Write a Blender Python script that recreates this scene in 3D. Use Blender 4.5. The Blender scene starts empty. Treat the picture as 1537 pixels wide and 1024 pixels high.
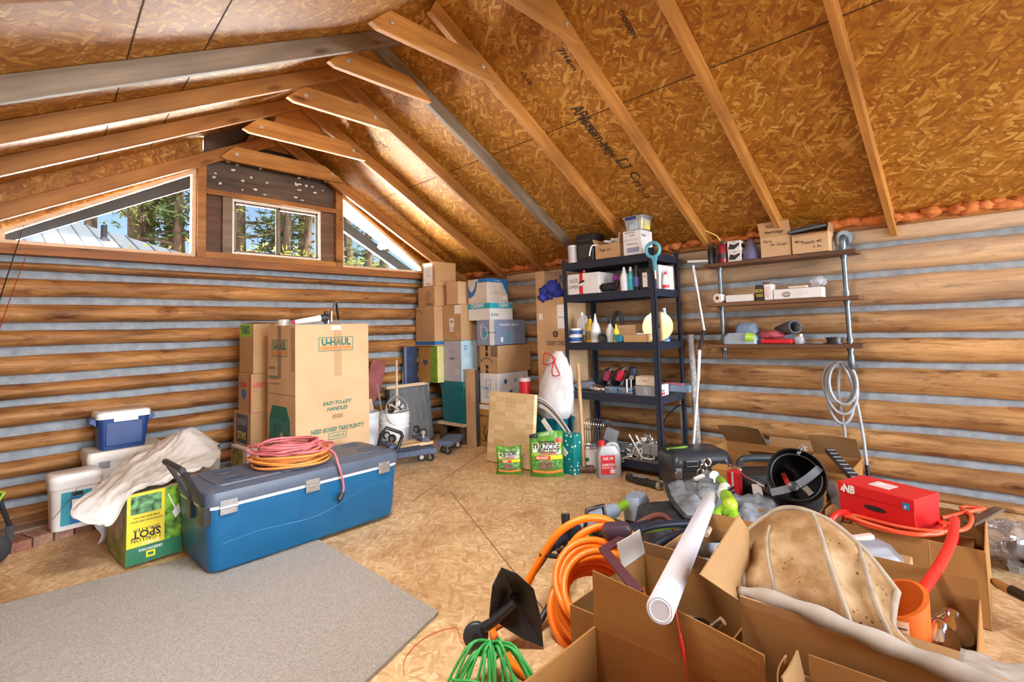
import bpy, math, random
from mathutils import Vector, Matrix, Euler, noise
random.seed(7)
PI = math.pi
scene = bpy.context.scene
COL = scene.collection

# ------------------------------------------------------------------ camera
YAW, PITCH, ROLL, FPX = .7436794, .0691026, -.0303989, 775.9
Fw = Vector((math.cos(YAW)*math.cos(PITCH), math.sin(YAW)*math.cos(PITCH), math.sin(PITCH)))
R0 = Vector((math.sin(YAW), -math.cos(YAW), 0)); U0 = R0.cross(Fw)
Rt = R0*math.cos(ROLL) + U0*math.sin(ROLL); Up = U0*math.cos(ROLL) - R0*math.sin(ROLL)
cam_data = bpy.data.cameras.new('camera'); cam = bpy.data.objects.new('camera', cam_data); COL.objects.link(cam)
cam_data.sensor_width = 36; cam_data.lens = FPX/1537*36
cam_data.shift_y = -(512-439.68)/1537
cam_data.clip_start = .02; cam_data.clip_end = 300
cam.matrix_world = Matrix(((Rt.x, Up.x, -Fw.x, 0), (Rt.y, Up.y, -Fw.y, 0), (Rt.z, Up.z, -Fw.z, 1.22), (0, 0, 0, 1)))
scene.camera = cam

# ------------------------------------------------------------------ world, sun, added area lights, exposure
world = bpy.data.worlds.new('sky'); scene.world = world; world.use_nodes = True
wn = world.node_tree.nodes; wl = world.node_tree.links
bg = wn['Background']
sky = wn.new('ShaderNodeTexSky'); sky.sky_type = 'NISHITA'; sky.sun_disc = False
sky.sun_elevation = math.radians(48); sky.sun_rotation = math.radians(150); sky.dust_density = .6
wl.new(sky.outputs[0], bg.inputs[0]); bg.inputs[1].default_value = .11

def light(name, kind, loc, target, energy, color=(1, 1, 1), **kw):
    d = bpy.data.lights.new(name, kind); d.energy = energy; d.color = color
    for k, v in kw.items(): setattr(d, k, v)
    o = bpy.data.objects.new(name, d); COL.objects.link(o); o.location = loc
    o.rotation_euler = (Vector(target)-Vector(loc)).to_track_quat('-Z', 'Y').to_euler()
    return o
light('sun', 'SUN', (0, 0, 20), (-3.5, 6, 8), 4.6, (1, .95, .86), angle=.02)
# area light added outside the open end behind the camera, filling in for daylight
light('open_end_fill', 'AREA', (1.9, -6.5, 2.1), (2.2, 2, 1.0), 820, (.90, .95, 1), shape='RECTANGLE', size=5.5, size_y=3.2)
# bounce off the sunlit ground and pale roof below the gable windows
light('ground_bounce', 'AREA', (2.0, 8.3, .15), (2.0, 4.6, 2.5), 6500, (1, .95, .86), shape='RECTANGLE', size=12, size_y=4)
# fill light added out of view under the left roof slope, brightens the floor
light('overhead_fill', 'AREA', (1.0, 1.3, 2.52), (1.4, 1.9, 0), 56, (1, .96, .90), shape='RECTANGLE', size=1.2, size_y=.3)
vs = scene.view_settings
vs.view_transform = 'Standard'; vs.look = 'None'; vs.gamma = 1; vs.use_curve_mapping = False; vs.exposure = .72
scene.cycles.max_bounces = 8; scene.cycles.diffuse_bounces = 5; scene.cycles.transparent_max_bounces = 12

# ------------------------------------------------------------------ materials
MATS = {}
def nodes_of(name):
    m = bpy.data.materials.new(name); m.use_nodes = True
    nt = m.node_tree
    return m, nt.nodes, nt.links, nt.nodes['Principled BSDF']
def nd(ns, t, **kw):
    n = ns.new(t)
    for k, v in kw.items():
        if k.startswith('i_'):
            key = k[2:]; key = int(key) if key.isdigit() else key.replace('_', ' ')
            n.inputs[key].default_value = v
        else: setattr(n, k, v)
    return n
def ramp(ns, stops, interp='LINEAR'):
    r = ns.new('ShaderNodeValToRGB'); r.color_ramp.interpolation = interp
    e = r.color_ramp.elements
    while len(e) < len(stops): e.new(.5)
    for i, (p, c) in enumerate(stops):
        e[i].position = p; e[i].color = (*c, 1) if len(c) == 3 else c
    return r
def coords(ns, ls, scale=(1, 1, 1), rot=(0, 0, 0), kind='Object'):
    tc = ns.new('ShaderNodeTexCoord'); mp = ns.new('ShaderNodeMapping')
    mp.inputs['Scale'].default_value = scale; mp.inputs['Rotation'].default_value = rot
    ls.new(tc.outputs[kind], mp.inputs[0]); return mp.outputs[0]
def bumpit(ns, ls, b, h, s=.3, d=.01):
    bp = nd(ns, 'ShaderNodeBump', i_Strength=s, i_Distance=d); ls.new(h, bp.inputs['Height']); ls.new(bp.outputs[0], b.inputs['Normal'])
def plain(name, c, rough=.5, metal=0, var=.12, scale=9, bump=0, spec=.5, **kw):
    """one colour with a slight worn variation"""
    if name in MATS: return MATS[name]
    m, ns, ls, b = nodes_of(name)
    n = nd(ns, 'ShaderNodeTexNoise', i_Scale=scale, i_Detail=4.0); ls.new(coords(ns, ls), n.inputs[0])
    r = ramp(ns, [(.3, [x*(1-var) for x in c]), (.7, [min(1, x*(1+var)) for x in c])])
    ls.new(n.outputs[0], r.inputs[0]); ls.new(r.outputs[0], b.inputs['Base Color'])
    b.inputs['Roughness'].default_value = rough; b.inputs['Metallic'].default_value = metal
    b.inputs['Specular IOR Level'].default_value = spec
    for k, v in kw.items(): b.inputs[k.replace('_', ' ')].default_value = v
    if bump: bumpit(ns, ls, b, n.outputs[0], bump)
    MATS[name] = m; return m
def wood(name, dark, mid, lite, scale=(1.2, 16, 16), rough=.6, knots=True, bump=.25):
    if name in MATS: return MATS[name]
    m, ns, ls, b = nodes_of(name)
    v = coords(ns, ls, scale)
    n = nd(ns, 'ShaderNodeTexNoise', i_Scale=1.0, i_Detail=7.0, i_Roughness=.62, i_Distortion=.6); ls.new(v, n.inputs[0])
    r = ramp(ns, [(.28, dark), (.5, mid), (.72, lite)]); ls.new(n.outputs[0], r.inputs[0])
    out = r.outputs[0]
    n2 = nd(ns, 'ShaderNodeTexNoise', i_Scale=1.6, i_Detail=3.0); ls.new(coords(ns, ls), n2.inputs[0])
    r2 = ramp(ns, [(.3, (.72, .7, .68)), (.7, (1.15, 1.15, 1.15))]); ls.new(n2.outputs[0], r2.inputs[0])
    mx = nd(ns, 'ShaderNodeMix', data_type='RGBA', blend_type='MULTIPLY', i_0=1.0); ls.new(out, mx.inputs[6]); ls.new(r2.outputs[0], mx.inputs[7]); out = mx.outputs[2]
    if knots:
        vo = nd(ns, 'ShaderNodeTexVoronoi', i_Scale=1.0, i_Randomness=1.0); ls.new(coords(ns, ls, (2.2, 7, 7)), vo.inputs[0])
        rk = ramp(ns, [(.05, (.22, .13, .07)), (.11, (.6, .5, .42)), (.17, (1, 1, 1))]); ls.new(vo.outputs[0], rk.inputs[0])
        mk = nd(ns, 'ShaderNodeMix', data_type='RGBA', blend_type='MULTIPLY', i_0=.9); ls.new(out, mk.inputs[6]); ls.new(rk.outputs[0], mk.inputs[7]); out = mk.outputs[2]
    ls.new(out, b.inputs['Base Color']); b.inputs['Roughness'].default_value = rough
    bumpit(ns, ls, b, n.outputs[0], bump, .004)
    MATS[name] = m; return m
def osb(name, stops, sc=1.0, seams=(), axis='Y', rough=.55, dirt=None):
    m, ns, ls, b = nodes_of(name)
    outs = []
    for i, rot in enumerate((.35, 1.3, 2.4)):
        tc = ns.new('ShaderNodeTexCoord')
        wp = nd(ns, 'ShaderNodeTexNoise', i_Scale=5.0, i_Detail=1.0); ls.new(tc.outputs['Object'], wp.inputs[0])
        ad = nd(ns, 'ShaderNodeMix', data_type='RGBA', blend_type='LINEAR_LIGHT', i_0=.05); ls.new(tc.outputs['Object'], ad.inputs[6]); ls.new(wp.outputs[1], ad.inputs[7])
        r_ = nd(ns, 'ShaderNodeVectorRotate', rotation_type='Z_AXIS', i_Angle=rot); ls.new(ad.outputs[2], r_.inputs[0])
        mp = ns.new('ShaderNodeMapping'); mp.inputs['Scale'].default_value = (11*sc, 46*sc, 0); mp.inputs['Location'].default_value = (i*3.7, i*1.3, 0); ls.new(r_.outputs[0], mp.inputs[0])
        vo = nd(ns, 'ShaderNodeTexVoronoi', i_Scale=1.0); ls.new(mp.outputs[0], vo.inputs[0])
        sp = ns.new('ShaderNodeSeparateColor'); ls.new(vo.outputs['Color'], sp.inputs[0]); outs.append((sp, vo))
    def mixv(a, bb, f):
        mx = nd(ns, 'ShaderNodeMix', data_type='FLOAT'); ls.new(f, mx.inputs[0]); ls.new(a, mx.inputs[2]); ls.new(bb, mx.inputs[3]); return mx.outputs[0]
    def gate(s, t):
        g = nd(ns, 'ShaderNodeMath', operation='GREATER_THAN', i_1=t); ls.new(s, g.inputs[0]); return g.outputs[0]
    val = mixv(outs[0][0].outputs[0], outs[1][0].outputs[0], gate(outs[1][0].outputs[1], .5))
    val = mixv(val, outs[2][0].outputs[0], gate(outs[2][0].outputs[1], .62))
    fine = nd(ns, 'ShaderNodeTexNoise', i_Scale=60.0, i_Detail=3.0); ls.new(coords(ns, ls), fine.inputs[0])
    big = nd(ns, 'ShaderNodeTexNoise', i_Scale=1.5, i_Detail=3.0); ls.new(coords(ns, ls), big.inputs[0])
    a1 = nd(ns, 'ShaderNodeMath', operation='MULTIPLY_ADD', i_1=.45, i_2=-.22); ls.new(fine.outputs[0], a1.inputs[0])
    a2 = nd(ns, 'ShaderNodeMath', operation='ADD'); ls.new(val, a2.inputs[0]); ls.new(a1.outputs[0], a2.inputs[1])
    a3 = nd(ns, 'ShaderNodeMath', operation='MULTIPLY_ADD', i_1=.7, i_2=-.35); ls.new(big.outputs[0], a3.inputs[0])
    a4 = nd(ns, 'ShaderNodeMath', operation='ADD'); ls.new(a2.outputs[0], a4.inputs[0]); ls.new(a3.outputs[0], a4.inputs[1])
    r = ramp(ns, stops); ls.new(a4.outputs[0], r.inputs[0]); out = r.outputs[0]
    if seams:
        sx = ns.new('ShaderNodeSeparateXYZ'); tc = ns.new('ShaderNodeTexCoord'); ls.new(tc.outputs['Object'], sx.inputs[0])
        for ax, pos, w in seams:
            d = nd(ns, 'ShaderNodeMath', operation='COMPARE', i_1=pos, i_2=w); ls.new(sx.outputs[ax], d.inputs[0])
            mx = nd(ns, 'ShaderNodeMix', data_type='RGBA'); ls.new(d.outputs[0], mx.inputs[0]); ls.new(out, mx.inputs[6]); mx.inputs[7].default_value = (.05, .022, .008, 1); out = mx.outputs[2]
    if dirt:
        n = nd(ns, 'ShaderNodeTexNoise', i_Scale=dirt[0], i_Detail=6.0, i_Roughness=.7); ls.new(coords(ns, ls), n.inputs[0])
        rr = ramp(ns, [(.45, (1, 1, 1)), (.75, dirt[1])]); ls.new(n.outputs[0], rr.inputs[0])
        mx = nd(ns, 'ShaderNodeMix', data_type='RGBA', blend_type='MULTIPLY', i_0=1.0); ls.new(out, mx.inputs[6]); ls.new(rr.outputs[0], mx.inputs[7]); out = mx.outputs[2]
    ls.new(out, b.inputs['Base Color']); b.inputs['Roughness'].default_value = rough
    bumpit(ns, ls, b, a2.outputs[0], .25, .004)
    MATS[name] = m; return m
def log_mat(name, dark, mid, lite, top=None):
    """logs run along local X; peeled pine with streaks, checks and knots"""
    m, ns, ls, b = nodes_of(name)
    n = nd(ns, 'ShaderNodeTexNoise', i_Scale=1.0, i_Detail=8.0, i_Roughness=.66, i_Distortion=.9); ls.new(coords(ns, ls, (2.2, 22, 22)), n.inputs[0])
    r = ramp(ns, [(.3, dark), (.5, mid), (.7, lite)]); ls.new(n.outputs[0], r.inputs[0]); out = r.outputs[0]
    n2 = nd(ns, 'ShaderNodeTexNoise', i_Scale=1.0, i_Detail=3.0); ls.new(coords(ns, ls, (1.1, 1, 5.5)), n2.inputs[0])
    r2 = ramp(ns, [(.32, (.50, .42, .36)), (.66, (1.15, 1.15, 1.15))]); ls.new(n2.outputs[0], r2.inputs[0])
    mx = nd(ns, 'ShaderNodeMix', data_type='RGBA', blend_type='MULTIPLY', i_0=1.0); ls.new(out, mx.inputs[6]); ls.new(r2.outputs[0], mx.inputs[7]); out = mx.outputs[2]
    n3 = nd(ns, 'ShaderNodeTexNoise', i_Scale=1.0, i_Detail=5.0, i_Roughness=.7); ls.new(coords(ns, ls, (4.5, 14, 18)), n3.inputs[0])
    r3 = ramp(ns, [(.54, (1, 1, 1)), (.70, (.22, .13, .08))]); ls.new(n3.outputs[0], r3.inputs[0])
    m3 = nd(ns, 'ShaderNodeMix', data_type='RGBA', blend_type='MULTIPLY', i_0=.85); ls.new(out, m3.inputs[6]); ls.new(r3.outputs[0], m3.inputs[7]); out = m3.outputs[2]
    vo = nd(ns, 'ShaderNodeTexVoronoi', i_Scale=1.0); ls.new(coords(ns, ls, (2.0, 5, 5.6)), vo.inputs[0])
    rk = ramp(ns, [(.04, (.2, .1, .05)), (.09, (.75, .55, .4)), (.13, (.55, .4, .3)), (.18, (1, 1, 1))]); ls.new(vo.outputs[0], rk.inputs[0])
    mk = nd(ns, 'ShaderNodeMix', data_type='RGBA', blend_type='MULTIPLY', i_0=.9); ls.new(out, mk.inputs[6]); ls.new(rk.outputs[0], mk.inputs[7]); out = mk.outputs[2]
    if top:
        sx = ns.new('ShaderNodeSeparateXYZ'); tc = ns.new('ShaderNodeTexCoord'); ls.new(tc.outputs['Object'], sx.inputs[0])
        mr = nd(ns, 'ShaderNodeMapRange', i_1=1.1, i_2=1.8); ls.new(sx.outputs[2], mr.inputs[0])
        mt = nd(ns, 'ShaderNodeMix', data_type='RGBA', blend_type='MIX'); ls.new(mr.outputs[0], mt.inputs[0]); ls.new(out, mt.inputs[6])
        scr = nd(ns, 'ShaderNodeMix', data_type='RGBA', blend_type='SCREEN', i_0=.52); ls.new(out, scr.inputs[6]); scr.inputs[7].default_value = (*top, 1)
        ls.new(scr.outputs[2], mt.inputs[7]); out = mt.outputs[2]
    ls.new(out, b.inputs['Base Color']); b.inputs['Roughness'].default_value = .6
    bumpit(ns, ls, b, n.outputs[0], .5, .008)
    MATS[name] = m; return m
def cardboard(name, c=(.50, .31, .155), flute=None):
    if name in MATS: return MATS[name]
    m, ns, ls, b = nodes_of(name)
    n = nd(ns, 'ShaderNodeTexNoise', i_Scale=3.5, i_Detail=5.0); ls.new(coords(ns, ls), n.inputs[0])
    r = ramp(ns, [(.3, [x*.88 for x in c]), (.7, [x*1.1 for x in c])]); ls.new(n.outputs[0], r.inputs[0]); out = r.outputs[0]
    if flute:
        w = nd(ns, 'ShaderNodeTexWave', bands_direction=flute, i_Scale=42.0, i_Distortion=.4, i_Detail=1.0); ls.new(coords(ns, ls), w.inputs[0])
        rw = ramp(ns, [(0, (.86, .84, .82)), (1, (1.04, 1.04, 1.04))]); ls.new(w.outputs[1], rw.inputs[0])
        mx = nd(ns, 'ShaderNodeMix', data_type='RGBA', blend_type='MULTIPLY', i_0=1.0); ls.new(out, mx.inputs[6]); ls.new(rw.outputs[0], mx.inputs[7]); out = mx.outputs[2]
    ls.new(out, b.inputs['Base Color']); b.inputs['Roughness'].default_value = .75; b.inputs['Specular IOR Level'].default_value = .25
    bumpit(ns, ls, b, n.outputs[0], .12, .01)
    MATS[name] = m; return m
def glassy(name, tint=(1, 1, 1), gloss=.12, alpha=0.0, milk=(.9, .92, .95)):
    """thin clear sheet: transparent, a little reflection, optionally milky"""
    if name in MATS: return MATS[name]
    m, ns, ls, b = nodes_of(name)
    t = nd(ns, 'ShaderNodeBsdfTransparent', i_Color=(*tint, 1)); g = nd(ns, 'ShaderNodeBsdfGlossy', i_Roughness=.06)
    fr = nd(ns, 'ShaderNodeFresnel', i_IOR=1.45)
    a = ns.new('ShaderNodeMixShader'); mm = nd(ns, 'ShaderNodeMath', operation='MULTIPLY', i_1=gloss*6); ls.new(fr.outputs[0], mm.inputs[0])
    ls.new(mm.outputs[0], a.inputs[0]); ls.new(t.outputs[0], a.inputs[1]); ls.new(g.outputs[0], a.inputs[2]); res = a.outputs[0]
    if alpha:
        b.inputs['Base Color'].default_value = (*milk, 1); b.inputs['Roughness'].default_value = .35
        q = nd(ns, 'ShaderNodeMixShader', i_0=alpha); ls.new(res, q.inputs[1]); ls.new(b.outputs[0], q.inputs[2]); res = q.outputs[0]
    ls.new(res, ns['Material Output'].inputs[0]); MATS[name] = m; return m

# ------------------------------------------------------------------ mesh builder
class MB:
    def __init__(s): s.v = []; s.f = []; s.m = []
    def add(s, vs, fs, m=0):
        k = len(s.v); s.v += [Vector(p) for p in vs]
        for f in fs: s.f.append([i+k for i in f]); s.m.append(m)
        return s
    def box(s, x0, x1, y0, y1, z0, z1, m=0, M=None):
        vs = [Vector((x, y, z)) for z in (z0, z1) for x, y in ((x0, y0), (x1, y0), (x1, y1), (x0, y1))]
        if M is not None: vs = [M @ p for p in vs]
        return s.add(vs, [(0, 3, 2, 1), (4, 5, 6, 7), (0, 1, 5, 4), (1, 2, 6, 5), (2, 3, 7, 6), (3, 0, 4, 7)], m)
    def bar(s, a, b, w, h, up=(0, 0, 1), m=0):
        a, b = Vector(a), Vector(b); d = (b-a); L = d.length; d.normalize()
        y = Vector(up).cross(d)
        if y.length < 1e-4: y = Vector((1, 0, 0)).cross(d)
        y.normalize(); z = d.cross(y)
        M = Matrix(((d.x, y.x, z.x, a.x), (d.y, y.y, z.y, a.y), (d.z, y.z, z.z, a.z), (0, 0, 0, 1)))
        return s.box(0, L, -w/2, w/2, -h/2, h/2, m, M)
    def tube(s, pts, r, n=8, closed=False, m=0, caps=True):
        P = [Vector(p) for p in pts]; N = len(P)
        rr = r if isinstance(r, (list, tuple)) else [r]*N
        T = []
        for i in range(N):
            a = P[(i-1) % N] if closed or i > 0 else P[i]; b = P[(i+1) % N] if closed or i < N-1 else P[i]
            t = b-a; T.append(t.normalized() if t.length > 1e-9 else Vector((0, 0, 1)))
        u = T[0].orthogonal().normalized(); vs = []
        for i in range(N):
            u = u - T[i]*u.dot(T[i])
            u = u.normalized() if u.length > 1e-6 else T[i].orthogonal().normalized()
            w = T[i].cross(u)
            for k in range(n):
                a = 2*PI*k/n; vs.append(P[i] + (u*math.cos(a)+w*math.sin(a))*rr[i])
        fs = []
        for i in range(N if closed else N-1):
            j = (i+1) % N
            for k in range(n): fs.append((i*n+k, i*n+(k+1) % n, j*n+(k+1) % n, j*n+k))
        if caps and not closed: fs += [tuple(range(n))[::-1], tuple(range((N-1)*n, N*n))]
        return s.add(vs, fs, m)
    def cyl(s, a, b, r, r2=None, n=16, m=0): return s.tube([a, b], [r, r if r2 is None else r2], n, m=m)
    def lathe(s, prof, o=(0, 0, 0), axis=(0, 0, 1), n=20, m=0, sx=1, sy=1, caps=True, M=None):
        """profile of (radius, height) along axis from o"""
        q = Vector((0, 0, 1)).rotation_difference(Vector(axis).normalized()).to_matrix(); o = Vector(o); vs = []
        for r, h in prof:
            for k in range(n):
                a = 2*PI*k/n; p = o + q @ Vector((r*math.cos(a)*sx, r*math.sin(a)*sy, h)); vs.append(M @ p if M is not None else p)
        fs = [(i*n+k, i*n+(k+1) % n, (i+1)*n+(k+1) % n, (i+1)*n+k) for i in range(len(prof)-1) for k in range(n)]
        if caps: fs += [tuple(range(n))[::-1], tuple(range((len(prof)-1)*n, len(prof)*n))]
        return s.add(vs, fs, m)
    def prism(s, poly, a, b, M=None, m=0):
        """polygon of (x,y), extruded in local z from a to b"""
        n = len(poly); vs = [Vector((x, y, z)) for z in (a, b) for x, y in poly]
        if M is not None: vs = [M @ p for p in vs]
        return s.add(vs, [tuple(range(n))[::-1], tuple(range(n, 2*n))] + [(i, (i+1) % n, n+(i+1) % n, n+i) for i in range(n)], m)
    def sheet(s, fn, nu, nv, m=0, th=0):
        vs = [Vector(fn(i/(nu-1), j/(nv-1))) for j in range(nv) for i in range(nu)]
        fs = [(j*nu+i, j*nu+i+1, (j+1)*nu+i+1, (j+1)*nu+i) for j in range(nv-1) for i in range(nu-1)]
        s.add(vs, fs, m)
        return s
    def blob(s, c, r, n=14, k=9, amp=0, fr=3, m=0, seed=0):
        c = Vector(c); r = Vector(r) if not isinstance(r, (int, float)) else Vector((r, r, r)); vs = []
        for j in range(k+1):
            th = PI*j/k
            for i in range(n):
                a = 2*PI*i/n; d = Vector((math.sin(th)*math.cos(a), math.sin(th)*math.sin(a), math.cos(th)))
                q = 1 + amp*noise.noise(d*fr + Vector((seed, seed*1.7, 0))); vs.append(c + Vector((d.x*r.x, d.y*r.y, d.z*r.z))*q)
        return s.add(vs, [(j*n+i, (j+1)*n+i, (j+1)*n+(i+1) % n, j*n+(i+1) % n) for j in range(k) for i in range(n)], m)
    def build(s, name, mats, parent=None, bevel=0, smooth=None, local=False, solid=0, sub=0, seg=2):
        me = bpy.data.meshes.new(name)
        vs = s.v
        if parent is not None and not local:
            Mi = parent.matrix_basis.copy(); p = parent.parent
            while p is not None: Mi = p.matrix_basis @ Mi; p = p.parent
            Mi = Mi.inverted(); vs = [Mi @ p for p in vs]
        me.from_pydata([tuple(p) for p in vs], [], s.f)
        mats = mats if isinstance(mats, (list, tuple)) else [mats]
        for mm in mats: me.materials.append(mm)
        me.polygons.foreach_set('material_index', s.m)
        me.validate(); me.update()
        if smooth:
            me.polygons.foreach_set('use_smooth', [True]*len(me.polygons)); me.set_sharp_from_angle(angle=math.radians(smooth))
        o = bpy.data.objects.new(name, me); COL.objects.link(o)
        if parent is not None: o.parent = parent
        if solid: md = o.modifiers.new('solid', 'SOLIDIFY'); md.thickness = solid; md.offset = 0
        if sub: md = o.modifiers.new('sub', 'SUBSURF'); md.levels = md.render_levels = sub
        if bevel: md = o.modifiers.new('bevel', 'BEVEL'); md.width = bevel; md.segments = seg; md.limit_method = 'ANGLE'
        return o
def tag(o, label, cat, group=None, kind=None):
    if label: o['label'] = label
    if cat: o['category'] = cat
    if group: o['group'] = group
    if kind: o['kind'] = kind
    return o
def struct(o): o['kind'] = 'structure'; return o
def thing(name, label, cat, loc=(0, 0, 0), rz=0, group=None, rot=None):
    o = bpy.data.objects.new(name, None); COL.objects.link(o); o.empty_display_size = .05
    o.location = loc; o.rotation_euler = rot if rot else (0, 0, rz)
    return tag(o, label, cat, group)
def wm(o):
    M = o.matrix_basis.copy(); p = o.parent
    while p is not None: M = p.matrix_basis @ M; p = p.parent
    return M
def text(s, o, ud, vd, h, m, parent, w=None, name='lettering', align='CENTER', bold=.012, lift=.0015, skew=0):
    """flat lettering of cap height h, centred at o, reading along ud, up along vd (all in parent space if parent is local)"""
    cu = bpy.data.curves.new(name, 'FONT'); cu.body = s; cu.align_x = align; cu.align_y = 'CENTER'; cu.offset = bold; cu.resolution_u = 2
    tmp = bpy.data.objects.new('tmp', cu); COL.objects.link(tmp)
    me = bpy.data.meshes.new_from_object(tmp.evaluated_get(bpy.context.evaluated_depsgraph_get()))
    bpy.data.objects.remove(tmp); bpy.data.curves.remove(cu)
    for v in me.vertices: v.co.x += skew*v.co.y
    if any(abs(v.co.y) > 2.5 for v in me.vertices): print('ODDTEXT', s)
    xs = [v.co.x for v in me.vertices] or [0, 1]
    k = h/.7; kx = k if w is None else w/max(1e-6, max(xs)-min(xs))
    ud = Vector(ud).normalized(); vd = Vector(vd).normalized(); nrm = ud.cross(vd)
    for v in me.vertices: v.co = Vector(o) + ud*v.co.x*kx + vd*v.co.y*k + nrm*lift
    me.name = name; me.materials.clear(); me.materials.append(m)
    for p in me.polygons: p.material_index = 0
    ob = bpy.data.objects.new(name, me); COL.objects.link(ob); ob.parent = parent
    return ob
def Rz(a): return Matrix.Rotation(a, 4, 'Z')
def place(loc, rz=0, rx=0, ry=0): return Matrix.Translation(loc) @ Euler((rx, ry, rz)).to_matrix().to_4x4()
def arc(c, r, a0, a1, n, u=(1, 0, 0), v=(0, 1, 0)):
    c, u, v = Vector(c), Vector(u), Vector(v)
    return [c + u*r*math.cos(a0+(a1-a0)*i/n) + v*r*math.sin(a0+(a1-a0)*i/n) for i in range(n+1)]
def smooth_path(pts, k=6):
    P = [Vector(p) for p in pts]; out = []
    for i in range(len(P)-1):
        a, b, c, d = P[max(0, i-1)], P[i], P[i+1], P[min(len(P)-1, i+2)]
        for j in range(k):
            t = j/k; out.append(.5*((2*b)+(c-a)*t+(2*a-5*b+4*c-d)*t*t+(3*b-a-3*c+d)*t**3))
    return out+[P[-1]]
def coil(c, r, turns, rise=.004, wob=.015, n=28, seed=0, sx=1, sy=1, zj=.02, tilt=None, spread=.3):
    """a loose hand-wound coil: points"""
    rnd = random.Random(seed); c = Vector(c); pts = []; ph = rnd.random()*6
    for t in range(turns):
        rr = r*(1-spread*rnd.random()*.8); ox, oy = rnd.uniform(-wob, wob), rnd.uniform(-wob, wob); zz = rnd.uniform(0, zj)
        for i in range(n):
            a = 2*PI*i/n; f = i/n
            pts.append(Vector(((rr*math.cos(a)+ox)*sx, (rr*math.sin(a)+oy)*sy, rise*(t+f)+zz+.006*math.sin(3*a+ph+t))))
    # smooth the joins
    for _ in range(3): pts = [pts[0]]+[(pts[i-1]+pts[i]*2+pts[i+1])/4 for i in range(1, len(pts)-1)]+[pts[-1]]
    if tilt is not None: pts = [tilt @ p for p in pts]
    return [c+p for p in pts]
# ------------------------------------------------------------------ shell
RX, RZ = 1.95, 3.24
SL, SR = .525, .545
WX, WY, WL, WB = 4.45, 4.90, -.35, -2.2   # right wall, gable wall, left wall, open end
zL = lambda x: RZ-SL*(RX-x)
zR = lambda x: RZ-SR*(x-RX)
M_osb_roof = osb('osb_sheathing', [(.0, (.25, .085, .006)), (.45, (.345, .140, .012)), (.75, (.41, .18, .018)), (1.0, (.58, .33, .075))], 1.25,
                 seams=())
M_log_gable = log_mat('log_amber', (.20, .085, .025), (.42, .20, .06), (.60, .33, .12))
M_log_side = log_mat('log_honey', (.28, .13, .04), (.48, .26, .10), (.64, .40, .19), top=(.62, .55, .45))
M_chink = plain('grey_mortar_chinking', (.29, .335, .385), .9, var=.2, scale=14, bump=.5)
M_fir = wood('fir_rafter', (.22, .08, .014), (.35, .145, .028), (.47, .22, .055))
M_fir_light = wood('fir_light', (.31, .12, .020), (.47, .205, .042), (.60, .31, .085))
M_grey_wood = wood('weathered_grey_wood', (.13, .09, .06), (.20, .15, .105), (.30, .23, .17))
M_redwood = wood('stained_trim', (.17, .055, .012), (.29, .105, .022), (.40, .165, .04))
M_tan_trim = wood('raw_tan_trim', (.60, .42, .25), (.72, .54, .36), (.82, .66, .48), knots=False)
M_dark_board = wood('dark_old_board', (.045, .028, .018), (.085, .055, .036), (.14, .095, .065))

# floor: OSB deck
fl = MB().box(WL-.2, WX+.3, WB-.2, WY+.3, -.04, 0)
M_floor = osb('osb_floor', [(.0, (.50, .31, .145)), (.4, (.60, .405, .205)), (.75, (.66, .47, .26)), (1.0, (.76, .58, .36))], 1.35,
              seams=(), dirt=(2.2, (.62, .5, .4)))
struct(fl.build('floor', M_floor))
# floor sheet joints, thin dark gaps
jm = plain('floor_gap', (.16, .08, .035), .9)
g1 = MB(); g1.bar((1.7, 1.35, .0005), (2.62, 3.12, .0005), .005, .001); struct(g1.build('trim_1', jm))
g2 = MB(); g2.bar((2.3, 3.15, .0005), (3.82, 3.89, .0005), .006, .001); struct(g2.build('trim_2', jm))

def logs(L, zc, front, depth, seed, top, bottom=0.0, nseg=64, gap=.027):
    """a wall of logs along local X, facing local -Y; chink bands at heights zc"""
    mb = MB(); rnd = random.Random(seed)
    bounds = [bottom-.03]+list(zc)+[top+.03]
    for i in range(len(bounds)-1):
        a, b = bounds[i]+gap, bounds[i+1]-gap
        c, h = (a+b)/2, (b-a)/2
        ry = h*1.06+.004; na = 14; vs = []
        s0 = rnd.uniform(0, 50)
        for k in range(nseg+1):
            x = L*k/nseg
            w1 = noise.noise(Vector((x*.8, s0, 0)))*.010; w2 = noise.noise(Vector((x*.7, s0+9, 0)))*.012
            rr = 1+noise.noise(Vector((x*2.2, s0+20, 0)))*.10
            for j in range(na+1):
                t = -PI*.62+PI*1.24*j/na
                bump = 1+noise.noise(Vector((x*5, t*2, s0)))*.05
                vs.append((x, -(math.cos(t)*depth*rr*bump)+depth-front*0+w2, c+w1+math.sin(t)*ry/math.sin(PI*.5)*rr*bump*.98))
        fs = [(k*(na+1)+j, (k+1)*(na+1)+j, (k+1)*(na+1)+j+1, k*(na+1)+j+1) for k in range(nseg) for j in range(na)]
        mb.add(vs, fs, 0)
    for z in zc:
        s0 = rnd.uniform(0, 50); vs = []
        for k in range(nseg+1):
            x = L*k/nseg; w = noise.noise(Vector((x*3, s0, 0)))*.006; y = .066+noise.noise(Vector((x*6, s0+5, 1)))*.006
            vs += [(x, y+.01, z-.06), (x, y, z-.016+w), (x, y, z+.008+w), (x, y+.05, z+.05)]
        mb.add(vs, [(k*4+j, (k+1)*4+j, (k+1)*4+j+1, k*4+j+1) for k in range(nseg) for j in range(3)], 1)
    mb.box(0, L, .1, .2, bottom, top, 1)
    return mb
ZS = [.075, .256, .452, .663, .886, 1.094, 1.286, 1.53, 1.74]
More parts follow.
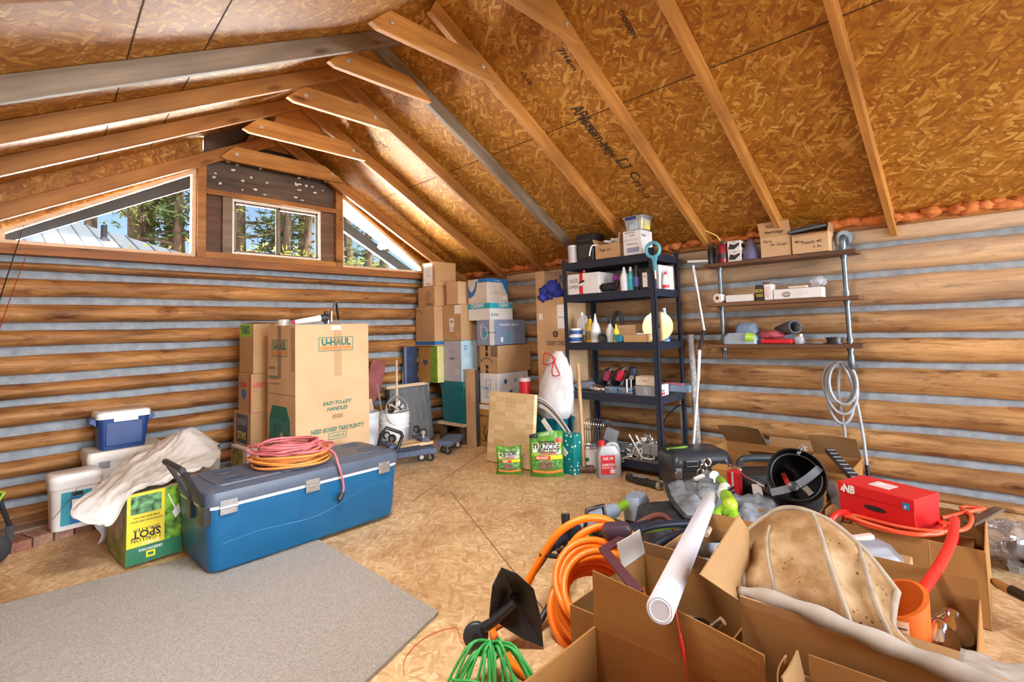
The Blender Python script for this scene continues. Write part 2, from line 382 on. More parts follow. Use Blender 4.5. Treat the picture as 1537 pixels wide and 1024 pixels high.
w = struct(logs(WY+.2-WB, ZS, 0, .09, 3, 1.93).build('wall_right', [M_log_side, M_chink], smooth=60))
w.matrix_basis = Matrix(((0, 1, 0, WX-.03), (-1, 0, 0, WY+.15), (0, 0, 1, 0), (0, 0, 0, 1)))
ZG = [.14, .29, .462, .625, .815, .977, 1.167, 1.333, 1.516, 1.70, 1.812]
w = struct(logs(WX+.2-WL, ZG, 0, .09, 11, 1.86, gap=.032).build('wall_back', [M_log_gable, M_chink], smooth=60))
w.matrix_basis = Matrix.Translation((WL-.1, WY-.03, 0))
# closed left wall; end wall behind the camera, opened wide to let light in
lw = MB(); lw.box(WL-.15, WL-.03, WB, WY+.1, 0, zL(WL))
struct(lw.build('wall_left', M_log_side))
bw = MB(); bw.box(WL-.15, WL+.1, WB-.15, WB, 0, 2.0); bw.box(WX-.1, WX+.15, WB-.15, WB, 0, 2.0)
bw.prism([(WL-.15, 2.25), (WX+.15, 2.25), (WX+.15, zR(WX)+.3), (RX, RZ), (WL-.15, zL(WL)-.02)], 0, .12, Matrix(((1, 0, 0, 0), (0, 0, 1, WB-.14), (0, 1, 0, 0), (0, 0, 0, 1))))
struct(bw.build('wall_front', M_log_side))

# roof sheathing: two slopes, each with its own flat local frame (x down the slope, y along the ridge)
def slope(name, sgn, s, xe, seams):
    L = math.hypot(xe, xe*s); a = math.atan(s)
    mb = MB(); mb.box(0, L, WB-.3, WY+.62, 0, .02)
    m = M_osb_roof
    o = struct(mb.build(name, m))
    o.matrix_basis = Matrix.Translation((RX, 0, RZ)) @ (Matrix.Rotation(a, 4, 'Y') if sgn > 0 else Matrix.Rotation(PI, 4, 'Z') @ Matrix.Rotation(a, 4, 'Y'))
    if sgn < 0:
        for v in o.data.vertices: v.co.y = -v.co.y
        o.data.flip_normals()
    return o, a, L
cr, aR, LR = slope('ceiling_right', 1, SR, WX+.35-RX, ())
cl, aL, LL = slope('ceiling_left', -1, SL, RX-WL+.35, ())
for mb_, pts in ((MB(), [(1.02, 1), (2.14, 1)]),): pass
gapm = plain('sheathing_gap', (.05, .022, .008), .9)
def seam(n, x, y0, y1, w, x2=None):
    x2 = x if x2 is None else x2
    z = (lambda q: zR(q) if q > RX else zL(q))
    mb = MB(); mb.bar((x, y0, z(x)-.001), (x2, y1, z(x2)-.001), w, .002, up=(SR if x > RX else -SL, 0, 1)); struct(mb.build('trim_%d' % n, gapm))
seam(3, 2.90, -.5, 5.4, .006, 3.08); seam(4, 3.95, 2.4, 5.0, .004); seam(5, .40, 1.8, 4.9, .006, .72); seam(6, .70, 1.8, 4.9, .007, 1.05)
# orange foam sealing the eave and the top plate
foam = MB(); rnd = random.Random(5); 
plate = MB(); plate.box(0, WY+.3-WB, -.06, .06, -.035, .03)
o = struct(plate.build('trim_7', M_fir)); o.matrix_basis = Matrix(((0, 1, 0, WX-.01), (1, 0, 0, WB), (0, 0, 1, 1.885), (0, 0, 0, 1)))
y = -1.0
while y < WY:
    r = rnd.uniform(.02, .05); foam.blob((WX-.085+rnd.uniform(-.02, .03), y, 1.905+rnd.uniform(-.014, .01)), (r*1.2, r*rnd.uniform(1.2, 2.6), r*.8), 10, 7, .5, 3, seed=y*3)
    y += rnd.uniform(.03, .075)
struct(foam.build('trim_8', plain('orange_spray_foam', (.60, .19, .05), .8, var=.25, scale=30, bump=.4), smooth=80))

# rafters and collar ties
RY = [.45, 1.12, 1.70, 2.37, 2.97, 3.54, 4.17, 4.77]
ORD = ['first', 'second', 'third', 'fourth', 'fifth', 'sixth', 'seventh', 'eighth']
RD = .103
def rafter(yc, side, mat, label, drop=0):
    s, a = (SR, aR) if side > 0 else (SL, aL)
    L = (WX+.02-RX)/math.cos(a) if side > 0 else (RX-WL)/math.cos(a)
    mb = MB(); mb.box(0, L, -.021, .021, -RD, -.002)
    rot = Matrix.Rotation(a, 4, 'Y') if side > 0 else Matrix.Rotation(PI, 4, 'Z') @ Matrix.Rotation(a, 4, 'Y')
    o = mb.build('rafter', mat, bevel=.004)
    o.matrix_basis = Matrix.Translation((RX, yc, RZ-drop)) @ rot
    return tag(o, label, 'rafter', 'rafters under the right roof slope' if side > 0 else 'rafters under the left roof slope')
for i, yc in enumerate(RY):
    k = ORD[len(RY)-1-i]; grey = i == 4
    rafter(yc, 1, M_grey_wood if grey else (M_fir_light if i < 4 else M_fir), ('weathered grey-brown rafter' if grey else 'bare yellow fir rafter') + ' on the right slope, %s from the gable windows' % k, .08 if i == 7 else 0)
    if i >= 3: rafter({3: 1.88, 4: 2.78, 5: 3.42, 6: 4.15, 7: 4.77}[i], -1, M_grey_wood if grey else M_fir, ('weathered grey-brown knotty rafter' if grey else 'amber fir rafter') + ' on the left slope, %s from the gable windows' % k, .17 if i == 7 else 0)
def tie(yc, zb, label, x0, x1, h=.135):
    t = tag(MB().prism([(x0+.05, 0), (x1-.05, 0), (x1-.16, h), (x0+.16, h)] if False else [(x0, .02), (x0+.05, 0), (x1, 0), (x1-.02, .03), (x1-.2, h), (x0+.12, h)], -.019, .019,
            Matrix(((1, 0, 0, 0), (0, 0, -1, yc), (0, 1, 0, zb), (0, 0, 0, 1)))).build('collar_tie', M_fir_light, bevel=.003), label, 'collar tie', 'collar ties bracing the rafters')
    bm_ = plain('zinc_bolt', (.72, .70, .66), .35, .8)
    for x in (x0+.13, x1-.13):
        b = MB().cyl((x, yc-.022, zb+.065), (x, yc-.027, zb+.065), .016, n=12).cyl((x, yc-.027, zb+.065), (x, yc-.034, zb+.065), .008, n=6)
        b.build('bolt', bm_, t)
for yc, i, zb in ((1.66, 2, 2.86), (2.33, 3, 2.86), (2.93, 4, 2.90), (3.50, 5, 2.86), (4.13, 6, 2.80), (4.73, 7, 2.74)):
    hw = (RZ-zb-.16)/.525+.06
    tie(yc, zb, 'short yellow board tying the %s rafter pair from the gable windows' % ORD[7-i], RX-hw+{5: .07, 6: .12, 7: .27}.get(i, 0), RX+hw-{5: .06}.get(i, 0))
for yc, i in ((2.97, 4), (3.54, 5), (4.17, 6), (4.77, 7)):
    g = MB().prism([(RX-.22, -.30), (RX+.22, -.30), (RX+.1, -.06), (RX, -.005), (RX-.1, -.06)], -.006, .006, Matrix(((1, 0, 0, 0), (0, 0, -1, yc+.03), (0, 1, 0, RZ), (0, 0, 0, 1))))
    tag(g.build('gusset_plate', M_fir), 'small plywood gusset at the ridge behind the %s collar tie from the windows' % ORD[7-i], 'gusset', 'ridge gussets')

# ------------------------------------------------------------------ gable end with windows
XZ = lambda y: Matrix(((1, 0, 0, 0), (0, 0, -1, y), (0, 1, 0, 0), (0, 0, 0, 1)))   # polygon (x,z) extruded toward the room
def bxs(name, mat, *bs, bev=.003):
    mb = MB()
    for b in bs: mb.box(*b)
    return struct(mb.build(name, mat, bevel=bev))
SILL = 1.90
bxs('trim_9', M_redwood, (WL, WX, WY-.07, WY+.06, 1.83, SILL))
PL, PR = (1.385, 1.45), (2.645, 2.72)
bxs('trim_10', M_fir, (*PL, WY-.05, WY+.06, SILL, 2.80)); bxs('trim_11', M_fir, (*PR, WY-.05, WY+.06, SILL, 2.80))
bxs('trim_12', M_fir_light, (PL[1], PR[0], WY-.045, WY+.05, SILL, 1.955)); bxs('trim_13', M_fir, (PL[1], PR[0], WY-.05, WY+.05, 2.455, 2.50))
# infill over the triangular lights, up to the roof
wl_ = lambda x: 1.955+.568*(x-.20); wr_ = lambda x: 1.955+.665*(3.765-x)
inf = MB().prism([(WL-.1, SILL), (.16, SILL), (.20, wl_(.20)+.04), (1.385, wl_(1.385)+.04), (1.45, wl_(1.45)+.04), (1.45, zL(1.45)), (WL-.1, zL(WL-.1))], 0, .03)
inf.prism([(WX+.1, SILL), (3.80, SILL), (3.765, wr_(3.765)+.04), (2.72, wr_(2.72)+.04), (2.645, wr_(2.645)+.04), (2.645, zR(2.645)), (WX+.1, zR(WX+.1))], 0, .03)
o = struct(inf.build('trim_14', M_osb_roof)); o.matrix_basis = Matrix(((1, 0, 0, 0), (0, 0, -1, WY+.09), (0, 1, 0, 0), (0, 0, 0, 1)))
# dark board panel above the slider, dotted with white foam
pan = MB().prism([(PL[1], 2.50), (PR[0], 2.50), (PR[0], zR(PR[0])), (RX, RZ), (PL[1], zL(PL[1]))], 0, .03, XZ(WY+.04))
for z in (2.62, 2.74, 2.87): pan.box(PL[1], PR[0], WY+.003, WY+.011, z, z+.006)
dp = struct(pan.build('trim_15', M_dark_board))
dots = MB(); rnd = random.Random(3)
for k in range(26):
    x = rnd.uniform(1.5, 2.6); z = rnd.choice((2.56, 2.64, 2.70, 2.77))+rnd.uniform(-.02, .02)
    dots.blob((x, WY+.004, z), (rnd.uniform(.006, .022), .008, rnd.uniform(.006, .013)), 8, 5, .5, 3, seed=k)
struct(dots.build('trim_16', plain('white_foam_dabs', (.86, .82, .76), .8), smooth=80))
# side boards flanking the slider
bxs('trim_17', wood('red_brown_board', (.05, .018, .01), (.10, .04, .02), (.17, .07, .03)), (PL[1], 1.585, WY+.0, WY+.03, 1.955, 2.455))
bxs('trim_18', M_grey_wood, (1.585, 1.665, WY-.03, WY+.04, 1.955, 2.455))
pb = bxs('trim_19', wood('patchy_board', (.10, .05, .03), (.17, .09, .05), (.24, .14, .08)), (2.50, PR[0], WY+.0, WY+.03, 1.955, 2.455))
M_glass = glassy('window_glass', (.97, .985, 1), .02)
M_wht = plain('cream_window_frame', (.86, .82, .74), .5, var=.05)
M_alu = plain('bronze_sash', (.20, .17, .15), .4, .4)
def window(n, poly, fw, fmat, depth=.05, inner=None):
    k = len(poly); cx = sum(p[0] for p in poly)/k; cz = sum(p[1] for p in poly)/k
    fr = MB()
    A = [Vector((*p, 0)) for p in poly]; ins = []
    for i in range(k):   # inset corner
        a, b, c = A[i-1], A[i], A[(i+1) % k]; e1 = (b-a).normalized(); e2 = (c-b).normalized()
        n1 = Vector((-e1.y, e1.x, 0)); n2 = Vector((-e2.y, e2.x, 0)); bis = (n1+n2); ins.append(b + bis*fw/max(.25, (1+n1.dot(n2))))
    for i in range(k):
        j = (i+1) % k; q = [A[i], A[j], ins[j], ins[i]]
        fr.prism([(p.x, p.y) for p in q], 0, depth, XZ(WY+.045))
    f = struct(fr.build('window_%d' % n, fmat))
    gl = MB().prism([(p.x, p.y) for p in ins], 0, .005, XZ(WY+.03)); gl.build('glass', M_glass, f)
    return f
window(1, [(.20, SILL), (1.385, SILL), (1.385, wl_(1.385)+.04), (.20, wl_(.20)+.04)], .032, M_tan_trim)
window(2, [(1.665, 1.955), (2.50, 1.955), (2.50, 2.455), (1.665, 2.455)], .022, M_wht)
sash = MB(); 
for x0, x1, yy in ((1.687, 2.10, 0.0), (2.065, 2.478, .018)):
    sash.box(x0, x0+.02, WY+yy, WY+yy+.018, 1.977, 2.433); sash.box(x1-.02, x1, WY+yy, WY+yy+.018, 1.977, 2.433)
    sash.box(x0, x1, WY+yy, WY+yy+.018, 1.977, 1.992); sash.box(x0, x1, WY+yy, WY+yy+.018, 2.413, 2.433)
s_ = sash.build('sash', M_alu, bpy.data.objects['window_2'], bevel=.002)
window(3, [(2.72, SILL), (3.80, SILL), (3.765, wr_(3.765)+.04), (2.72, wr_(2.72)+.04)], .032, M_tan_trim)

# ------------------------------------------------------------------ outside
M_ground = plain('dry_grass_ground', (.42, .36, .20), .9, var=.35, scale=2.5, bump=.4)
struct(MB().box(-40, 60, WY+.35, 80, -.5, -.3).build('ground', M_ground))
struct(MB().box(-40, 60, -40, WB-.3, -.5, -.15).build('ground_yard', plain('yard_gravel', (.48, .44, .38), .9, var=.2, scale=5)))
# overhang: fly rafters with pale lookout blocks
M_fly = plain('dark_grey_fascia', (.010, .013, .018), .7, var=.2)
M_lk = plain('pale_lookout', (.66, .64, .60), .6)
for sgn, s, a, nm in ((1, SR, aR, 'right'), (-1, SL, aL, 'left')):
    t = thing('fly_rafter', 'dark grey barge rafter outside the %s triangular window' % nm, 'fascia', (RX, WY+(.55 if sgn > 0 else .49), RZ))
    mb = MB(); mb.box(.05, 2.9, -.025, .025, -.20 if sgn > 0 else -.335, -.09 if sgn > 0 else -.20)
    rot = Matrix.Rotation(a, 4, 'Y') if sgn > 0 else Matrix.Rotation(PI, 4, 'Z') @ Matrix.Rotation(a, 4, 'Y')
    o = mb.build('board', M_fly, t, local=True); o.matrix_basis = rot
    for d in (1.0, 1.85):
        b = MB().box(d-.03, d+.03, -.44 if sgn > 0 else .03, -.03 if sgn > 0 else .37, -.13 if sgn > 0 else -.24, -.012).build('lookout', M_lk, t, local=True); b.matrix_basis = rot
for sgn, rot in ((1, Matrix.Rotation(aR, 4, 'Y')), (-1, Matrix.Rotation(PI, 4, 'Z') @ Matrix.Rotation(aL, 4, 'Y'))):
    y0, y1 = (WY+.1, WY+.6) if sgn > 0 else (-WY-.6, -WY-.1)
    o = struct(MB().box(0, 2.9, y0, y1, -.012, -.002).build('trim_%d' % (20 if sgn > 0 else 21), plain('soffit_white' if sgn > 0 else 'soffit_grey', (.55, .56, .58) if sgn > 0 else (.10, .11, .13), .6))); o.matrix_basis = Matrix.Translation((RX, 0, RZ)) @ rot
# neighbour's metal-roofed house
hs = thing('house', 'neighbouring house with a white ribbed metal roof seen through the left window', 'house', (-1.5, 13, -.3))
rp = [(1.30, 12.0, 3.14), (.35, 12.0, 3.14)]
def roofq(mb, a, b, c, d, m=0): mb.add([a, b, c, d], [(0, 1, 2, 3)], m)
r = MB()
A, B, C, D = Vector((1.48, 12.0, 3.36)), Vector((3.75, 12.0, 2.55)), Vector((-6, 12.0, 2.2)), Vector((-6, 15.0, 3.36))
r.add([(1.856, 15, 3.88), (4.34, 11.2, 2.48), (.3, 11.2, 2.48), (-5.5, 11.2, 2.48), (-5.5, 15, 3.88)], [(0, 4, 3, 2, 1)])
ro = r.build('roof', plain('white_metal_roof', (.34, .36, .38), .35, .1, var=.03), hs, solid=.05)
rb = MB()
for k in range(34):
    x0 = -5.4+k*.285; t1 = 1.0 if x0 < 1.856 else max(0, 1-(x0-1.856)/2.48)
    if t1 > .02: rb.bar((x0, 11.2, 2.515), (x0, 11.2+3.8*t1, 2.515+1.4*t1), .03, .035)
rb.build('rib', plain('white_metal_roof'.replace('white', 'white_rib'), (.24, .26, .28), .4), ro)
v = MB().cyl((2.10, 13.4, 3.2), (2.10, 13.4, 3.62), .055).lathe([(.14, 0), (.055, .1)], (2.10, 13.4, 3.27)); v.build('vent_pipe', plain('black_vent', (.04, .04, .045), .5), hs)
MB().box(-5.2, 3.9, 11.6, 18, -.3, 2.5).build('wall', plain('house_siding', (.60, .42, .30), .8), hs)

# pines
M_bark = wood('pine_bark', (.14, .085, .06), (.32, .20, .14), (.50, .34, .25), scale=(9, 9, 2.2), rough=.9, knots=False, bump=.8)
def needle_mat(name, c1, c2):
    m, ns, ls, b = nodes_of(name)
    n = nd(ns, 'ShaderNodeTexNoise', i_Scale=1.6, i_Detail=3.0); ls.new(coords(ns, ls), n.inputs[0])
    r = ramp(ns, [(.35, c1), (.65, c2)]); ls.new(n.outputs[0], r.inputs[0]); ls.new(r.outputs[0], b.inputs['Base Color']); b.inputs['Roughness'].default_value = .8
    b.inputs['Subsurface Weight'].default_value = 0
    tr = ns.new('ShaderNodeBsdfTranslucent'); ls.new(r.outputs[0], tr.inputs[0]); q = nd(ns, 'ShaderNodeMixShader', i_0=.4); ls.new(b.outputs[0], q.inputs[1]); ls.new(tr.outputs[0], q.inputs[2]); ls.new(q.outputs[0], ns['Material Output'].inputs[0])
    return m
M_needle = [needle_mat('pine_needles_dark', (.10, .15, .05), (.30, .38, .14)), needle_mat('pine_needles_olive', (.22, .26, .07), (.52, .55, .18)), needle_mat('bush_leaves', (.35, .38, .06), (.62, .58, .12))]
def tree(x, y, h, r, lab, seed, crown0, mat, spread=1.6, n=900):
    rnd = random.Random(seed); t = thing('pine_tree', lab, 'tree', (x, y, -.3), group='pines beyond the gable windows')
    lean = Vector((rnd.uniform(-.05, .05), rnd.uniform(-.05, .05), 1))
    pts = [Vector((x, y, -.3))+lean*h*k/7+Vector((rnd.uniform(-.05, .05), 0, 0)) for k in range(8)]
    cr = MB(); ends = []; tk = MB().tube(pts, [r*(1-.75*k/7) for k in range(8)], 10)
    for k in range(20):
        z = crown0+(h-crown0)*(k+rnd.random())/20; a = rnd.uniform(0, 6.28); L = spread*(1.1-.6*(z-crown0)/(h-crown0))*rnd.uniform(.6, 1.2)
        p = Vector((x, y, -.3))+lean*z; q = p+Vector((math.cos(a)*L, math.sin(a)*L, rnd.uniform(-.1, .5)))
        tk.tube(smooth_path([p, (p+q)/2+Vector((0, 0, rnd.uniform(-.15, .2))), q], 3), [.05, .045, .04, .033, .027, .02, .012], 5); ends.append((p, q))
    tk.build('trunk', M_bark, t, smooth=60)
    for k in range(n):
        p, q = rnd.choice(ends); f = rnd.uniform(.35, 1.1); c = p+(q-p)*f+Vector((rnd.gauss(0, .2), rnd.gauss(0, .2), rnd.gauss(0, .16)))
        for _ in range(5):
            d = Vector((rnd.gauss(0, 1), rnd.gauss(0, 1), rnd.gauss(0, .7))).normalized(); e = d.orthogonal().normalized()*.028; s_ = rnd.uniform(.10, .2)
            cr.add([c-e, c+e, c+e*.4+d*s_, c-e*.4+d*s_], [(0, 1, 2, 3)])
    cr.build('foliage', mat, t)
TR = [(3.30, 16.6, 11, .27, 4.2), (3.72, 17.2, 11, .20, 4.4), (4.0, 16.2, 10, .16, 4.0), (4.45, 16.6, 10, .24, 4.2), (4.6, 18.5, 12, .2, 2.6), (5.85, 16.0, 10, .19, 2.2),
      (6.25, 14.6, 9, .16, 2.0), (7.4, 17.0, 11, .2, 1.8), (7.15, 15.0, 9, .17, 2.0), (9.5, 16.2, 10, .2, 2.2), (10.8, 17.5, 11, .2, 2.0), (9.6, 20, 13, .25, 2.0), (12.2, 19, 13, .25, 2.0), (2.9, 21, 14, .25, 3.4)]
LB = ['stout reddish pine trunk just right of the vent pipe on the white roof', 'slim pine trunk next right of the stout one behind the white roof', 'thin pine trunk between the slim and the thick one in the left window', 'thick pine trunk nearest the right edge of the left triangular window',
      'bushy pine filling the gaps behind the trunks in the left window', 'pine trunk beside the left jamb of the slider window', 'pine trunk along the meeting rail of the slider window', 'farther pine just right of the meeting rail of the slider window', 'olive pine in the middle of the right sash of the slider window',
      'nearer pine trunk in the right triangular window', 'farther pine right of the nearer trunk in the right triangular window', 'tall far pine behind the right jamb of the slider window', 'farthest pine low in the right triangular window', 'far pine showing above the ridge of the white metal roof']
for i, (x, y, h, r, c0) in enumerate(TR): tree(x, y, h, r, LB[i], 40+i, c0, M_needle[i % 2], 1.7, 560)
bs = MB(); rnd = random.Random(9)
for k in range(2600):
    c = Vector((rnd.gauss(4.5, .8), rnd.gauss(10.1, .25), rnd.uniform(1.6, 2.95)-abs(rnd.gauss(0, .2)))); d = Vector((rnd.gauss(0, 1), rnd.gauss(0, 1), rnd.gauss(0, 1))).normalized(); e = d.orthogonal().normalized()*.03
    bs.add([c-e, c+e, c+d*.11], [(0, 1, 2)])
bt = thing('bush', 'yellow-green leafy bush along the bottom of the slider window', 'bush', (4.3, 10.1, -.3))
bs.build('foliage', M_needle[2], bt)
st = MB()
for k in range(9): st.tube([(4.3+rnd.uniform(-.3, .3), 10.1, -.3), (4.3+rnd.gauss(0, .8), 10.1+rnd.gauss(0, .2), 2.5)], [.03, .008], 5)
st.build('stem', M_bark, bt)

ink = plain('stamp_ink', (.06, .03, .012), .8)
def stamp(txt, px, py, h, w, side=1):
    d = Fw+Rt*((px-768.5)/FPX)-Up*((py-439.68)/FPX); t = (RZ+SR*RX-1.22)/(d.z+SR*d.x); q = Vector((0, 0, 1.22))+d*t
    text(txt, cr.matrix_basis.inverted() @ q, (1, 0, 0), (0, -1, 0), h, ink, cr, w, lift=.001, bold=.03)
for txt, px, py, h, w in (('APA', 872, 172, .10, .16), ('RATED', 884, 190, .05, .2), ('SHEATHING', 897, 208, .06, .34), ('24/16', 914, 225, .05, .16), ('EXPOSURE 1', 925, 240, .03, .2), ('[ ]', 938, 245, .07, .1), ('C', 952, 263, .07, .08), ('PS 2-18', 963, 285, .05, .22),
        ('THIS SIDE', 940, 33, .03, .16), ('DOWN', 945, 42, .03, .14), ('7/16', 848, 84, .04, .12), ('mill 408', 856, 95, .02, .12), ('OSB', 790, 118, .03, .12), ('20/32', 560, 210, .04, .14), ('EXP 1', 578, 220, .03, .12), ('||| ||', 760, 150, .04, .12)): stamp(txt, px, py, h, w)
# ------------------------------------------------------------------ shared object materials
K_tan = cardboard('kraft_board'); K_lite = cardboard('kraft_pale', (.60, .40, .23)); K_dark = cardboard('kraft_dark', (.40, .235, .11)); K_flute = cardboard('kraft_fluted', (.30, .138, .036), 'Y'); K_flute2 = cardboard('kraft_fluted_pale', (.32, .17, .062), 'X'); K_shade = cardboard('kraft_shaded', (.31, .15, .047)); K_shade_pale = cardboard('kraft_shaded_pale', (.35, .20, .085))  # last four krafts here have the foreground's shade put into their colour
K_orange = cardboard('kraft_orange', (.46, .24, .07)); K_white = cardboard('white_carton', (.74, .74, .75))
P_white = plain('white_plastic', (.80, .81, .82), .4, var=.05); P_black = plain('black_plastic', (.018, .019, .023), .38, var=.3)
P_blue = plain('royal_blue_plastic', (.010, .045, .19), .4, var=.15); P_grey = plain('mid_grey_plastic', (.25, .27, .31), .45)
P_red = plain('red_plastic', (.62, .02, .03), .4); P_teal = plain('teal_plastic', (.0, .13, .16), .45); P_green = plain('lime_green_plastic', (.30, .55, .04), .4)
P_navy = plain('navy_paint', (.014, .021, .042), .45); RUB = plain('black_rubber', (.022, .022, .025), .7); STEEL = plain('steel', (.55, .56, .58), .32, .9, var=.15)
CHROME = plain('chrome', (.75, .75, .76), .12, 1.0, var=.05); BRASSY = plain('brass_blade', (.60, .48, .26), .3, .8); RUST = plain('rusted_iron', (.16, .11, .085), .75, .3, var=.4, scale=20)
I_black = plain('black_ink', (.02, .02, .022), .6); I_green = plain('green_ink', (.015, .16, .12), .6); I_orange = plain('orange_ink', (.72, .24, .05), .6); I_white = plain('white_ink', (.85, .85, .85), .6)
I_red = plain('red_ink', (.62, .04, .05), .6); I_blue = plain('blue_ink', (.02, .16, .42), .6); I_teal = plain('teal_ink', (.02, .38, .50), .6); I_lime = plain('lime_ink', (.30, .62, .05), .6); I_yellow = plain('yellow_ink', (.85, .70, .02), .6)
TAPE = glassy('clear_packing_tape', (.9, .84, .72), .16, .18, (.75, .66, .5)); PAPER = plain('white_label', (.84, .84, .83), .6, var=.03); BTAPE = plain('brown_tape', (.42, .25, .11), .35)
CLEAR = glassy('clear_plastic', (.95, .97, 1), .16, .30, (.80, .85, .95)); FILM = glassy('clear_film', (.9, .92, .95), .5, .16)

class Bx:
    """local frames of a closed carton (w along x, d along y, h up, centred on its base)"""
    def __init__(s, t, w, d, h): s.t, s.w, s.d, s.h = t, w, d, h
    def frame(s, f):
        w, d, h = s.w, s.d, s.h
        return {'-x': (Vector((-w/2, d/2, 0)), Vector((0, -1, 0)), Vector((0, 0, 1)), d, h), '-y': (Vector((-w/2, -d/2, 0)), Vector((1, 0, 0)), Vector((0, 0, 1)), w, h),
                '+x': (Vector((w/2, -d/2, 0)), Vector((0, 1, 0)), Vector((0, 0, 1)), d, h), '+z': (Vector((-w/2, -d/2, h)), Vector((1, 0, 0)), Vector((0, 1, 0)), w, d)}[f]
    def decal(s, f, u0, u1, v0, v1, m, name='printed_panel', lift=.0008, **k):
        return s.poly(f, [(u0, v0), (u1, v0), (u1, v1), (u0, v1)], m, name, lift)
    def poly(s, f, pts, m, name='printed_panel', lift=.0008):
        o, u, v, W, H = s.frame(f); n = u.cross(v)
        P = [o+u*(a*W)+v*(b*H) for a, b in pts]; k = len(P)
        mb = MB().add([p-n*.0005 for p in P]+[p+n*lift for p in P], [tuple(range(k))[::-1], tuple(range(k, 2*k))]+[(i, (i+1) % k, k+(i+1) % k, k+i) for i in range(k)])
        return mb.build(name, m, s.t, local=True)
    def txt(s, f, st, u, v, h, m, w=None, flip=False, lift=.0016, **k):
        o, ud, vd, W, H = s.frame(f); p = o+ud*(u*W)+vd*(v*H)
        if flip: ud, vd = -ud, -vd
        return text(st, p, ud, vd, h, m, s.t, w, lift=lift, **k)
    def marks(s, f, polys, m, wd=.004, name='printed_mark', lift=.0012):
        o, u, v, W, H = s.frame(f); n = u.cross(v); mb = MB()
        for pl in polys:
            P = [o+u*(a*W)+v*(b*H)+n*lift*.6 for a, b in pl]
            for a, b in zip(P, P[1:]): mb.bar(a, b, wd, lift, up=n)
        return mb.build(name, m, s.t, local=True)
def carton(label, X, Y, Z, mat, rz=0, group=None, tape=None, bulge=0, name='cardboard_box', cat='box', tapem=None, bev=.004):
    w, d, h = X[1]-X[0], Y[1]-Y[0], Z[1]-Z[0]
    t = thing(name, label, cat, ((X[0]+X[1])/2, (Y[0]+Y[1])/2, Z[0]), rz, group)
    mb = MB(); rnd = random.Random(label); n = 4
    # slightly uneven faces: a shell with subdivided sides
    def P(a, b, c):
        j = 1
        return Vector(((a-.5)*w + (2*a-1)*bulge*math.sin(PI*b)*math.sin(PI*c), (b-.5)*d + (2*b-1)*bulge*math.sin(PI*a)*math.sin(PI*c), c*h + (2*c-1)*bulge*math.sin(PI*a)*math.sin(PI*b)*(c > 0)))
    for ax in range(3):
        for e in (0, 1):
            def q(i, j):
                c = [0, 0, 0]; c[ax] = e; c[(ax+1) % 3] = i/n; c[(ax+2) % 3] = j/n; return P(*c)
            vs = [q(i, j) for i in range(n+1) for j in range(n+1)]
            fs = [(i*(n+1)+j, (i+1)*(n+1)+j, (i+1)*(n+1)+j+1, i*(n+1)+j+1) for i in range(n) for j in range(n)]
            mb.add(vs, fs if e else [f[::-1] for f in fs])
    me_o = mb.build('body', mat, t, local=True)
    import bmesh as _b
    bm = _b.new(); bm.from_mesh(me_o.data); _b.ops.remove_doubles(bm, verts=bm.verts, dist=.0004); bm.to_mesh(me_o.data); bm.free()
    if bev: md = me_o.modifiers.new('bevel', 'BEVEL'); md.width = bev; md.segments = 2; md.limit_method = 'ANGLE'; md.angle_limit = math.radians(50)
    b = Bx(t, w, d, h)
    if tape:
        tm = tapem or TAPE
        if 'x' in tape: b.decal('+z', 0, 1, .44, .56, tm, 'tape'); b.decal('-x', .44, .56, .72, 1.0, tm, 'tape')
        if 'y' in tape: b.decal('+z', .44, .56, 0, 1, tm, 'tape'); b.decal('-y', .44, .56, .72, 1.0, tm, 'tape')
    return b
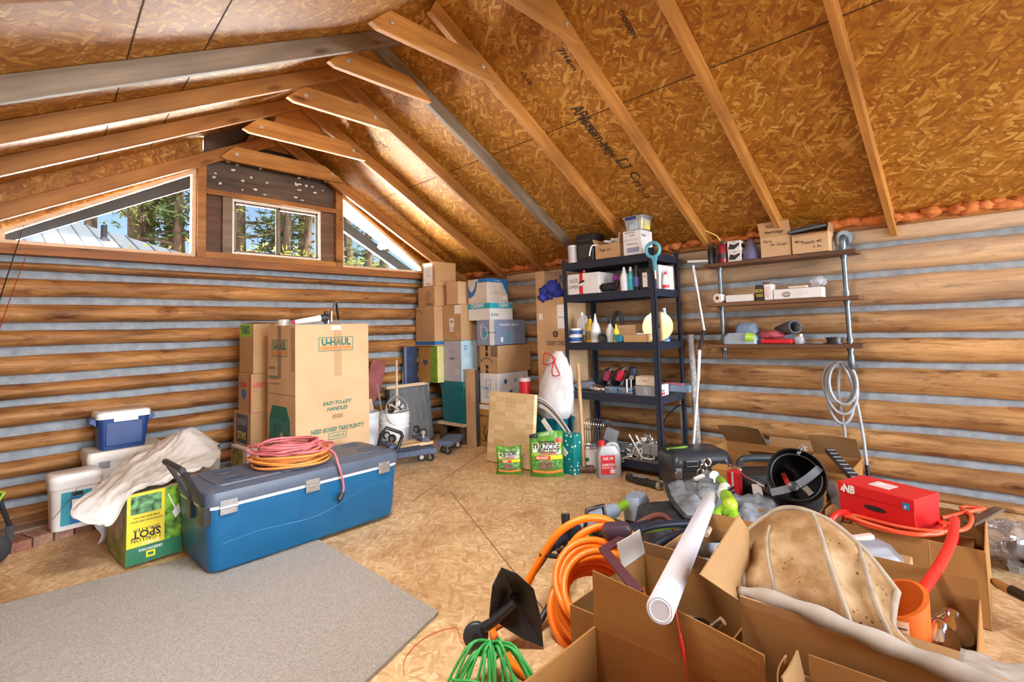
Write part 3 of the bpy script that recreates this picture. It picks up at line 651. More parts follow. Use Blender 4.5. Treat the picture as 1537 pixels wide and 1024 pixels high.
def open_carton(label, X, Y, Z, mat, flaps=(), rz=0, name='open_cardboard_box', inner=None, th=.005, walls='xXyY', cat='box'):
    """open-topped carton; flaps = (edge, angle out from vertical, length, u0, u1)"""
    w, d, h = X[1]-X[0], Y[1]-Y[0], Z[1]-Z[0]
    t = thing(name, label, cat, ((X[0]+X[1])/2, (Y[0]+Y[1])/2, Z[0]), rz)
    mb = MB(); mb.box(-w/2, w/2, -d/2, d/2, 0, th)
    if 'x' in walls: mb.box(-w/2, -w/2+th, -d/2, d/2, 0, h)
    if 'X' in walls: mb.box(w/2-th, w/2, -d/2, d/2, 0, h)
    if 'y' in walls: mb.box(-w/2+th, w/2-th, -d/2, -d/2+th, 0, h)
    if 'Y' in walls: mb.box(-w/2+th, w/2-th, d/2-th, d/2, 0, h)
    mb.build('body', mat, t, local=True, bevel=.0015)
    for fl in flaps:
        e, ang, L, u0, u1 = fl[:5]; La, Lb = L if isinstance(L, tuple) else (L, L); L = max(La, Lb); fm = fl[5] if len(fl) > 5 else mat; sk = fl[6] if len(fl) > 6 else 0
        a = math.radians(ang)
        ex = {'x': (Vector((-w/2+th/2, -d/2, h)), Vector((0, 1, 0)), Vector((-1, 0, 0)), d), 'X': (Vector((w/2-th/2, -d/2, h)), Vector((0, 1, 0)), Vector((1, 0, 0)), d),
              'y': (Vector((-w/2, -d/2+th/2, h)), Vector((1, 0, 0)), Vector((0, -1, 0)), w), 'Y': (Vector((-w/2, d/2-th/2, h)), Vector((1, 0, 0)), Vector((0, 1, 0)), w)}[e]
        o, u, out, S = ex; up = Vector((0, 0, math.cos(a)))+out*math.sin(a); nrm = u.cross(up).normalized()*th*.45
        m2 = MB()
        def fn(i, j):
            q = o+u*S*(u0+(u1-u0)*i)
            b_ = .06*L*math.sin(PI*i)*j*j
            return q+up*(La+(Lb-La)*i)*j+(sk if isinstance(sk, Vector) else Vector((0, 0, 0)))*j+nrm*b_/th*2.0
        n_u, n_v = 7, 5
        vs = [fn(i/(n_u-1), j/(n_v-1)) for j in range(n_v) for i in range(n_u)]
        m2.add(vs, [(j*n_u+i, j*n_u+i+1, (j+1)*n_u+i+1, (j+1)*n_u+i) for j in range(n_v-1) for i in range(n_u-1)])
        m2.build('flap', fm, t, local=True, solid=th*.9)
    return Bx(t, w, d, h)
def rr(w, d, r, n=5):
    pts = []
    for cx, cy, a0 in ((w/2-r, d/2-r, 0), (-w/2+r, d/2-r, PI/2), (-w/2+r, -d/2+r, PI), (w/2-r, -d/2+r, 1.5*PI)):
        for i in range(n+1): a = a0+PI/2*i/n; pts.append((cx+r*math.cos(a), cy+r*math.sin(a)))
    return pts
def loft(mb, lv, m=0, M=None, cap=True):
    """lv: (w, d, corner r, z) rounded-rectangle levels"""
    n = None; vs = []
    for w, d, r, z in lv:
        p = rr(w, d, r); n = len(p); vs += [Vector((x, y, z)) for x, y in p]
    if M is not None: vs = [M @ v for v in vs]
    fs = [(i*n+k, i*n+(k+1) % n, (i+1)*n+(k+1) % n, (i+1)*n+k) for i in range(len(lv)-1) for k in range(n)]
    if cap: fs += [tuple(range(n))[::-1], tuple(range((len(lv)-1)*n, len(lv)*n))]
    return mb.add(vs, fs, m)
def cord_plug(pts_end, d, parent, m):
    a = Vector(pts_end); d = Vector(d).normalized()
    mb = MB().cyl(a, a+d*.045, .013, .017, 12, 0).cyl(a+d*.045, a+d*.05, .017, .015, 12, 0)
    s = d.orthogonal().normalized()*.006
    for k in (-1, 1): mb.bar(a+d*.05+s*k, a+d*.068+s*k, .006, .0015)
    return mb.build('plug', m, parent, smooth=40)

# ------------------------------------------------------------------ carpet
def carpet_mat():
    m, ns, ls, b = nodes_of('beige_carpet')
    n = nd(ns, 'ShaderNodeTexNoise', i_Scale=150.0, i_Detail=4.0, i_Roughness=.8); ls.new(coords(ns, ls), n.inputs[0])
    r = ramp(ns, [(.28, (.42, .385, .345)), (.5, (.78, .74, .69)), (.66, (.96, .94, .90))]); ls.new(n.outputs[0], r.inputs[0])
    ls.new(r.outputs[0], b.inputs['Base Color']); b.inputs['Roughness'].default_value = .95; b.inputs['Specular IOR Level'].default_value = .1
    bumpit(ns, ls, b, n.outputs[0], 1.0, .02); return m
cpm = carpet_mat()
cn = [Vector((-.33, 1.22, 0)), Vector((1.46, 1.83, 0)), Vector((1.52, 3.25, 0)), Vector((-.33, 3.55, 0))]
def cp_pt(u, v, z):
    p = (cn[0]*(1-u)+cn[1]*u)*(1-v)+(cn[3]*(1-u)+cn[2]*u)*v
    j = noise.noise(Vector((u*60, v*60, 3)))*.006; return Vector((p.x+j, p.y+noise.noise(Vector((u*60, v*60, 8)))*.006, z))
mb = MB(); nu, nv = 90, 90
mb.sheet(lambda u, v: cp_pt(u, v, .016+.003*noise.noise(Vector((u*40, v*40, 0)))), nu, nv)
edge = [(i/(nu-1), 0) for i in range(nu)]+[(1, j/(nv-1)) for j in range(1, nv)]+[(1-i/(nu-1), 1) for i in range(1, nu)]+[(0, 1-j/(nv-1)) for j in range(1, nv-1)]
vs = [cp_pt(u, v, .016) for u, v in edge]+[cp_pt(u, v, .0005) for u, v in edge]; k = len(edge)
mb.add(vs, [(i, k+i, k+(i+1) % k, (i+1) % k) for i in range(k)])
tag(mb.build('carpet', cpm), 'loose beige-grey pile carpet remnant lying on the chipboard floor', 'carpet')

# ------------------------------------------------------------------ plank ledge and brick edging
lg = thing('plank_ledge', 'low weathered plank ledge between the log wall and the brick row', 'ledge', (.1, 4.6, 0))
for i, (y0, y1) in enumerate(((4.50, 4.66), (4.665, 4.85))):
    MB().box(-.34, 1.20, y0, y1, .0, .062).build('plank', M_grey_wood if i == 0 else wood('ledge_plank', (.26, .16, .08), (.42, .28, .15), (.55, .40, .24)), lg, bevel=.004)
M_brick = [plain('brick_red', (.26, .11, .075), .85, var=.3, scale=22, bump=.4), plain('brick_brown', (.30, .17, .12), .85, var=.3, scale=22, bump=.4), plain('brick_pinkish', (.40, .22, .17), .85, var=.3, scale=22, bump=.4)]
rnd = random.Random(2)
for k in range(11):
    x = -.30+k*.0995
    o = MB().box(-.047, .047, -.095, .095, 0, .058).build('brick', M_brick[k % 3 if k % 4 else 2], bevel=.004)
    o.location = (x, 4.14+.27*(x+.3)+.07, 0); o.rotation_euler = (0, 0, .26+rnd.uniform(-.02, .02))
    tag(o, 'brick in the row edging the plank ledge, %s from the left wall' % ['first', 'second', 'third', 'fourth', 'fifth', 'sixth', 'seventh', 'eighth', 'ninth', 'tenth', 'eleventh'][k], 'brick', 'bricks edging the plank ledge')

# ------------------------------------------------------------------ big blue cooler
ct = thing('cooler', 'long blue chest cooler with a grey lid, half on the carpet', 'cooler', (1.475, 3.205, .0))
M_cb = plain('cooler_blue', (.004, .105, .255), .35, var=.08); M_cl = plain('cooler_lid_slate', (.075, .10, .15), .42, var=.08)
T = Matrix.Translation((1.475, 3.205, 0)); W_, D_ = 1.15, .50
mb = MB(); loft(mb, [(W_-.09, D_-.09, .05, .018), (W_-.05, D_-.05, .055, .03), (W_-.035, D_-.035, .055, .09), (W_-.005, D_-.005, .055, .345)], 0, T); mb.build('body', M_cb, ct, smooth=50)
mb = MB(); loft(mb, [(W_, D_, .055, .345), (W_, D_, .055, .362)], 0, T); mb.build('white_band', P_white, ct)
mb = MB(); loft(mb, [(W_+.015, D_+.015, .06, .362), (W_+.02, D_+.02, .06, .40), (W_+.005, D_+.005, .055, .428), (W_-.06, D_-.06, .05, .442)], 0, T); ld = mb.build('lid', M_cl, ct, smooth=50)
mb = MB(); loft(mb, [(W_-.13, D_-.13, .04, .441), (W_-.14, D_-.14, .04, .449)], 0, T); mb.build('lid_panel', M_cl, ld, smooth=40)
for x, y in ((1.085, 3.30), (1.085, 3.10), (1.90, 3.31), (1.90, 3.12)):
    mb = MB(); mb.lathe([(.046, .450), (.050, .4535), (.053, .450)], (x, y, 0), n=28, caps=False); mb.lathe([(.046, .4502), (.034, .4495), (0.001, .4495)], (x, y, 0), n=28, caps=False, m=1)
    mb.build('cup_holder', [M_cl, plain('cup_recess', (.04, .075, .15), .5)], ld, smooth=60)
for x in (1.00, 1.45, 1.93):
    h = MB(); y0 = 2.949
    h.box(x-.042, x+.042, y0-.006, y0, .352, .385).box(x-.042, x+.042, y0-.006, y0, .315, .345).cyl((x-.045, y0-.009, .349), (x+.045, y0-.009, .349), .0055, n=10)
    for a in (-.028, .028):
        for z in (.37, .33): h.cyl((x+a, y0-.006, z), (x+a, y0-.0095, z), .006, n=8)
    h.build('hinge', STEEL, ct, bevel=.0015)
wv = [(.98+.1*k, 2.957+.002, .165+(.055/(1+math.exp(-(k-6.8)*1.1)))*1.6+.012*math.sin(k*.9)) for k in range(11)]
mb = MB().tube(smooth_path([(p[0], 2.9605-.001*0+(.345-p[2])*.055, p[2]) for p in wv], 5), .003, 6); mb.build('moulded_wave', plain('cooler_blue_edge', (.08, .25, .46), .4), ct, smooth=60)
mb = MB()
for k in range(3): mb.tube([(1.0+.02*k, 2.978, .09+.028*k), (1.13-.01*k, 2.976, .095+.028*k)], .0025, 5); mb.tube([(1.82, 2.970, .17+.025*k), (1.97, 2.970, .18+.025*k)], .0025, 5)
mb.build('moulded_rib', plain('cooler_blue_edge', (.08, .25, .46), .4), ct)
hb = MB(); hb.bar((.905, 3.0, .36), (.79, 2.97, .575), .035, .022); hb.bar((.905, 3.2, .36), (.79, 3.23, .575), .035, .022); hb.cyl((.79, 2.95, .575), (.79, 3.25, .575), .016)
hb.box(.885, .925, 2.97, 3.03, .27, .37); hb.box(.885, .925, 3.17, 3.23, .27, .37); hb.build('tow_handle', P_black, ct, bevel=.004)
M_pink = plain('pink_cord', (.62, .17, .20), .5, var=.2); M_ora = plain('faded_orange_cord', (.72, .27, .06), .5, var=.15)
o = thing('extension_cord', 'coil of faded orange extension cord lying under the pink one on the cooler lid', 'cord', (1.44, 3.20, .46))
MB().tube(coil((1.44, 3.20, .462), .235, 9, .006, .03, 30, 4, zj=.012, spread=.45), .0075, 7).build('cable', M_ora, o, smooth=60)
o = thing('extension_cord', 'faded pink-red extension cord coiled on the cooler, its plug hanging down the front', 'cord', (1.44, 3.20, .50))
pk = coil((1.44, 3.21, .512), .225, 9, .0052, .05, 30, 8, zj=.018, spread=.5)
MB().tube(pk, .0065, 7).build('cable', M_pink, o, smooth=60)
tail = smooth_path([pk[-1], (1.56, 3.1, .545), (1.60, 2.99, .505), (1.60, 2.928, .44), (1.63, 2.925, .32), (1.625, 2.922, .27)], 6)
MB().tube(tail, .0065, 7).build('cable', M_pink, o, smooth=60); cord_plug((1.625, 2.922, .272), (-.5, -.1, -.7), o, P_black)

# ------------------------------------------------------------------ sprayer carton (stands upside down)
sp = carton('green and yellow printed spot sprayer box standing beside the blue cooler', (.662, .925), (3.462, 3.87), (.017, .39), cardboard('kraft_dusky', (.42, .33, .20)), rz=.03, name='sprayer_box')
M_grass = plain('printed_grass', (.16, .36, .03), .5, var=.75, scale=26); M_dkgrn = plain('printed_dark_green', (.02, .17, .085), .5)
sp.decal('-y', 0.0, 1, 0.0, 1, M_grass); sp.decal('-y', 0, .66, .24, 1, plain('printed_yellow', (.78, .62, .03), .5, var=.05), lift=.0012); sp.decal('-y', 0, 1, 0, .24, M_dkgrn, lift=.0012); sp.decal('-y', .06, .60, .70, .96, plain('printed_photo', (.10, .25, .10), .5, var=.9, scale=40), 'printed_photo', .0018)
sp.txt('-y', 'SPOT', .34, .415, .036, I_black, .135, flip=True, lift=.0024, bold=.03); sp.txt('-y', 'SPRAYER', .34, .475, .018, I_black, .125, flip=True, lift=.0024); sp.txt('-y', '2 GALLON', .34, .335, .020, I_black, .14, flip=True, lift=.0024); sp.txt('-y', '15 VOLT', .42, .275, .014, I_white, .08, flip=True, lift=.0024); sp.txt('-y', 'GREENWORKS', .42, .185, .014, I_white, .11, flip=True, lift=.0024)
sp.decal('-y', .34, .50, .06, .15, I_yellow, lift=.0024); sp.decal('-y', .37, .47, .085, .125, M_dkgrn, lift=.003)
sp.txt('-y', 'BATTERY-POWERED WEED CONTROL', .34, .60, .009, I_black, .15, flip=True, lift=.0024); sp.txt('-y', 'PUMP-FREE SPRAYING', .34, .65, .009, I_black, .12, flip=True, lift=.0024)
sp.decal('-x', .0, 1, 0, 1, plain('printed_olive', (.24, .30, .08), .5, var=.5, scale=9)); sp.poly('-x', [(.5+.3*math.cos(a*PI/8), .55+.28*math.sin(a*PI/8)) for a in range(16)], plain('printed_bottle', (.40, .34, .26), .5, var=.4), lift=.0018)
sp.marks('-y', [[(.72, .9), (.86, .66)]], I_white, .006); sp.poly('-y', [(.80, .62), (.92, .72), (.97, .6), (.86, .52)], PAPER, lift=.002)

# ------------------------------------------------------------------ pale coolers and pail at the left wall
wc = thing('cooler', 'white chest cooler on the plank ledge, under the small blue cooler', 'cooler', (.875, 4.70, .062))
mb = MB(); Tm = Matrix.Translation((.875, 4.665, .062)); loft(mb, [(.40, .26, .03, 0), (.44, .30, .03, .33)], 0, Tm); mb.build('body', P_white, wc, smooth=50)
mb = MB(); loft(mb, [(.455, .315, .03, .33), (.46, .32, .03, .375), (.44, .30, .03, .40)], 0, Tm); mb.build('lid', plain('aged_white_plastic', (.70, .68, .64), .5), wc, smooth=50)
for x in (.74, .98): MB().box(x-.03, x+.03, 4.500, 4.508, .36, .40).build('hinge', P_grey, wc, bevel=.002)
bc = thing('cooler', 'small dark blue cooler with a white lid on top of the white cooler', 'cooler', (.86, 4.66, .4625))
Tm = Matrix.Translation((.855, 4.66, .4625)); mb = MB(); loft(mb, [(.26, .20, .03, 0), (.30, .235, .035, .215)], 0, Tm); mb.box(.75, .96, 4.545, 4.56, .49, .66); mb.build('body', P_blue, bc, smooth=50, bevel=.003)
mb = MB(); loft(mb, [(.315, .25, .035, .215), (.315, .25, .035, .25), (.29, .23, .03, .262)], 0, Tm); mb.box(.79, .93, 4.528, 4.54, .655, .70); mb.build('lid', P_white, bc, smooth=50)
for s in (-1, 1): MB().prism([(.148, .16), (.19, .19), (.19, .215), (.15, .225)], -.06, .06, Tm @ Matrix(((s, 0, 0, 0), (0, 0, 1, 0), (0, 1, 0, 0), (0, 0, 0, 1)))).build('handle', P_blue, bc, bevel=.004)
pl = thing('pail', 'white rectangular pail with a turquoise label standing on the brick edging', 'bucket', (.57, 4.40, .0585))
Tm = Matrix.Translation((.568, 4.385, .0585)) @ Rz(.02); mb = MB(); loft(mb, [(.225, .18, .04, 0), (.25, .20, .045, .26)], 0, Tm); mb.build('body', P_white, pl, smooth=50)
mb = MB(); loft(mb, [(.268, .218, .05, .255), (.268, .218, .05, .29), (.272, .222, .05, .295), (.268, .218, .05, .32), (.245, .20, .05, .335)], 0, Tm); mb.build('lid', P_white, pl, smooth=50)
lb = Bx(pl, .25, .224, .3); 
M_sw = plain('label_turquoise', (.03, .35, .48), .5)
Lm = lambda u, v, l=.0: Tm @ Vector((-.12+.24*u, -.0905-.010*v-l, .28*v))
def pq(name, u0, u1, v0, v1, m, l): MB().add([Lm(u0, v0, l), Lm(u1, v0, l), Lm(u1, v1, l), Lm(u0, v1, l)], [(0, 1, 2, 3)]).build(name, m, pl)
pq('label', .18, .80, .10, .82, M_sw, .0035); pq('label_band', .36, .64, .12, .70, I_blue, .0045); pq('label_band', .40, .62, .48, .64, I_white, .005); pq('label_band', .38, .62, .72, .80, I_black, .005)
MB().tube([Lm(.02, .3, .006), Lm(.3, .62, .012), Lm(.5, .9, .012)], .002, 5).build('bail', STEEL, pl)

# tripod stand and rods at the far left edge
ts = thing('folding_stand', 'black tubular folding stand with a round foot at the left wall', 'stand', (.22, 4.1, .0))
mb = MB().tube([(.16, 4.32, .56), (.235, 4.27, .27), (.268, 4.26, .16)], .012, 8); mb.box(.25, .285, 4.24, 4.28, .08, .17); mb.build('leg', P_black, ts)
MB().tube([(.16, 4.32, .56), (.10, 4.10, .0)], .012, 8).build('leg', P_black, ts)
MB().lathe([(.07, -.012), (.085, 0), (.07, .012)], (.185, 4.12, .088), (0, 1, 0), 20).build('wheel', RUB, ts, smooth=50)
MB().tube([(.12, 4.3, .4), (.24, 4.27, .36), (.14, 4.18, .2)], .008, 6).build('brace', P_green, ts)
fr = [(thing('fishing_rod', 'dark thin fishing rod leaning at the left corner of the gable wall', 'rod', (.17, 4.66, .06)), P_black, [(-.05, 3.9, .065), (.10, 4.35, 1.0), (.32, 4.84, 2.03)], .0075),
      (thing('fishing_rod', 'thin red fishing rod leaning at the left corner of the gable wall', 'rod', (.2, 4.66, .06)), plain('red_rod', (.35, .02, .02), .35), [(.0, 3.95, .065), (.16, 4.42, 1.1), (.345, 4.84, 1.86)], .005)]
for t, m, p, r in fr:
    MB().tube(smooth_path(p, 8), [r*(1-.65*i/16) for i in range(17)], 7).build('blank', m, t, smooth=60); MB().cyl(p[0], tuple(Vector(p[0])+(Vector(p[1])-Vector(p[0]))*.25), .013, .011, 10).build('grip', RUB, t)

# ------------------------------------------------------------------ drop cloth
M_canvas = plain('off_white_canvas', (.60, .58, .56), .9, var=.08, scale=7, bump=.2, spec=.1)
rows = [[(.535, 3.42, .275), (.60, 3.43, .26), (.68, 3.44, .385), (.79, 3.45, .405), (.872, 3.475, .42)],
        [(.44, 3.50, .345), (.58, 3.53, .39), (.737, 3.55, .42), (.90, 3.55, .435), (1.03, 3.55, .43)],
        [(.63, 3.85, .395), (.757, 3.85, .435), (.90, 3.85, .46), (1.06, 3.85, .465), (1.247, 3.85, .41)],
        [(.76, 4.10, .425), (.877, 4.10, .475), (1.03, 4.10, .545), (1.153, 4.10, .58), (1.31, 4.10, .44)],
        [(.84, 4.30, .41), (.945, 4.30, .445), (1.09, 4.30, .50), (1.215, 4.30, .50), (1.40, 4.30, .39)],
        [(.84, 4.41, .10), (.96, 4.42, .15), (1.10, 4.42, .20), (1.25, 4.42, .22), (1.42, 4.40, .15)]]
def bic(u, v):
    R_, C_ = len(rows)-1, len(rows[0])-1
    def cr(p0, p1, p2, p3, t): return .5*((2*p1)+(p2-p0)*t+(2*p0-5*p1+4*p2-p3)*t*t+(p3-p0+3*(p1-p2))*t**3)
    fu = min(u*C_, C_-1e-6); fv = min(v*R_, R_-1e-6); iu, iv = int(fu), int(fv)
    g = lambda r, c: Vector(rows[max(0, min(R_, r))][max(0, min(C_, c))])
    rr_ = [cr(g(iv+k, iu-1), g(iv+k, iu), g(iv+k, iu+1), g(iv+k, iu+2), fu-iu) for k in (-1, 0, 1, 2)]
    return cr(*rr_, fv-iv)
def clothf(u, v):
    p = bic(u, v); q = Vector((u*5, v*6, 0))
    d = .016*noise.noise(q)+.030*(.5-abs(noise.noise(q*1.4+Vector((4, 0, 0)))))+.006*noise.noise(q*5); rdg = .016*max(0, noise.noise(Vector((u*3+v*2, v*9-u*4, 7))))
    return p+Vector((rdg*.4, -rdg*.5, d+rdg))
o = MB().sheet(clothf, 70, 70).build('drop_cloth', M_canvas, solid=.004, smooth=80)
tag(o, 'rumpled off-white canvas drop cloth thrown over boxes beside the blue cooler', 'cloth')
carton('plain carton mostly hidden under the drop cloth behind the sprayer box', (.72, 1.10), (3.95, 4.28), (.0, .35), K_tan)
o = MB().sheet(lambda u, v: Vector((.63+.16*u+.02*math.sin(v*5), 4.02+.30*u*.3-.05*v, .005+.15*v+.012*noise.noise(Vector((u*6, v*7, 2))))), 20, 16).build('plastic_bag', plain('white_poly_bag', (.74, .74, .74), .35, bump=.3), solid=.003, smooth=80)
tag(o, 'crumpled white plastic bag on the floor left of the sprayer box', 'bag')

# ------------------------------------------------------------------ wardrobe box and the stack beside it
wb = carton('tall brown wardrobe moving box with green and orange print behind the blue cooler', (1.67, 2.262), (3.65, 4.13), (0, 1.295), K_lite, name='wardrobe_box')
def uhaul(f, u, v, w, h):
    o, ud, vd, W, H = wb.frame(f); a, b = w/W/2, h/H/2
    cs = [(u-a, v-b), (u+a, v-b), (u+a, v+b), (u-a, v+b), (u-a, v-b)]
    wb.marks(f, [cs], I_green, .005, 'logo_frame'); wb.decal(f, u-a*.92, u+a*.92, v-b*.82, v-b*.35, I_orange, 'logo_bar', .0012); wb.txt(f, 'U-HAUL', u, v+b*.25, h*.50, I_green, w*.86, name='logo_lettering', bold=.05)
uhaul('-y', .53, .885, .275, .10); uhaul('-x', .45, .87, .26, .12)
wb.txt('-y', 'EASY-TO-LIFT', .54, .545, .026, I_green, .235, skew=.25, bold=.035); wb.txt('-y', 'HANDLES', .54, .512, .026, I_green, .17, skew=.25, bold=.035); wb.txt('-y', 'NEED BOXES? TAKE PLENTY!', .55, .395, .030, I_green, .43, skew=.2, bold=.035); wb.marks('-y', [[(.42, .34), (.66, .34), (.66, .375), (.42, .375), (.42, .34)]], I_green, .004); wb.txt('-y', 'U-HAUL', .54, .357, .02, I_green, .12)
wb.poly('-y', [(.47+.002*0, .462), (.475, .456), (.61, .456), (.615, .462), (.615, .474), (.61, .48), (.475, .48), (.47, .474)], K_dark, 'hand_hole', .001)
wb.txt('-x', 'GRAND', .18, .755, .024, I_green, .11); wb.txt('-x', 'WARDROBE', .24, .70, .026, I_green, .18); wb.txt('-x', 'BOX UP TO 2 FT', .28, .665, .013, I_green, .2)
wb.decal('-x', .08, .82, .14, .46, plain('jacket_print', (.03, .19, .16), .6, var=.4, scale=14), 'jacket_print'); wb.poly('-x', [(.42, .16), (.5, .3), (.47, .38), (.55, .40), (.62, .34), (.63, .16)], plain('jacket_tan', (.50, .36, .22), .6), lift=.0014); wb.poly('-x', [(.08, .46), (.2, .54), (.7, .54), (.82, .46)], I_green, lift=.001)
wb.decal('-x', 0, 1, .605, .611, K_dark, 'flap_edge', .0015); wb.decal('-x', .86, 1.0, .74, .98, BTAPE, 'tape', .002); wb.decal('-x', .4, .52, .7, 1, TAPE, 'tape', .0022); wb.decal('-y', .50, .60, .70, .985, TAPE, 'tape', .0034); wb.decal('-y', .465, .60, .965, .99, PAPER, 'label', .002)
cl = thing('caulking_gun', 'white and red caulking gun lying on top of the wardrobe box', 'tool', (1.88, 3.80, 1.297))
MB().cyl((1.76, 3.85, 1.318), (1.93, 3.78, 1.345), .017, .026, 14).build('tube', P_white, cl, smooth=50); MB().cyl((1.93, 3.78, 1.345), (1.97, 3.765, 1.35), .028, .028, 14).build('barrel', P_black, cl); MB().cyl((1.73, 3.86, 1.314), (1.76, 3.85, 1.318), .004, .015, 10).build('nozzle', P_red, cl)
cm = thing('bar_clamp', 'black bar clamp standing open like an inverted V on the wardrobe box', 'clamp', (2.05, 3.80, 1.297))
mb = MB().bar((1.985, 3.79, 1.34), (2.055, 3.78, 1.475), .018, .010).bar((2.055, 3.78, 1.475), (2.085, 3.79, 1.305), .014, .010); mb.build('bar', P_black, cm)
mb = MB().bar((1.98, 3.78, 1.315), (2.10, 3.80, 1.315), .03, .03); mb.cyl((2.0, 3.75, 1.312), (2.0, 3.75, 1.40), .006); mb.build('jaw', STEEL, cm, bevel=.003)
MB().cyl((1.975, 3.79, 1.30), (1.975, 3.79, 1.40), .014).build('handle', P_black, cm)
tp = MB().lathe([(.018, 0), (.042, 0), (.042, .045), (.018, .045)], (1.74, 4.0, 1.297), n=24).build('tape_roll', glassy('tape_clear', (.95, .9, .8), .2, .5), smooth=40); tag(tp, 'roll of clear packing tape standing on the wardrobe box corner', 'tape')

SG = 'cartons stacked against the gable wall beside the wardrobe box'
a = carton('white carton with an orange logo at the bottom of the stack beside the wardrobe box', (1.585, 1.95), (4.30, 4.63), (0, .347), K_white, group=SG); a.decal('-x', .05, .75, .3, .95, plain('camo_print', (.30, .28, .10), .6, var=.7, scale=30)); a.marks('-x', [[(.78, .2), (.95, .2), (.95, .6)]], I_orange, .006)
a = carton('brown carton with a dark upside-down SALE poster, second from the floor beside the wardrobe box', (1.613, 1.95), (4.30, 4.66), (.348, .618), K_tan, group=SG); a.decal('-x', .18, .82, .08, .92, plain('poster_slate', (.06, .08, .14), .5, var=.3)); a.txt('-x', 'SALE', .5, .32, .055, plain('poster_yellow', (.75, .72, .10), .5), .17, flip=True, lift=.002, bold=.03); a.decal('-x', .25, .75, .6, .8, plain('poster_grey', (.2, .24, .3), .5), lift=.0015)
a = carton('brown moving carton with red stripe and blue shield, in the stack beside the wardrobe box', (1.615, 1.93), (4.30, 4.565), (.619, .924), K_tan, group=SG, tape='y'); a.txt('-x', 'UNITED', .36, .70, .035, I_red, .15, bold=.03); a.poly('-x', [(.28, .58), (.62, .58), (.62, .42), (.45, .30), (.28, .42)], I_blue); a.decal('-x', .84, .95, .0, 1, I_red); a.txt('-y', 'UNITED', .3, .70, .035, I_red, .15, bold=.03)
a = carton('brown carton with a lime YARD sticker, topmost of the stack beside the wardrobe box', (1.63, 1.92), (4.30, 4.59), (.926, 1.322), K_tan, group=SG, tape='y'); a.decal('-x', .0, .88, .74, 1.0, I_lime); a.txt('-x', 'YARD', .46, .87, .06, I_green, .19, lift=.002, bold=.04); a.txt('-y', 'E', .62, .38, .05, I_red)
fo = MB().box(-.15, .15, -.14, .14, 0, .003).build('loose_flap', K_tan)
fo.location = (1.80, 4.46, 1.3275); fo.rotation_euler = (0, .02, .1); tag(fo, 'loose sheet of brown cardboard on top of the YARD carton', 'cardboard')

# ------------------------------------------------------------------ buckets, paddle, panel, dollies
def pail(name, label, c, r0, r1, h, mat, ribs=(), cat='bucket'):
    t = thing(name, label, cat, c); pr = [(r0, 0)]
    for f in ribs: pr += [(r0+(r1-r0)*f, h*f), (r0+(r1-r0)*f+.006, h*f+.002), (r0+(r1-r0)*f+.006, h*f+.010), (r0+(r1-r0)*f+.001, h*f+.012)]
    pr += [(r1, h), (r1-.005, h), (r0-.005, .01), (.001, .01)]
    MB().lathe(pr, c, n=28).build('body', mat, t, smooth=40); return t
t = pail('bucket', 'white bucket filled with cables and sticks behind the dolly', (3.07, 4.50, 0), .135, .155, .42, P_white, (.62, .74, .86))
arcp = arc((3.07, 4.42, .42), .15, 0, PI, 12, (1, 0, 0), (0, -.35, -.9)); MB().tube(arcp, .003, 6).build('bail', STEEL, t)
j = thing('cable', 'loop of clear hose sticking up out of the white bucket', 'hose', (3.1, 4.5, .4)); MB().tube(arc((3.11, 4.5, .43), .13, -.3, PI+.3, 22, (1, 0, 0), (0, .15, 1)), .011, 8).build('tube', glassy('grey_clear_hose', (.75, .77, .8), .2, .35, (.5, .52, .56)), j, smooth=60)
j = thing('cable', 'tangle of black and white cables in the white bucket', 'cable', (3.05, 4.5, .4)); rnd = random.Random(4)
for m in (P_black, P_white, plain('putty_cable', (.55, .45, .33), .5)): MB().tube(smooth_path([(3.07+rnd.uniform(-.09, .09), 4.5+rnd.uniform(-.08, .08), .40+rnd.uniform(.0, .13)) for _ in range(8)], 5), .011, 7).build('cable', m, j, smooth=60)
j = thing('broom_stick', 'bare wooden stick standing upright in the white bucket', 'stick', (3.14, 4.52, .05)); MB().cyl((3.11, 4.5, .02), (3.165, 4.58, .93), .012).build('stick', M_tan_trim, j)
j = thing('metal_rod', 'thin metal rod leaning out of the left of the white bucket', 'rod', (2.97, 4.5, .1)); MB().cyl((3.0, 4.5, .03), (2.86, 4.47, .72), .007).build('rod', STEEL, j)
t = pail('bucket', 'pale grey-white bucket partly hidden behind the wardrobe box', (2.66, 4.40, 0), .13, .145, .48, plain('pale_blue_white', (.66, .70, .74), .4), (.8, .9))
t = thing('plywood_board', 'tan plywood offcut leaning behind the pale bucket', 'board', (2.85, 4.7, 0)); MB().bar((2.80, 4.58, .005), (2.74, 4.78, .68), .40, .014, up=(0, 1, .3)).build('board', M_tan_trim, t, bevel=.002)
t = thing('wooden_plank', 'short dark plank leaning beside the pale bucket', 'board', (2.9, 4.4, 0)); MB().bar((2.92, 4.40, .005), (2.80, 4.50, .40), .09, .02, up=(0, 1, .2)).build('plank', M_grey_wood, t, bevel=.002)
t = thing('paddle', 'dull red paddle leaning blade-up on the gable wall behind the white bucket', 'paddle', (3.2, 4.7, .0)); ex = Vector((.25, .12, -1)).normalized(); s = Vector((1, 0, .25)).normalized()
top = Vector((3.06, 4.74, .93)); pts = [(-.075, 0), (.075, 0), (.09, -.06), (.085, -.30), (.05, -.40), (.018, -.46), (-.018, -.46), (-.05, -.40), (-.085, -.30), (-.09, -.06)]
Mp = Matrix((( .97, .25, 0, top.x), (0, .03, -1, top.y), (-.24, .96, 0, top.z), (0, 0, 0, 1)))
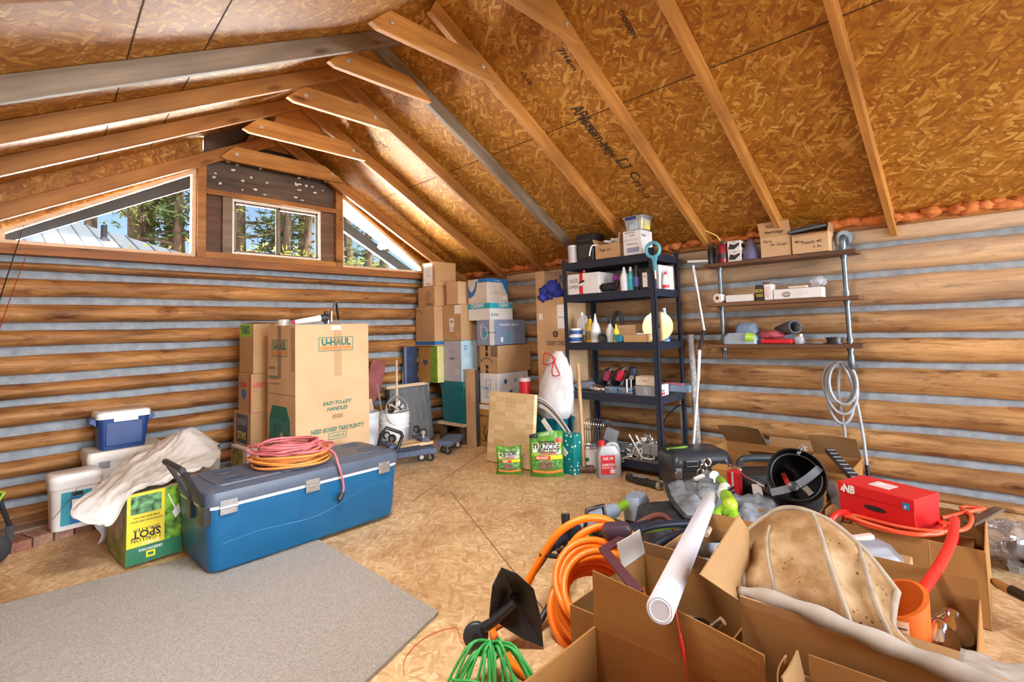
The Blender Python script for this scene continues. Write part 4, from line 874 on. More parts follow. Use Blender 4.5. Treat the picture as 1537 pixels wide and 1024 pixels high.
MB().prism(pts, -.006, .006, Mp).build('blade', plain('dull_red_paint', (.28, .075, .075), .6, var=.25), t, bevel=.003); MB().tube([Mp @ Vector((0, -.44, 0)), Mp @ Vector((0, -.97, 0))], .014).build('shaft', M_fir, t)
t = thing('framed_panel', 'dark framed panel wrapped in clear plastic film leaning by the teal tote', 'panel', (3.4, 4.6, .05)); MB().bar((3.45, 4.70, .02), (3.45, 4.785, .63), .56, .03, up=(0, 1, .2)).build('panel', plain('dark_slate_panel', (.014, .017, .028), .4, var=.5, scale=12), t, bevel=.003)
MB().bar((3.45, 4.783, .612), (3.45, 4.787, .645), .57, .045, up=(0, 1, .2)).build('top_edge', M_tan_trim, t)
def filmf(u, v):
    return Vector((3.18+.53*u, 4.67+.08*v-.030*abs(noise.noise(Vector((u*7+v*3, v*2.5, 1)))), .03+.58*v))
MB().sheet(filmf, 40, 24).build('film', FILM, t, smooth=80)
t = thing('tarp_roll', 'rolled dark blue tarp standing behind the plastic-wrapped panel', 'tarp', (3.5, 4.78, .05)); 
def tarpf(u, v):
    a = 2*PI*u; r = .085*(1+.25*noise.noise(Vector((math.cos(a)*2, math.sin(a)*2, v*4)))); return Vector((3.52+r*math.cos(a)*1.15, 4.835+r*.28*math.sin(a), .03+1.02*v))
MB().sheet(tarpf, 28, 14).build('tarp', plain('navy_tarp', (.025, .045, .10), .4, var=.5, scale=8), t, smooth=60)
t = thing('teal_tote', 'dark teal plastic tote standing on a low plank base in the corner', 'tote', (3.89, 4.395, .215)); Tm = Matrix.Translation((3.89, 4.395, .215)); mb = MB(); loft(mb, [(.25, .37, .03, 0), (.27, .40, .03, .38)], 0, Tm); mb.build('body', P_teal, t, smooth=50); mb = MB(); loft(mb, [(.285, .42, .03, .38), (.285, .42, .03, .425), (.27, .40, .03, .446)], 0, Tm); mb.build('lid', P_teal, t, smooth=50)
t = thing('plank_stand', 'low pale plank stand under the teal tote', 'stand', (3.85, 4.62, 0)); MB().box(3.73, 4.045, 4.19, 4.62, .185, .214).build('deck', M_tan_trim, t, bevel=.003)
for x in (3.77, 4.0):
    for y in (4.24, 4.57): MB().box(x-.03, x+.03, y-.03, y+.03, 0, .185).build('foot', M_dark_board, t)
M_dolly = plain('dolly_blue_grey', (.10, .13, .22), .8, var=.2, scale=40, bump=.3)
def caster(c, parent, up=1, yaw=0):
    c = Vector(c); mb = MB(); ax = Vector((math.cos(yaw), math.sin(yaw), 0)); 
    mb.lathe([(.014, -.013), (.034, -.013), (.037, -.008), (.037, .008), (.034, .013), (.014, .013)], c, ax, 20); w = mb.build('wheel', RUB, parent, smooth=40)
    MB().lathe([(.002, -.0135), (.02, -.0135), (.02, .0135), (.002, .0135)], c, ax, 14).build('hub', STEEL, w)
    f = MB(); 
    for s in (-1, 1): f.bar(c+ax*.017*s, c+ax*.017*s+Vector((0, 0, .045*up)), .02, .003, up=ax)
    f.box(c.x-.03, c.x+.03, c.y-.03, c.y+.03, c.z+.045*up-.003, c.z+.045*up+.003); f.build('fork', STEEL, parent)
t = thing('furniture_dolly', 'blue-grey padded furniture dolly on casters right of the blue cooler', 'dolly', (2.85, 4.05, 0)); MB().bar((2.55, 4.19, .11), (3.14, 3.95, .11), .20, .055).build('padded_rail', M_dolly, t, bevel=.012)
caster((3.10, 3.96, .037), t, 1, .5); caster((2.66, 4.10, .037), t, 1, .2); caster((3.05, 4.03, .037), t, 1, 1.1); caster((2.72, 4.2, .037), t, 1, 1.4)
t = thing('furniture_dolly', 'small blue-grey furniture dolly nearest the tall cartons', 'dolly', (3.5, 4.12, 0)); MB().bar((3.32, 4.02, .11), (3.64, 4.22, .11), .16, .05).build('padded_rail', M_dolly, t, bevel=.012)
caster((3.37, 4.02, .037), t, 1, .3); caster((3.60, 4.14, .037), t, 1, .9); caster((3.38, 4.10, .037), t, 1, 1.4); caster((3.58, 4.24, .037), t, 1, 1.9)
t = thing('furniture_dolly', 'furniture dolly lying upside down with its casters up on the other dolly', 'dolly', (3.0, 4.12, .14))
for k, y in enumerate((4.06, 4.20)): MB().bar((2.68, y+.05, .165), (3.15, y-.06, .165), .075, .03).build('slat', wood('dolly_slat', (.45, .28, .13), (.62, .42, .22), (.75, .55, .33)), t, bevel=.004)
for x in (2.74, 3.10): MB().bar((x-.03, 3.98, .197), (x+.05, 4.26, .197), .08, .032).build('padded_rail', M_dolly, t, bevel=.01)
for x, y, w in ((2.73, 4.03, .4), (2.78, 4.2, 1.2), (3.07, 4.02, .9), (3.13, 4.2, .2)): caster((x, y, .265), t, -1, w)
t = thing('hand_truck', 'black looped hand truck handle lying beside the upturned dolly', 'hand truck', (2.6, 3.98, .15)); MB().tube([(2.56, 4.0, .20), (2.58, 3.98, .33), (2.62, 3.96, .385), (2.76, 3.94, .32), (2.775, 3.94, .29), (2.73, 3.94, .20), (2.70, 3.95, .155)], .016, 10).build('frame', P_black, t, smooth=60)
MB().bar((2.57, 3.99, .165), (2.95, 3.92, .165), .03, .03).build('rail', P_navy, t, bevel=.005)

# ------------------------------------------------------------------ corner stacks
CG = 'cartons stacked in the corner under the roof'
a = carton('orange-brown and green printed carton at the bottom of the stack against the gable wall', (3.662, 3.961), (4.52, 4.865), (.648, 1.0505), K_orange, group=CG); a.poly('-x', [(.62, 0), (1, 0), (1, 1), (.68, 1)], plain('leaf_green', (.20, .36, .03), .6, var=.3)); a.txt('-x', 'SHARE', .33, .76, .022, plain('ochre_ink', (.45, .30, .05), .6)); a.poly('-x', [(.25, .62), (.50, .62), (.50, .52), (.375, .46), (.25, .52)], plain('slate_badge', (.07, .10, .16), .6)); a.decal('-y', 0, .6, 0, 1, plain('lemon_panel', (.62, .58, .25), .6)); a.txt('-x', 'CLEAR', .80, .40, .02, I_lime, rot=0) if False else None
a = carton('brown carton with a blue stripe round its base in the corner stack by the window', (3.631, 3.982), (4.52, 4.86), (1.053, 1.4955), K_tan, group=CG); a.decal('-x', 0, 1, .03, .12, I_blue); a.decal('-y', 0, 1, .03, .12, I_blue); a.txt('-x', 'WAYFAIR', .18, .90, .014, I_black); a.txt('-x', 'w', .33, .84, .024, I_black, bold=.05)
a = carton('brown carton with a diamond print, second from the top beside the gable window', (3.641, 3.961), (4.52, 4.82), (1.4975, 1.719), K_tan, group=CG); a.marks('-x', [[(.62, .82), (.78, .56), (.62, .28), (.46, .56), (.62, .82)], [(.56, .56), (.68, .56)], [(.62, .7), (.62, .42)]], I_black, .004); a.txt('-x', 'Kitchen', .68, .12, .03, I_black)
a = carton('top carton of the corner stack with a white label panel, close under the roof', (3.657, 3.961), (4.52, 4.755), (1.7215, 1.998), K_tan, group=CG); a.decal('-x', .12, .78, .05, .95, PAPER, 'label'); a.txt('-x', 'FRAGILE', .45, .12, .02, I_black, .1, lift=.002); a.txt('-x', '% 8', .5, .45, .03, plain('grey_ink', (.4, .4, .42), .6), lift=.002); a.txt('-x', 'B', .42, .62, .03, plain('grey_ink', (.4, .4, .42), .6), lift=.002); a.txt('-y', 'PAPER GOODS', .5, .22, .022, K_dark)
a = carton('grey-lilac printed appliance carton above the teal tote', (3.75, 3.985), (4.223, 4.512), (.663, 1.106), plain('lilac_carton', (.42, .42, .50), .6, var=.05), group=CG); a.txt('-x', 'DREO', .48, .56, .022, I_black, bold=.03); a.txt('-x', 'Tower Fan', .5, .74, .02, plain('dull_ink', (.3, .3, .36), .6)); a.marks('-x', [[(.70, .2), (.82, .2), (.82, .30), (.70, .30), (.70, .2)]], I_white, .004); a.decal('-y', .0, 1, 0, 1, plain('pale_blue_panel', (.45, .66, .78), .6)); a.txt('-y', 'D', .3, .82, .05, I_blue)
a = carton('brown carton with white shipping labels above the lilac appliance carton', (3.75, 3.985), (4.215, 4.512), (1.109, 1.502), K_tan, group=CG, tape='y'); a.decal('-x', .36, .60, .25, .62, PAPER, 'label'); a.decal('-x', .66, 1.0, .74, .98, PAPER, 'label'); a.txt('-x', '88', .48, .52, .03, I_black, lift=.002); a.txt('-x', '| | |||', .48, .34, .03, I_black, lift=.002); a.poly('-x', [(.8+.06*math.cos(k*PI/6), .15+.055*math.sin(k*PI/6)) for k in range(12)], K_lite)
a = carton('small plain carton on top of the carton with white shipping labels', (3.75, 3.94), (4.251, 4.45), (1.505, 1.756), K_lite, group=CG)
DG = 'cartons stacked along the right wall by the corner'
a = carton('narrow brown carton wedged between the two stacks, level with the grey mixer carton', (3.995, 4.33), (4.12, 4.40), (1.02, 1.34), K_tan, group=DG); a.txt('-x', 'this side up', .5, .3, .014, K_dark)
carton('narrow brown carton wedged between the two stacks, under its twin', (4.00, 4.33), (4.12, 4.40), (.80, 1.015), K_tan, group=DG)
carton('narrow brown carton wedged between the two stacks, lowest and standing on the floor', (4.06, 4.36), (4.12, 4.34), (.0, .795), K_dark, group=DG)
a = carton('tall thin flat carton standing on edge in front of the stacks by the corner', (4.045, 4.115), (4.345, 4.43), (0, .781), K_tan) if False else carton('tall thin flat carton standing on edge in front of the stacks by the corner', (3.757, 3.812), (4.022, 4.175), (0, .80), K_lite); a.decal('-y', .0, 1, 0, 1, plain('dark_edge', (.05, .045, .045), .6)); a.txt('-x', 'T', .4, .62, .05, K_dark)
a = carton('orange-brown carton with a plant drawing on the floor below the white printed carton', (3.82, 4.32), (3.80, 4.09), (.0, .44), K_orange, group=DG); a.decal('-x', .08, .7, .88, .98, PAPER, 'label'); a.txt('-x', 'Handle with care', .5, .72, .018, I_black); a.marks('-x', [[(.5, .15), (.45, .4), (.35, .5)], [(.45, .4), (.55, .55)], [(.5, .15), (.62, .42)], [(.5, .15), (.34, .36)], [(.25, .14), (.75, .14)]], I_black, .008)
a = carton('white carton with blue line drawings under the carton with the black curved arrow', (3.85, 4.325), (3.776, 4.046), (.442, .758), K_white, group=DG)
a.txt('-x', 'VACUUM', .12, .5, .03, I_teal) ; a.marks('-x', [[(.35, .2), (.35, .8), (.6, .8), (.6, .2), (.35, .2)], [(.7, .3), (.9, .3), (.9, .7)], [(.42, .35), (.54, .65)]], I_blue, .005)
for k in range(6):
    u, v = .08+.16*k, .72 if k % 2 else .34; a.poly('-y', [(u+.05*math.cos(q*PI/5), v+.09*math.sin(q*PI/5)) for q in range(10)], I_blue if k % 3 else plain('grey_ink', (.4, .4, .42), .6))
a.decal('-y', .45, .72, .1, .5, plain('pale_grey_print', (.55, .56, .6), .6))
a = carton('brown shipping carton with black tape and a curved black arrow in the right stack', (3.85, 4.37), (3.769, 4.037), (.76, 1.046), K_tan, group=DG); a.decal('-x', .32, .47, 0, .30, I_black, 'printed_tape'); a.decal('-x', .32, .47, .62, 1, I_black, 'printed_tape'); a.marks('-x', [[(.08, .42), (.16, .50), (.3, .55), (.45, .55), (.6, .50), (.72, .38)], [(.05, .52), (.08, .42), (.18, .42)]], I_black, .008); a.txt('-x', 'prime', .4, .8, .03, K_lite, lift=.002); a.txt('-x', 'prime', .4, .14, .03, K_lite, lift=.002); a.decal('-x', .62, 1, .6, 1, TAPE, 'tape')
M_hb = plain('mixer_blue_grey', (.22, .29, .44), .6, var=.08)
a = carton('blue-grey printed mixer carton above the carton with the black curved arrow', (3.85, 4.344), (3.813, 4.075), (1.052, 1.318), M_hb, group=DG); a.decal('-x', .75, 1.0, 0, 1, I_white, 'printed_strip'); a.txt('-y', 'Hamilton Beach', .48, .80, .030, I_white, .30, bold=.01); a.poly('-y', [(.40+.09*math.cos(k*PI/8), .28+.15*math.sin(k*PI/8)) for k in range(16)], I_teal); a.poly('-y', [(.40+.06*math.cos(k*PI/8), .28+.10*math.sin(k*PI/8)) for k in range(16)], M_hb, lift=.002); a.decal('-y', .20, .27, .10, .30, I_white)
a.marks('-x', [[(.42+.2*math.cos(k*PI/8), .5+.25*math.sin(k*PI/8)) for k in range(17)], [(.2, .7), (.3, .85), (.5, .85)]], I_white, .005); a.poly('-x', [(.5+.12*math.cos(k*PI/6), .42+.13*math.sin(k*PI/6)) for k in range(12)], I_teal); a.txt('-x', 'Mix & Whisk', .88, .5, .018, I_black, lift=.002)
a = carton('white carton with a teal printed band, second from the top of the right stack', (3.85, 4.20), (3.862, 4.205), (1.320, 1.505), K_white, group=DG); a.decal('-x', 0, 1, .66, .97, I_teal); a.decal('-y', 0, 1, .66, .97, I_teal); a.txt('-x', 'CHEWY', .45, .82, .04, I_white, .2, lift=.002, bold=.02); a.txt('-y', 'CHEWY', .6, .82, .04, I_white, .16, lift=.002); a.txt('-y', '& ship', .2, .3, .03, I_black)
a = carton('top carton of the right stack, tan with a blue wave and blue upper band', (3.85, 4.175), (3.90, 4.197), (1.507, 1.765), plain('pale_tan_white', (.62, .56, .50), .6, var=.1), group=DG); a.decal('-x', .55, 1, .84, 1, I_blue); a.decal('-y', 0, 1, .84, 1, I_blue); a.poly('-x', [(0, .25), (.12, .22), (.30, .32), (.42, .52), (.52, .95), (.42, .9), (.34, .62), (.2, .45), (.08, .55), (.0, .8)], I_blue); a.poly('-y', [(.72, .84), (1, .84), (1, .25), (.9, .45)], I_blue); a.txt('-y', 'CHEWY 2', .45, .4, .03, plain('dull_tan_ink', (.45, .36, .28), .6)); a.txt('-y', 'this side up', .5, .92, .012, I_white, lift=.002); a.decal('-y', .72, .9, .12, .3, PAPER, 'label')
ds = carton('tall brown carton with a round black emblem behind the left end of the rack', (3.95, 4.30), (2.93, 3.31), (0, 1.51), K_lite, name='tall_carton'); ds.poly('-x', [(.60+.085*math.cos(k*PI/12), .765+.021*math.sin(k*PI/12)) for k in range(24)], I_black, 'emblem'); ds.txt('-x', 'DESERT STEEL', .60, .705, .04, I_black, .23); ds.decal('-x', .68, .98, .80, .95, PAPER, 'label'); ds.txt('-x', 'UN 1263', .83, .87, .016, I_black, lift=.002); ds.decal('-x', .08, .2, .86, .9, K_white); ds.marks('-x', [[(.55, .755), (.60, .78), (.65, .755)], [(.6, .78), (.6, .75)]], K_lite, .004, lift=.0018)
a = carton('narrow open-topped carton rising behind the tall emblem carton', (4.10, 4.36), (3.32, 3.44), (0, 1.80), K_lite, name='tall_carton'); 
t = thing('blue_cloth', 'bunched bright blue fabric resting on top of the tall emblem carton', 'cloth', (4.0, 3.14, 1.51))
mb = MB()
for k, (y, z, r) in enumerate(((3.20, 1.57, .07), (3.10, 1.60, .075), (3.05, 1.545, .05), (3.22, 1.52, .05), (3.14, 1.53, .06))): mb.blob((3.98-.02*(k % 2), y, z), (.06, r, r), 16, 12, .5, 3.2, seed=k)
mb.build('fabric', plain('ultramarine_fabric', (.03, .05, .42), .6, var=.3), t, smooth=80)
# ------------------------------------------------------------------ metal shelf rack
def bottle(label, c, prof, mat, cap=None, lab=None, group=None, sx=1, sy=1, cat='bottle', name='bottle', n=18):
    """prof = (radius, height); cap = (z0, z1, r0, r1, material); lab = (z0, z1, material[, text, ink])"""
    t = thing(name, label, cat, c, group=group)
    MB().lathe(prof, c, n=n, sx=sx, sy=sy).build('body', mat, t, smooth=50)
    if cap: MB().lathe([(cap[2], cap[0]), (cap[3], cap[1])], c, n=14).build('cap', cap[4], t, smooth=40)
    if lab:
        r = max(p[0] for p in prof)+.0008; MB().lathe([(r, lab[0]), (r, lab[1])], c, n=24, caps=False, sx=sx, sy=sy).build('label', lab[2], t, smooth=60)
        if len(lab) > 3: text(lab[3], Vector((-r*sx-.0004, 0, (lab[0]+lab[1])/2)), (0, -1, 0), (0, 0, 1), lab[5] if len(lab) > 5 else .012, lab[4], t, r*1.5)
    return t
SX0, SX1, SY0, SY1 = 3.81, 4.28, 1.955, 2.865
rk = thing('shelf_rack', 'dark navy steel shelf rack with five loaded shelves against the right log wall', 'shelf', ((SX0+SX1)/2, (SY0+SY1)/2, 0))
for x, sx in ((SX0, 1), (SX1, -1)):
    for y, sy in ((SY0, 1), (SY1, -1)):
        mb = MB(); mb.box(min(x, x+sx*.040), max(x, x+sx*.040), min(y, y+sy*.004), max(y, y+sy*.004), 0, 1.84); mb.box(min(x, x+sx*.004), max(x, x+sx*.004), min(y, y+sy*.040), max(y, y+sy*.040), 0, 1.84)
        for k in range(30):
            z = .06+.06*k
            if x == SX1: mb.box(x-.006, x+.001, y+sy*.018, y+sy*.024, z, z+.02, 1)
        mb.build('post', [P_navy, P_black], rk)
SH = [.118, .642, 1.075, 1.508, 1.80]
for z in SH:
    mb = MB(); mb.box(SX0+.004, SX0+.010, SY0+.004, SY1-.004, z-.062, z); mb.box(SX1-.010, SX1-.004, SY0+.004, SY1-.004, z-.062, z); mb.box(SX0+.004, SX1-.004, SY0+.004, SY0+.010, z-.062, z); mb.box(SX0+.004, SX1-.004, SY1-.010, SY1-.004, z-.062, z)
    for q in (SX0+.001,): mb.box(q, q+.006, SY0+.003, SY1-.003, z-.004, z+.001); mb.box(q, q+.006, SY0+.003, SY1-.003, z-.064, z-.058)
    b = mb.build('shelf_beam', P_navy, rk, bevel=.002)
    MB().box(SX0+.011, SX1-.011, SY0+.011, SY1-.011, z-.014, z-.001).build('shelf_board', plain('chipboard_shelf', (.16, .14, .13), .8), b)
# top shelf
z = 1.802
bottle('white roll with a teal stripe at the left end of the top rack shelf', (3.90, 2.79, z), [(.055, 0), (.056, .004), (.056, .165), (.05, .168)], PAPER, lab=(.02, .15, plain('lilac_wrap', (.62, .62, .70), .5)), name='paper_roll', cat='roll')
o = bpy.context.scene.collection.objects[-1]
t = thing('power_tool_case', 'black upright plastic tool case on the top rack shelf', 'case', (3.95, 2.64, z)); mb = MB(); loft(mb, [(.20, .19, .02, 0), (.20, .20, .02, .11), (.19, .20, .02, .235), (.17, .18, .02, .25)], 0, Matrix.Translation((3.945, 2.635, z))); mb.build('body', P_black, t, smooth=50); MB().bar((3.838, 2.70, z+.19), (3.838, 2.58, z+.19), .014, .03).build('handle', RUB, t, bevel=.004); MB().box(3.84, 3.847, 2.57, 2.70, z+.03, z+.15).build('panel', plain('charcoal', (.04, .042, .05), .5), t, bevel=.003)
a = open_carton('open brown carton with handwriting holding folded white cloth on the top rack shelf', (3.835, 4.10), (2.28, 2.515), (z, z+.125), K_tan, flaps=(('Y', 25, .06, .0, 1, K_tan), ('y', 8, .09, .0, 1, K_dark))); a.txt('-x', 'Rags etc.', .45, .62, .026, I_black, .12, skew=.3, bold=.004)
t = thing('white_cloth', 'bundle of white cords and cloth heaped in the open carton on the top rack shelf', 'cloth', (3.95, 2.4, z+.01)); mb = MB(); rnd = random.Random(6)
for k in range(6): mb.tube(smooth_path([(3.87+rnd.uniform(0, .18), 2.31+rnd.uniform(0, .17), z+.115+rnd.uniform(0, .055)) for _ in range(5)], 6), .012, 8)
mb.tube(smooth_path([(3.86, 2.48, z+.12), (3.828, 2.535, z+.13), (3.822, 2.56, z+.08), (3.824, 2.57, z+.04)], 5), .007, 7); mb.build('cloth', P_white, t, smooth=70)
a = carton('white carton with black print and a blue barcode under the clear storage box', (3.84, 4.03), (2.065, 2.237), (z, z+.205), K_white); a.txt('-x', 'PHYSICIAN', .4, .92, .013, I_black); a.txt('-x', 'SALINE', .5, .80, .011, I_black); a.txt('-x', 'QTY 24  LOT', .45, .62, .016, plain('grey_ink', (.4, .4, .42), .6), skew=.2); a.txt('-x', 'MADE IN USA', .5, .45, .011, I_black); a.decal('-x', .2, .85, .12, .30, plain('barcode_blue', (.10, .14, .40), .6)); a.marks('-x', [[(.24+.07*k, .14), (.24+.07*k, .28)] for k in range(9)], I_white, .003, lift=.0016)
a.txt('-y', 'Vol 26', .2, .78, .02, I_black, skew=.3); a.marks('-y', [[(.1+.13*k, .2+.09*(k % 3)), (.16+.13*k, .32+.1*(k % 2))] for k in range(7)], plain('grey_ink', (.4, .4, .42), .6), .004)
t = thing('clear_tote', 'clear plastic storage box with a blue latch handle, highest thing on the shelf rack', 'tote', (3.90, 2.12, 2.009)); Tm = Matrix.Translation((3.905, 2.125, 2.009)); mb = MB(); loft(mb, [(.15, .155, .02, 0), (.165, .175, .02, .098), (.185, .20, .025, .10), (.185, .20, .025, .108)], 0, Tm); mb.build('body', CLEAR, t, smooth=50)
mb = MB(); loft(mb, [(.19, .21, .03, .109), (.19, .21, .03, .114), (.17, .18, .03, .118)], 0, Tm); mb.build('lid', CLEAR, t, smooth=50); MB().bar((3.812, 2.19, 2.105), (3.812, 2.09, 2.108), .012, .024).build('latch', P_blue, t, bevel=.004)
t2 = thing('first_aid_packet', 'yellow and blue packets inside the clear storage box', 'packet', (3.93, 2.10, 2.014)); MB().bar((3.87, 2.07, 2.055), (3.96, 2.07, 2.055), .05, .08).build('packet', I_yellow, t2); MB().bar((3.86, 2.13, 2.053), (3.96, 2.13, 2.053), .04, .075).build('sleeve', plain('pale_blue_panel', (.45, .66, .78), .6), t2); MB().bar((3.87, 2.17, 2.04), (3.98, 2.17, 2.04), .03, .05).build('wipe', PAPER, t2)
rg = thing('reacher_tool', 'light blue ring-headed plastic wrench hung over the front right rack post', 'tool', (3.79, 1.945, 1.80)); MB().tube(arc((3.795, 1.945, 1.815), .058, 0, 2*PI, 24, (0, -1, 0), (0, 0, 1))[:-1], .014, 10, closed=True).build('ring', plain('sky_blue_plastic', (.10, .38, .50), .4), rg, smooth=70)
MB().prism([(-.03, 0), (.03, 0), (.016, -.05), (.014, -.125), (-.012, -.125), (-.015, -.05)], -.008, .008, Matrix(((0, 0, -1, 3.795), (-1, 0, 0, 1.935), (0, 1, 0, 1.768), (0, 0, 0, 1)))).build('handle', plain('sky_blue_plastic', (.10, .38, .50), .4), rg, bevel=.004); MB().cyl((3.795, 1.935, 1.645), (3.795, 1.934, 1.58), .010, .007).build('tip', STEEL, rg)
# second shelf
z = 1.510
a = carton('long white carton with handwriting and a strip of red tape on the second rack shelf', (3.83, 4.08), (2.49, 2.825), (z, z+.185), K_white); a.decal('-x', .38, .50, .0, .40, P_red, 'tape', .002); a.decal('-x', .40, .50, .62, 1.0, P_red, 'tape', .002); a.poly('-x', [(.37, .5), (.55, .58), (.55, .68), (.38, .6)], I_black, 'tape', .003); a.txt('-x', 'OLLOS', .2, .66, .035, I_black, .09, skew=.3, bold=.0); a.txt('-x', 'UPPER', .2, .36, .03, I_black, .10, skew=.3, bold=.0)
bottle('red-topped marker bottle standing on the white carton with red tape', (3.86, 2.66, z+.187), [(.012, 0), (.014, .02), (.012, .028)], P_red, cat='bottle')
t = thing('power_drill', 'black and chrome power tool lying beside the white carton on the second shelf', 'tool', (3.9, 2.40, z)); MB().cyl((3.86, 2.46, z+.045), (3.88, 2.36, z+.045), .036, .04, 16).build('motor', P_black, t, smooth=40); MB().cyl((3.865, 2.475, z+.045), (3.86, 2.462, z+.045), .038, .036, 16).build('nose', CHROME, t); MB().bar((3.88, 2.36, z+.02), (3.88, 2.33, z+.10), .035, .04).build('grip', P_black, t, bevel=.01)
t = tag(MB().lathe([(.012, -.018), (.036, -.018), (.04, 0), (.036, .018), (.012, .018)], (3.93, 2.375, z+.115), (1, -.4, 0), 20).build('tape_roll', plain('purple_tape', (.30, .04, .28), .5), smooth=40), 'purple-pink roll of tape resting on the black power tool', 'tape')
BG = 'bottles on the second rack shelf'
bottle('white spray bottle, first in the row of bottles on the second shelf', (3.88, 2.265, z), [(.032, 0), (.033, .01), (.033, .11), (.026, .145), (.014, .165), (.014, .18)], P_white, (.175, .205, .014, .008, P_white), (.02, .10, plain('pale_label', (.70, .74, .82), .5)), BG)
bottle('teal-blue bottle between the white spray bottle and the dark one', (3.885, 2.205, z), [(.024, 0), (.025, .01), (.025, .13), (.013, .155), (.013, .165)], plain('aqua_bottle', (.08, .42, .52), .35), (.16, .20, .013, .009, P_white), (.02, .10, I_teal), BG)
bottle('black bottle with a blue and white label on the second rack shelf', (3.885, 2.15, z), [(.026, 0), (.028, .01), (.028, .14), (.015, .17), (.015, .18)], P_black, (.178, .205, .016, .012, P_black), (.03, .11, plain('navy_label', (.08, .10, .35), .5)), BG)
a = carton('black and white printed upright box after the bottles on the second shelf', (3.85, 3.90), (2.035, 2.105), (z, z+.17), P_black); a.decal('-x', .4, 1, .1, .8, PAPER, 'label'); a.txt('-x', 'FIX', .7, .6, .014, I_black, .025, lift=.002)
a = carton('white carton behind the front right post on the second rack shelf', (3.93, 4.20), (1.97, 2.03), (z, z+.20), K_white); a.decal('-y', .2, .6, .3, .8, plain('pale_grey_print', (.55, .56, .6), .6))
t = bottle('small white bottle with a red base standing at the right end of the second shelf', (3.98, 1.94, z), [(.026, 0), (.027, .01), (.027, .075), (.012, .10), (.012, .12)], P_white, (.115, .135, .013, .011, P_red), (.005, .03, P_red), BG)
# third shelf
z = 1.077
CG3 = 'bottles and tubs on the third rack shelf'
def jug(label, c, mat, s=1, yaw=0, group=None, cap=P_red, lab=None):
    t = thing('jug', label, 'bottle', c, group=group); Tm = Matrix.Translation(c) @ Rz(yaw); mb = MB(); loft(mb, [(.06*s, .085*s, .012*s, 0), (.065*s, .09*s, .014*s, .01*s), (.065*s, .09*s, .016*s, .12*s), (.05*s, .07*s, .016*s, .15*s), (.026*s, .03*s, .01*s, .175*s), (.024*s, .026*s, .008*s, .19*s)], 0, Tm); b = mb.build('body', mat, t, smooth=60)
    MB().tube(smooth_path([Tm @ Vector(p) for p in ((0, -.012*s, .178*s), (0, -.038*s, .172*s), (0, -.05*s, .15*s), (0, -.046*s, .11*s))], 5), .009*s, 8).build('handle', mat, t, smooth=60)
    MB().cyl(Tm @ Vector((0, 0, .188*s)), Tm @ Vector((0, 0, .208*s)), .015*s, .015*s, 14).build('cap', cap, t); return t
jug('white jug at the back left of the third rack shelf', (4.0, 2.80, z+.065), P_white, 1.0, 0, CG3, P_white)
t = carton('small brown box supporting the white jug on the third shelf', (3.95, 4.1), (2.74, 2.85), (z, z+.063), K_dark)
def tub(label, c, r, h, mat, band):
    t = thing('tub', label, 'tub', c, group=CG3); MB().lathe([(r*.92, 0), (r, h*.8), (r*1.06, h*.8), (r*1.06, h), (.001, h)], c, n=24).build('body', mat, t, smooth=40); MB().lathe([(r*.955, h*.15), (r*1.005, h*.7)], c, n=24, caps=False).build('label', band, t, smooth=60)
tub('white tub with a blue band at the bottom left of the third rack shelf', (3.90, 2.81, z), .068, .065, P_white, plain('cobalt_label', (.03, .12, .40), .5)); tub('white and blue tub stacked on the lower tub on the third shelf', (3.90, 2.80, z+.066), .056, .062, P_white, plain('cobalt_label', (.03, .12, .40), .5))
bottle('amber-yellow bottle with a black cap behind the white jug on the third shelf', (3.95, 2.68, z), [(.038, 0), (.04, .01), (.04, .15), (.018, .19), (.016, .21)], plain('amber_plastic', (.70, .48, .02), .35), (.205, .245, .016, .012, P_black), (.02, .10, plain('amber_label', (.25, .2, .1), .5)), CG3)
bottle('white glue bottle with a long pointed spout on the third rack shelf', (3.88, 2.575, z), [(.042, 0), (.044, .01), (.044, .11), (.03, .16), (.02, .175)], P_white, (.17, .255, .018, .004, P_white), (.03, .09, plain('pale_grey_print', (.55, .56, .6), .6)), CG3)
t = tag(MB().lathe([(.001, .025), (.018, .025), (.022, .0), (.040, 0), (.040, .06), (.034, .06), (.030, .02), (.001, .02)], (3.86, 2.50, z+.04), (-.8, -.6, 0), 22).build('funnel', P_black, smooth=40), 'black plastic cup lying on its side at the front of the third shelf', 'cup')
bottle('clear spray bottle with a black trigger on the third rack shelf', (3.90, 2.44, z), [(.035, 0), (.036, .01), (.036, .10), (.014, .15), (.013, .17)], plain('milky_plastic', (.60, .64, .70), .35), (.16, .20, .015, .02, P_black), None, CG3)
t = thing('hand_planer', 'black looped tool handle rising behind the spray bottle on the third shelf', 'tool', (4.0, 2.42, z)); MB().tube(smooth_path([(4.0, 2.46, z+.02), (4.0, 2.46, z+.18), (4.0, 2.43, z+.255), (4.0, 2.39, z+.235), (4.0, 2.375, z+.14), (4.0, 2.38, z+.02)], 5), .016, 10).build('handle', P_black, t, smooth=60); MB().box(3.96, 4.06, 2.35, 2.48, z, z+.05).build('base', P_black, t, bevel=.01)
bottle('small mustard-yellow squeeze bottle with a green label on the third shelf', (3.87, 2.36, z), [(.025, 0), (.027, .01), (.027, .09), (.012, .12)], plain('mustard_plastic', (.75, .58, .05), .4), (.118, .155, .011, .004, I_yellow), (.02, .07, plain('green_label', (.12, .35, .06), .5)), CG3)
t = tag(MB().lathe([(.014, -.02), (.03, -.02), (.03, .02), (.014, .02)], (3.845, 2.32, z+.031), (-.9, .2, .15), 22).build('tape_roll', plain('bright_blue_tape', (.03, .24, .45), .5), smooth=40), 'roll of blue tape on edge at the front of the third shelf', 'tape')
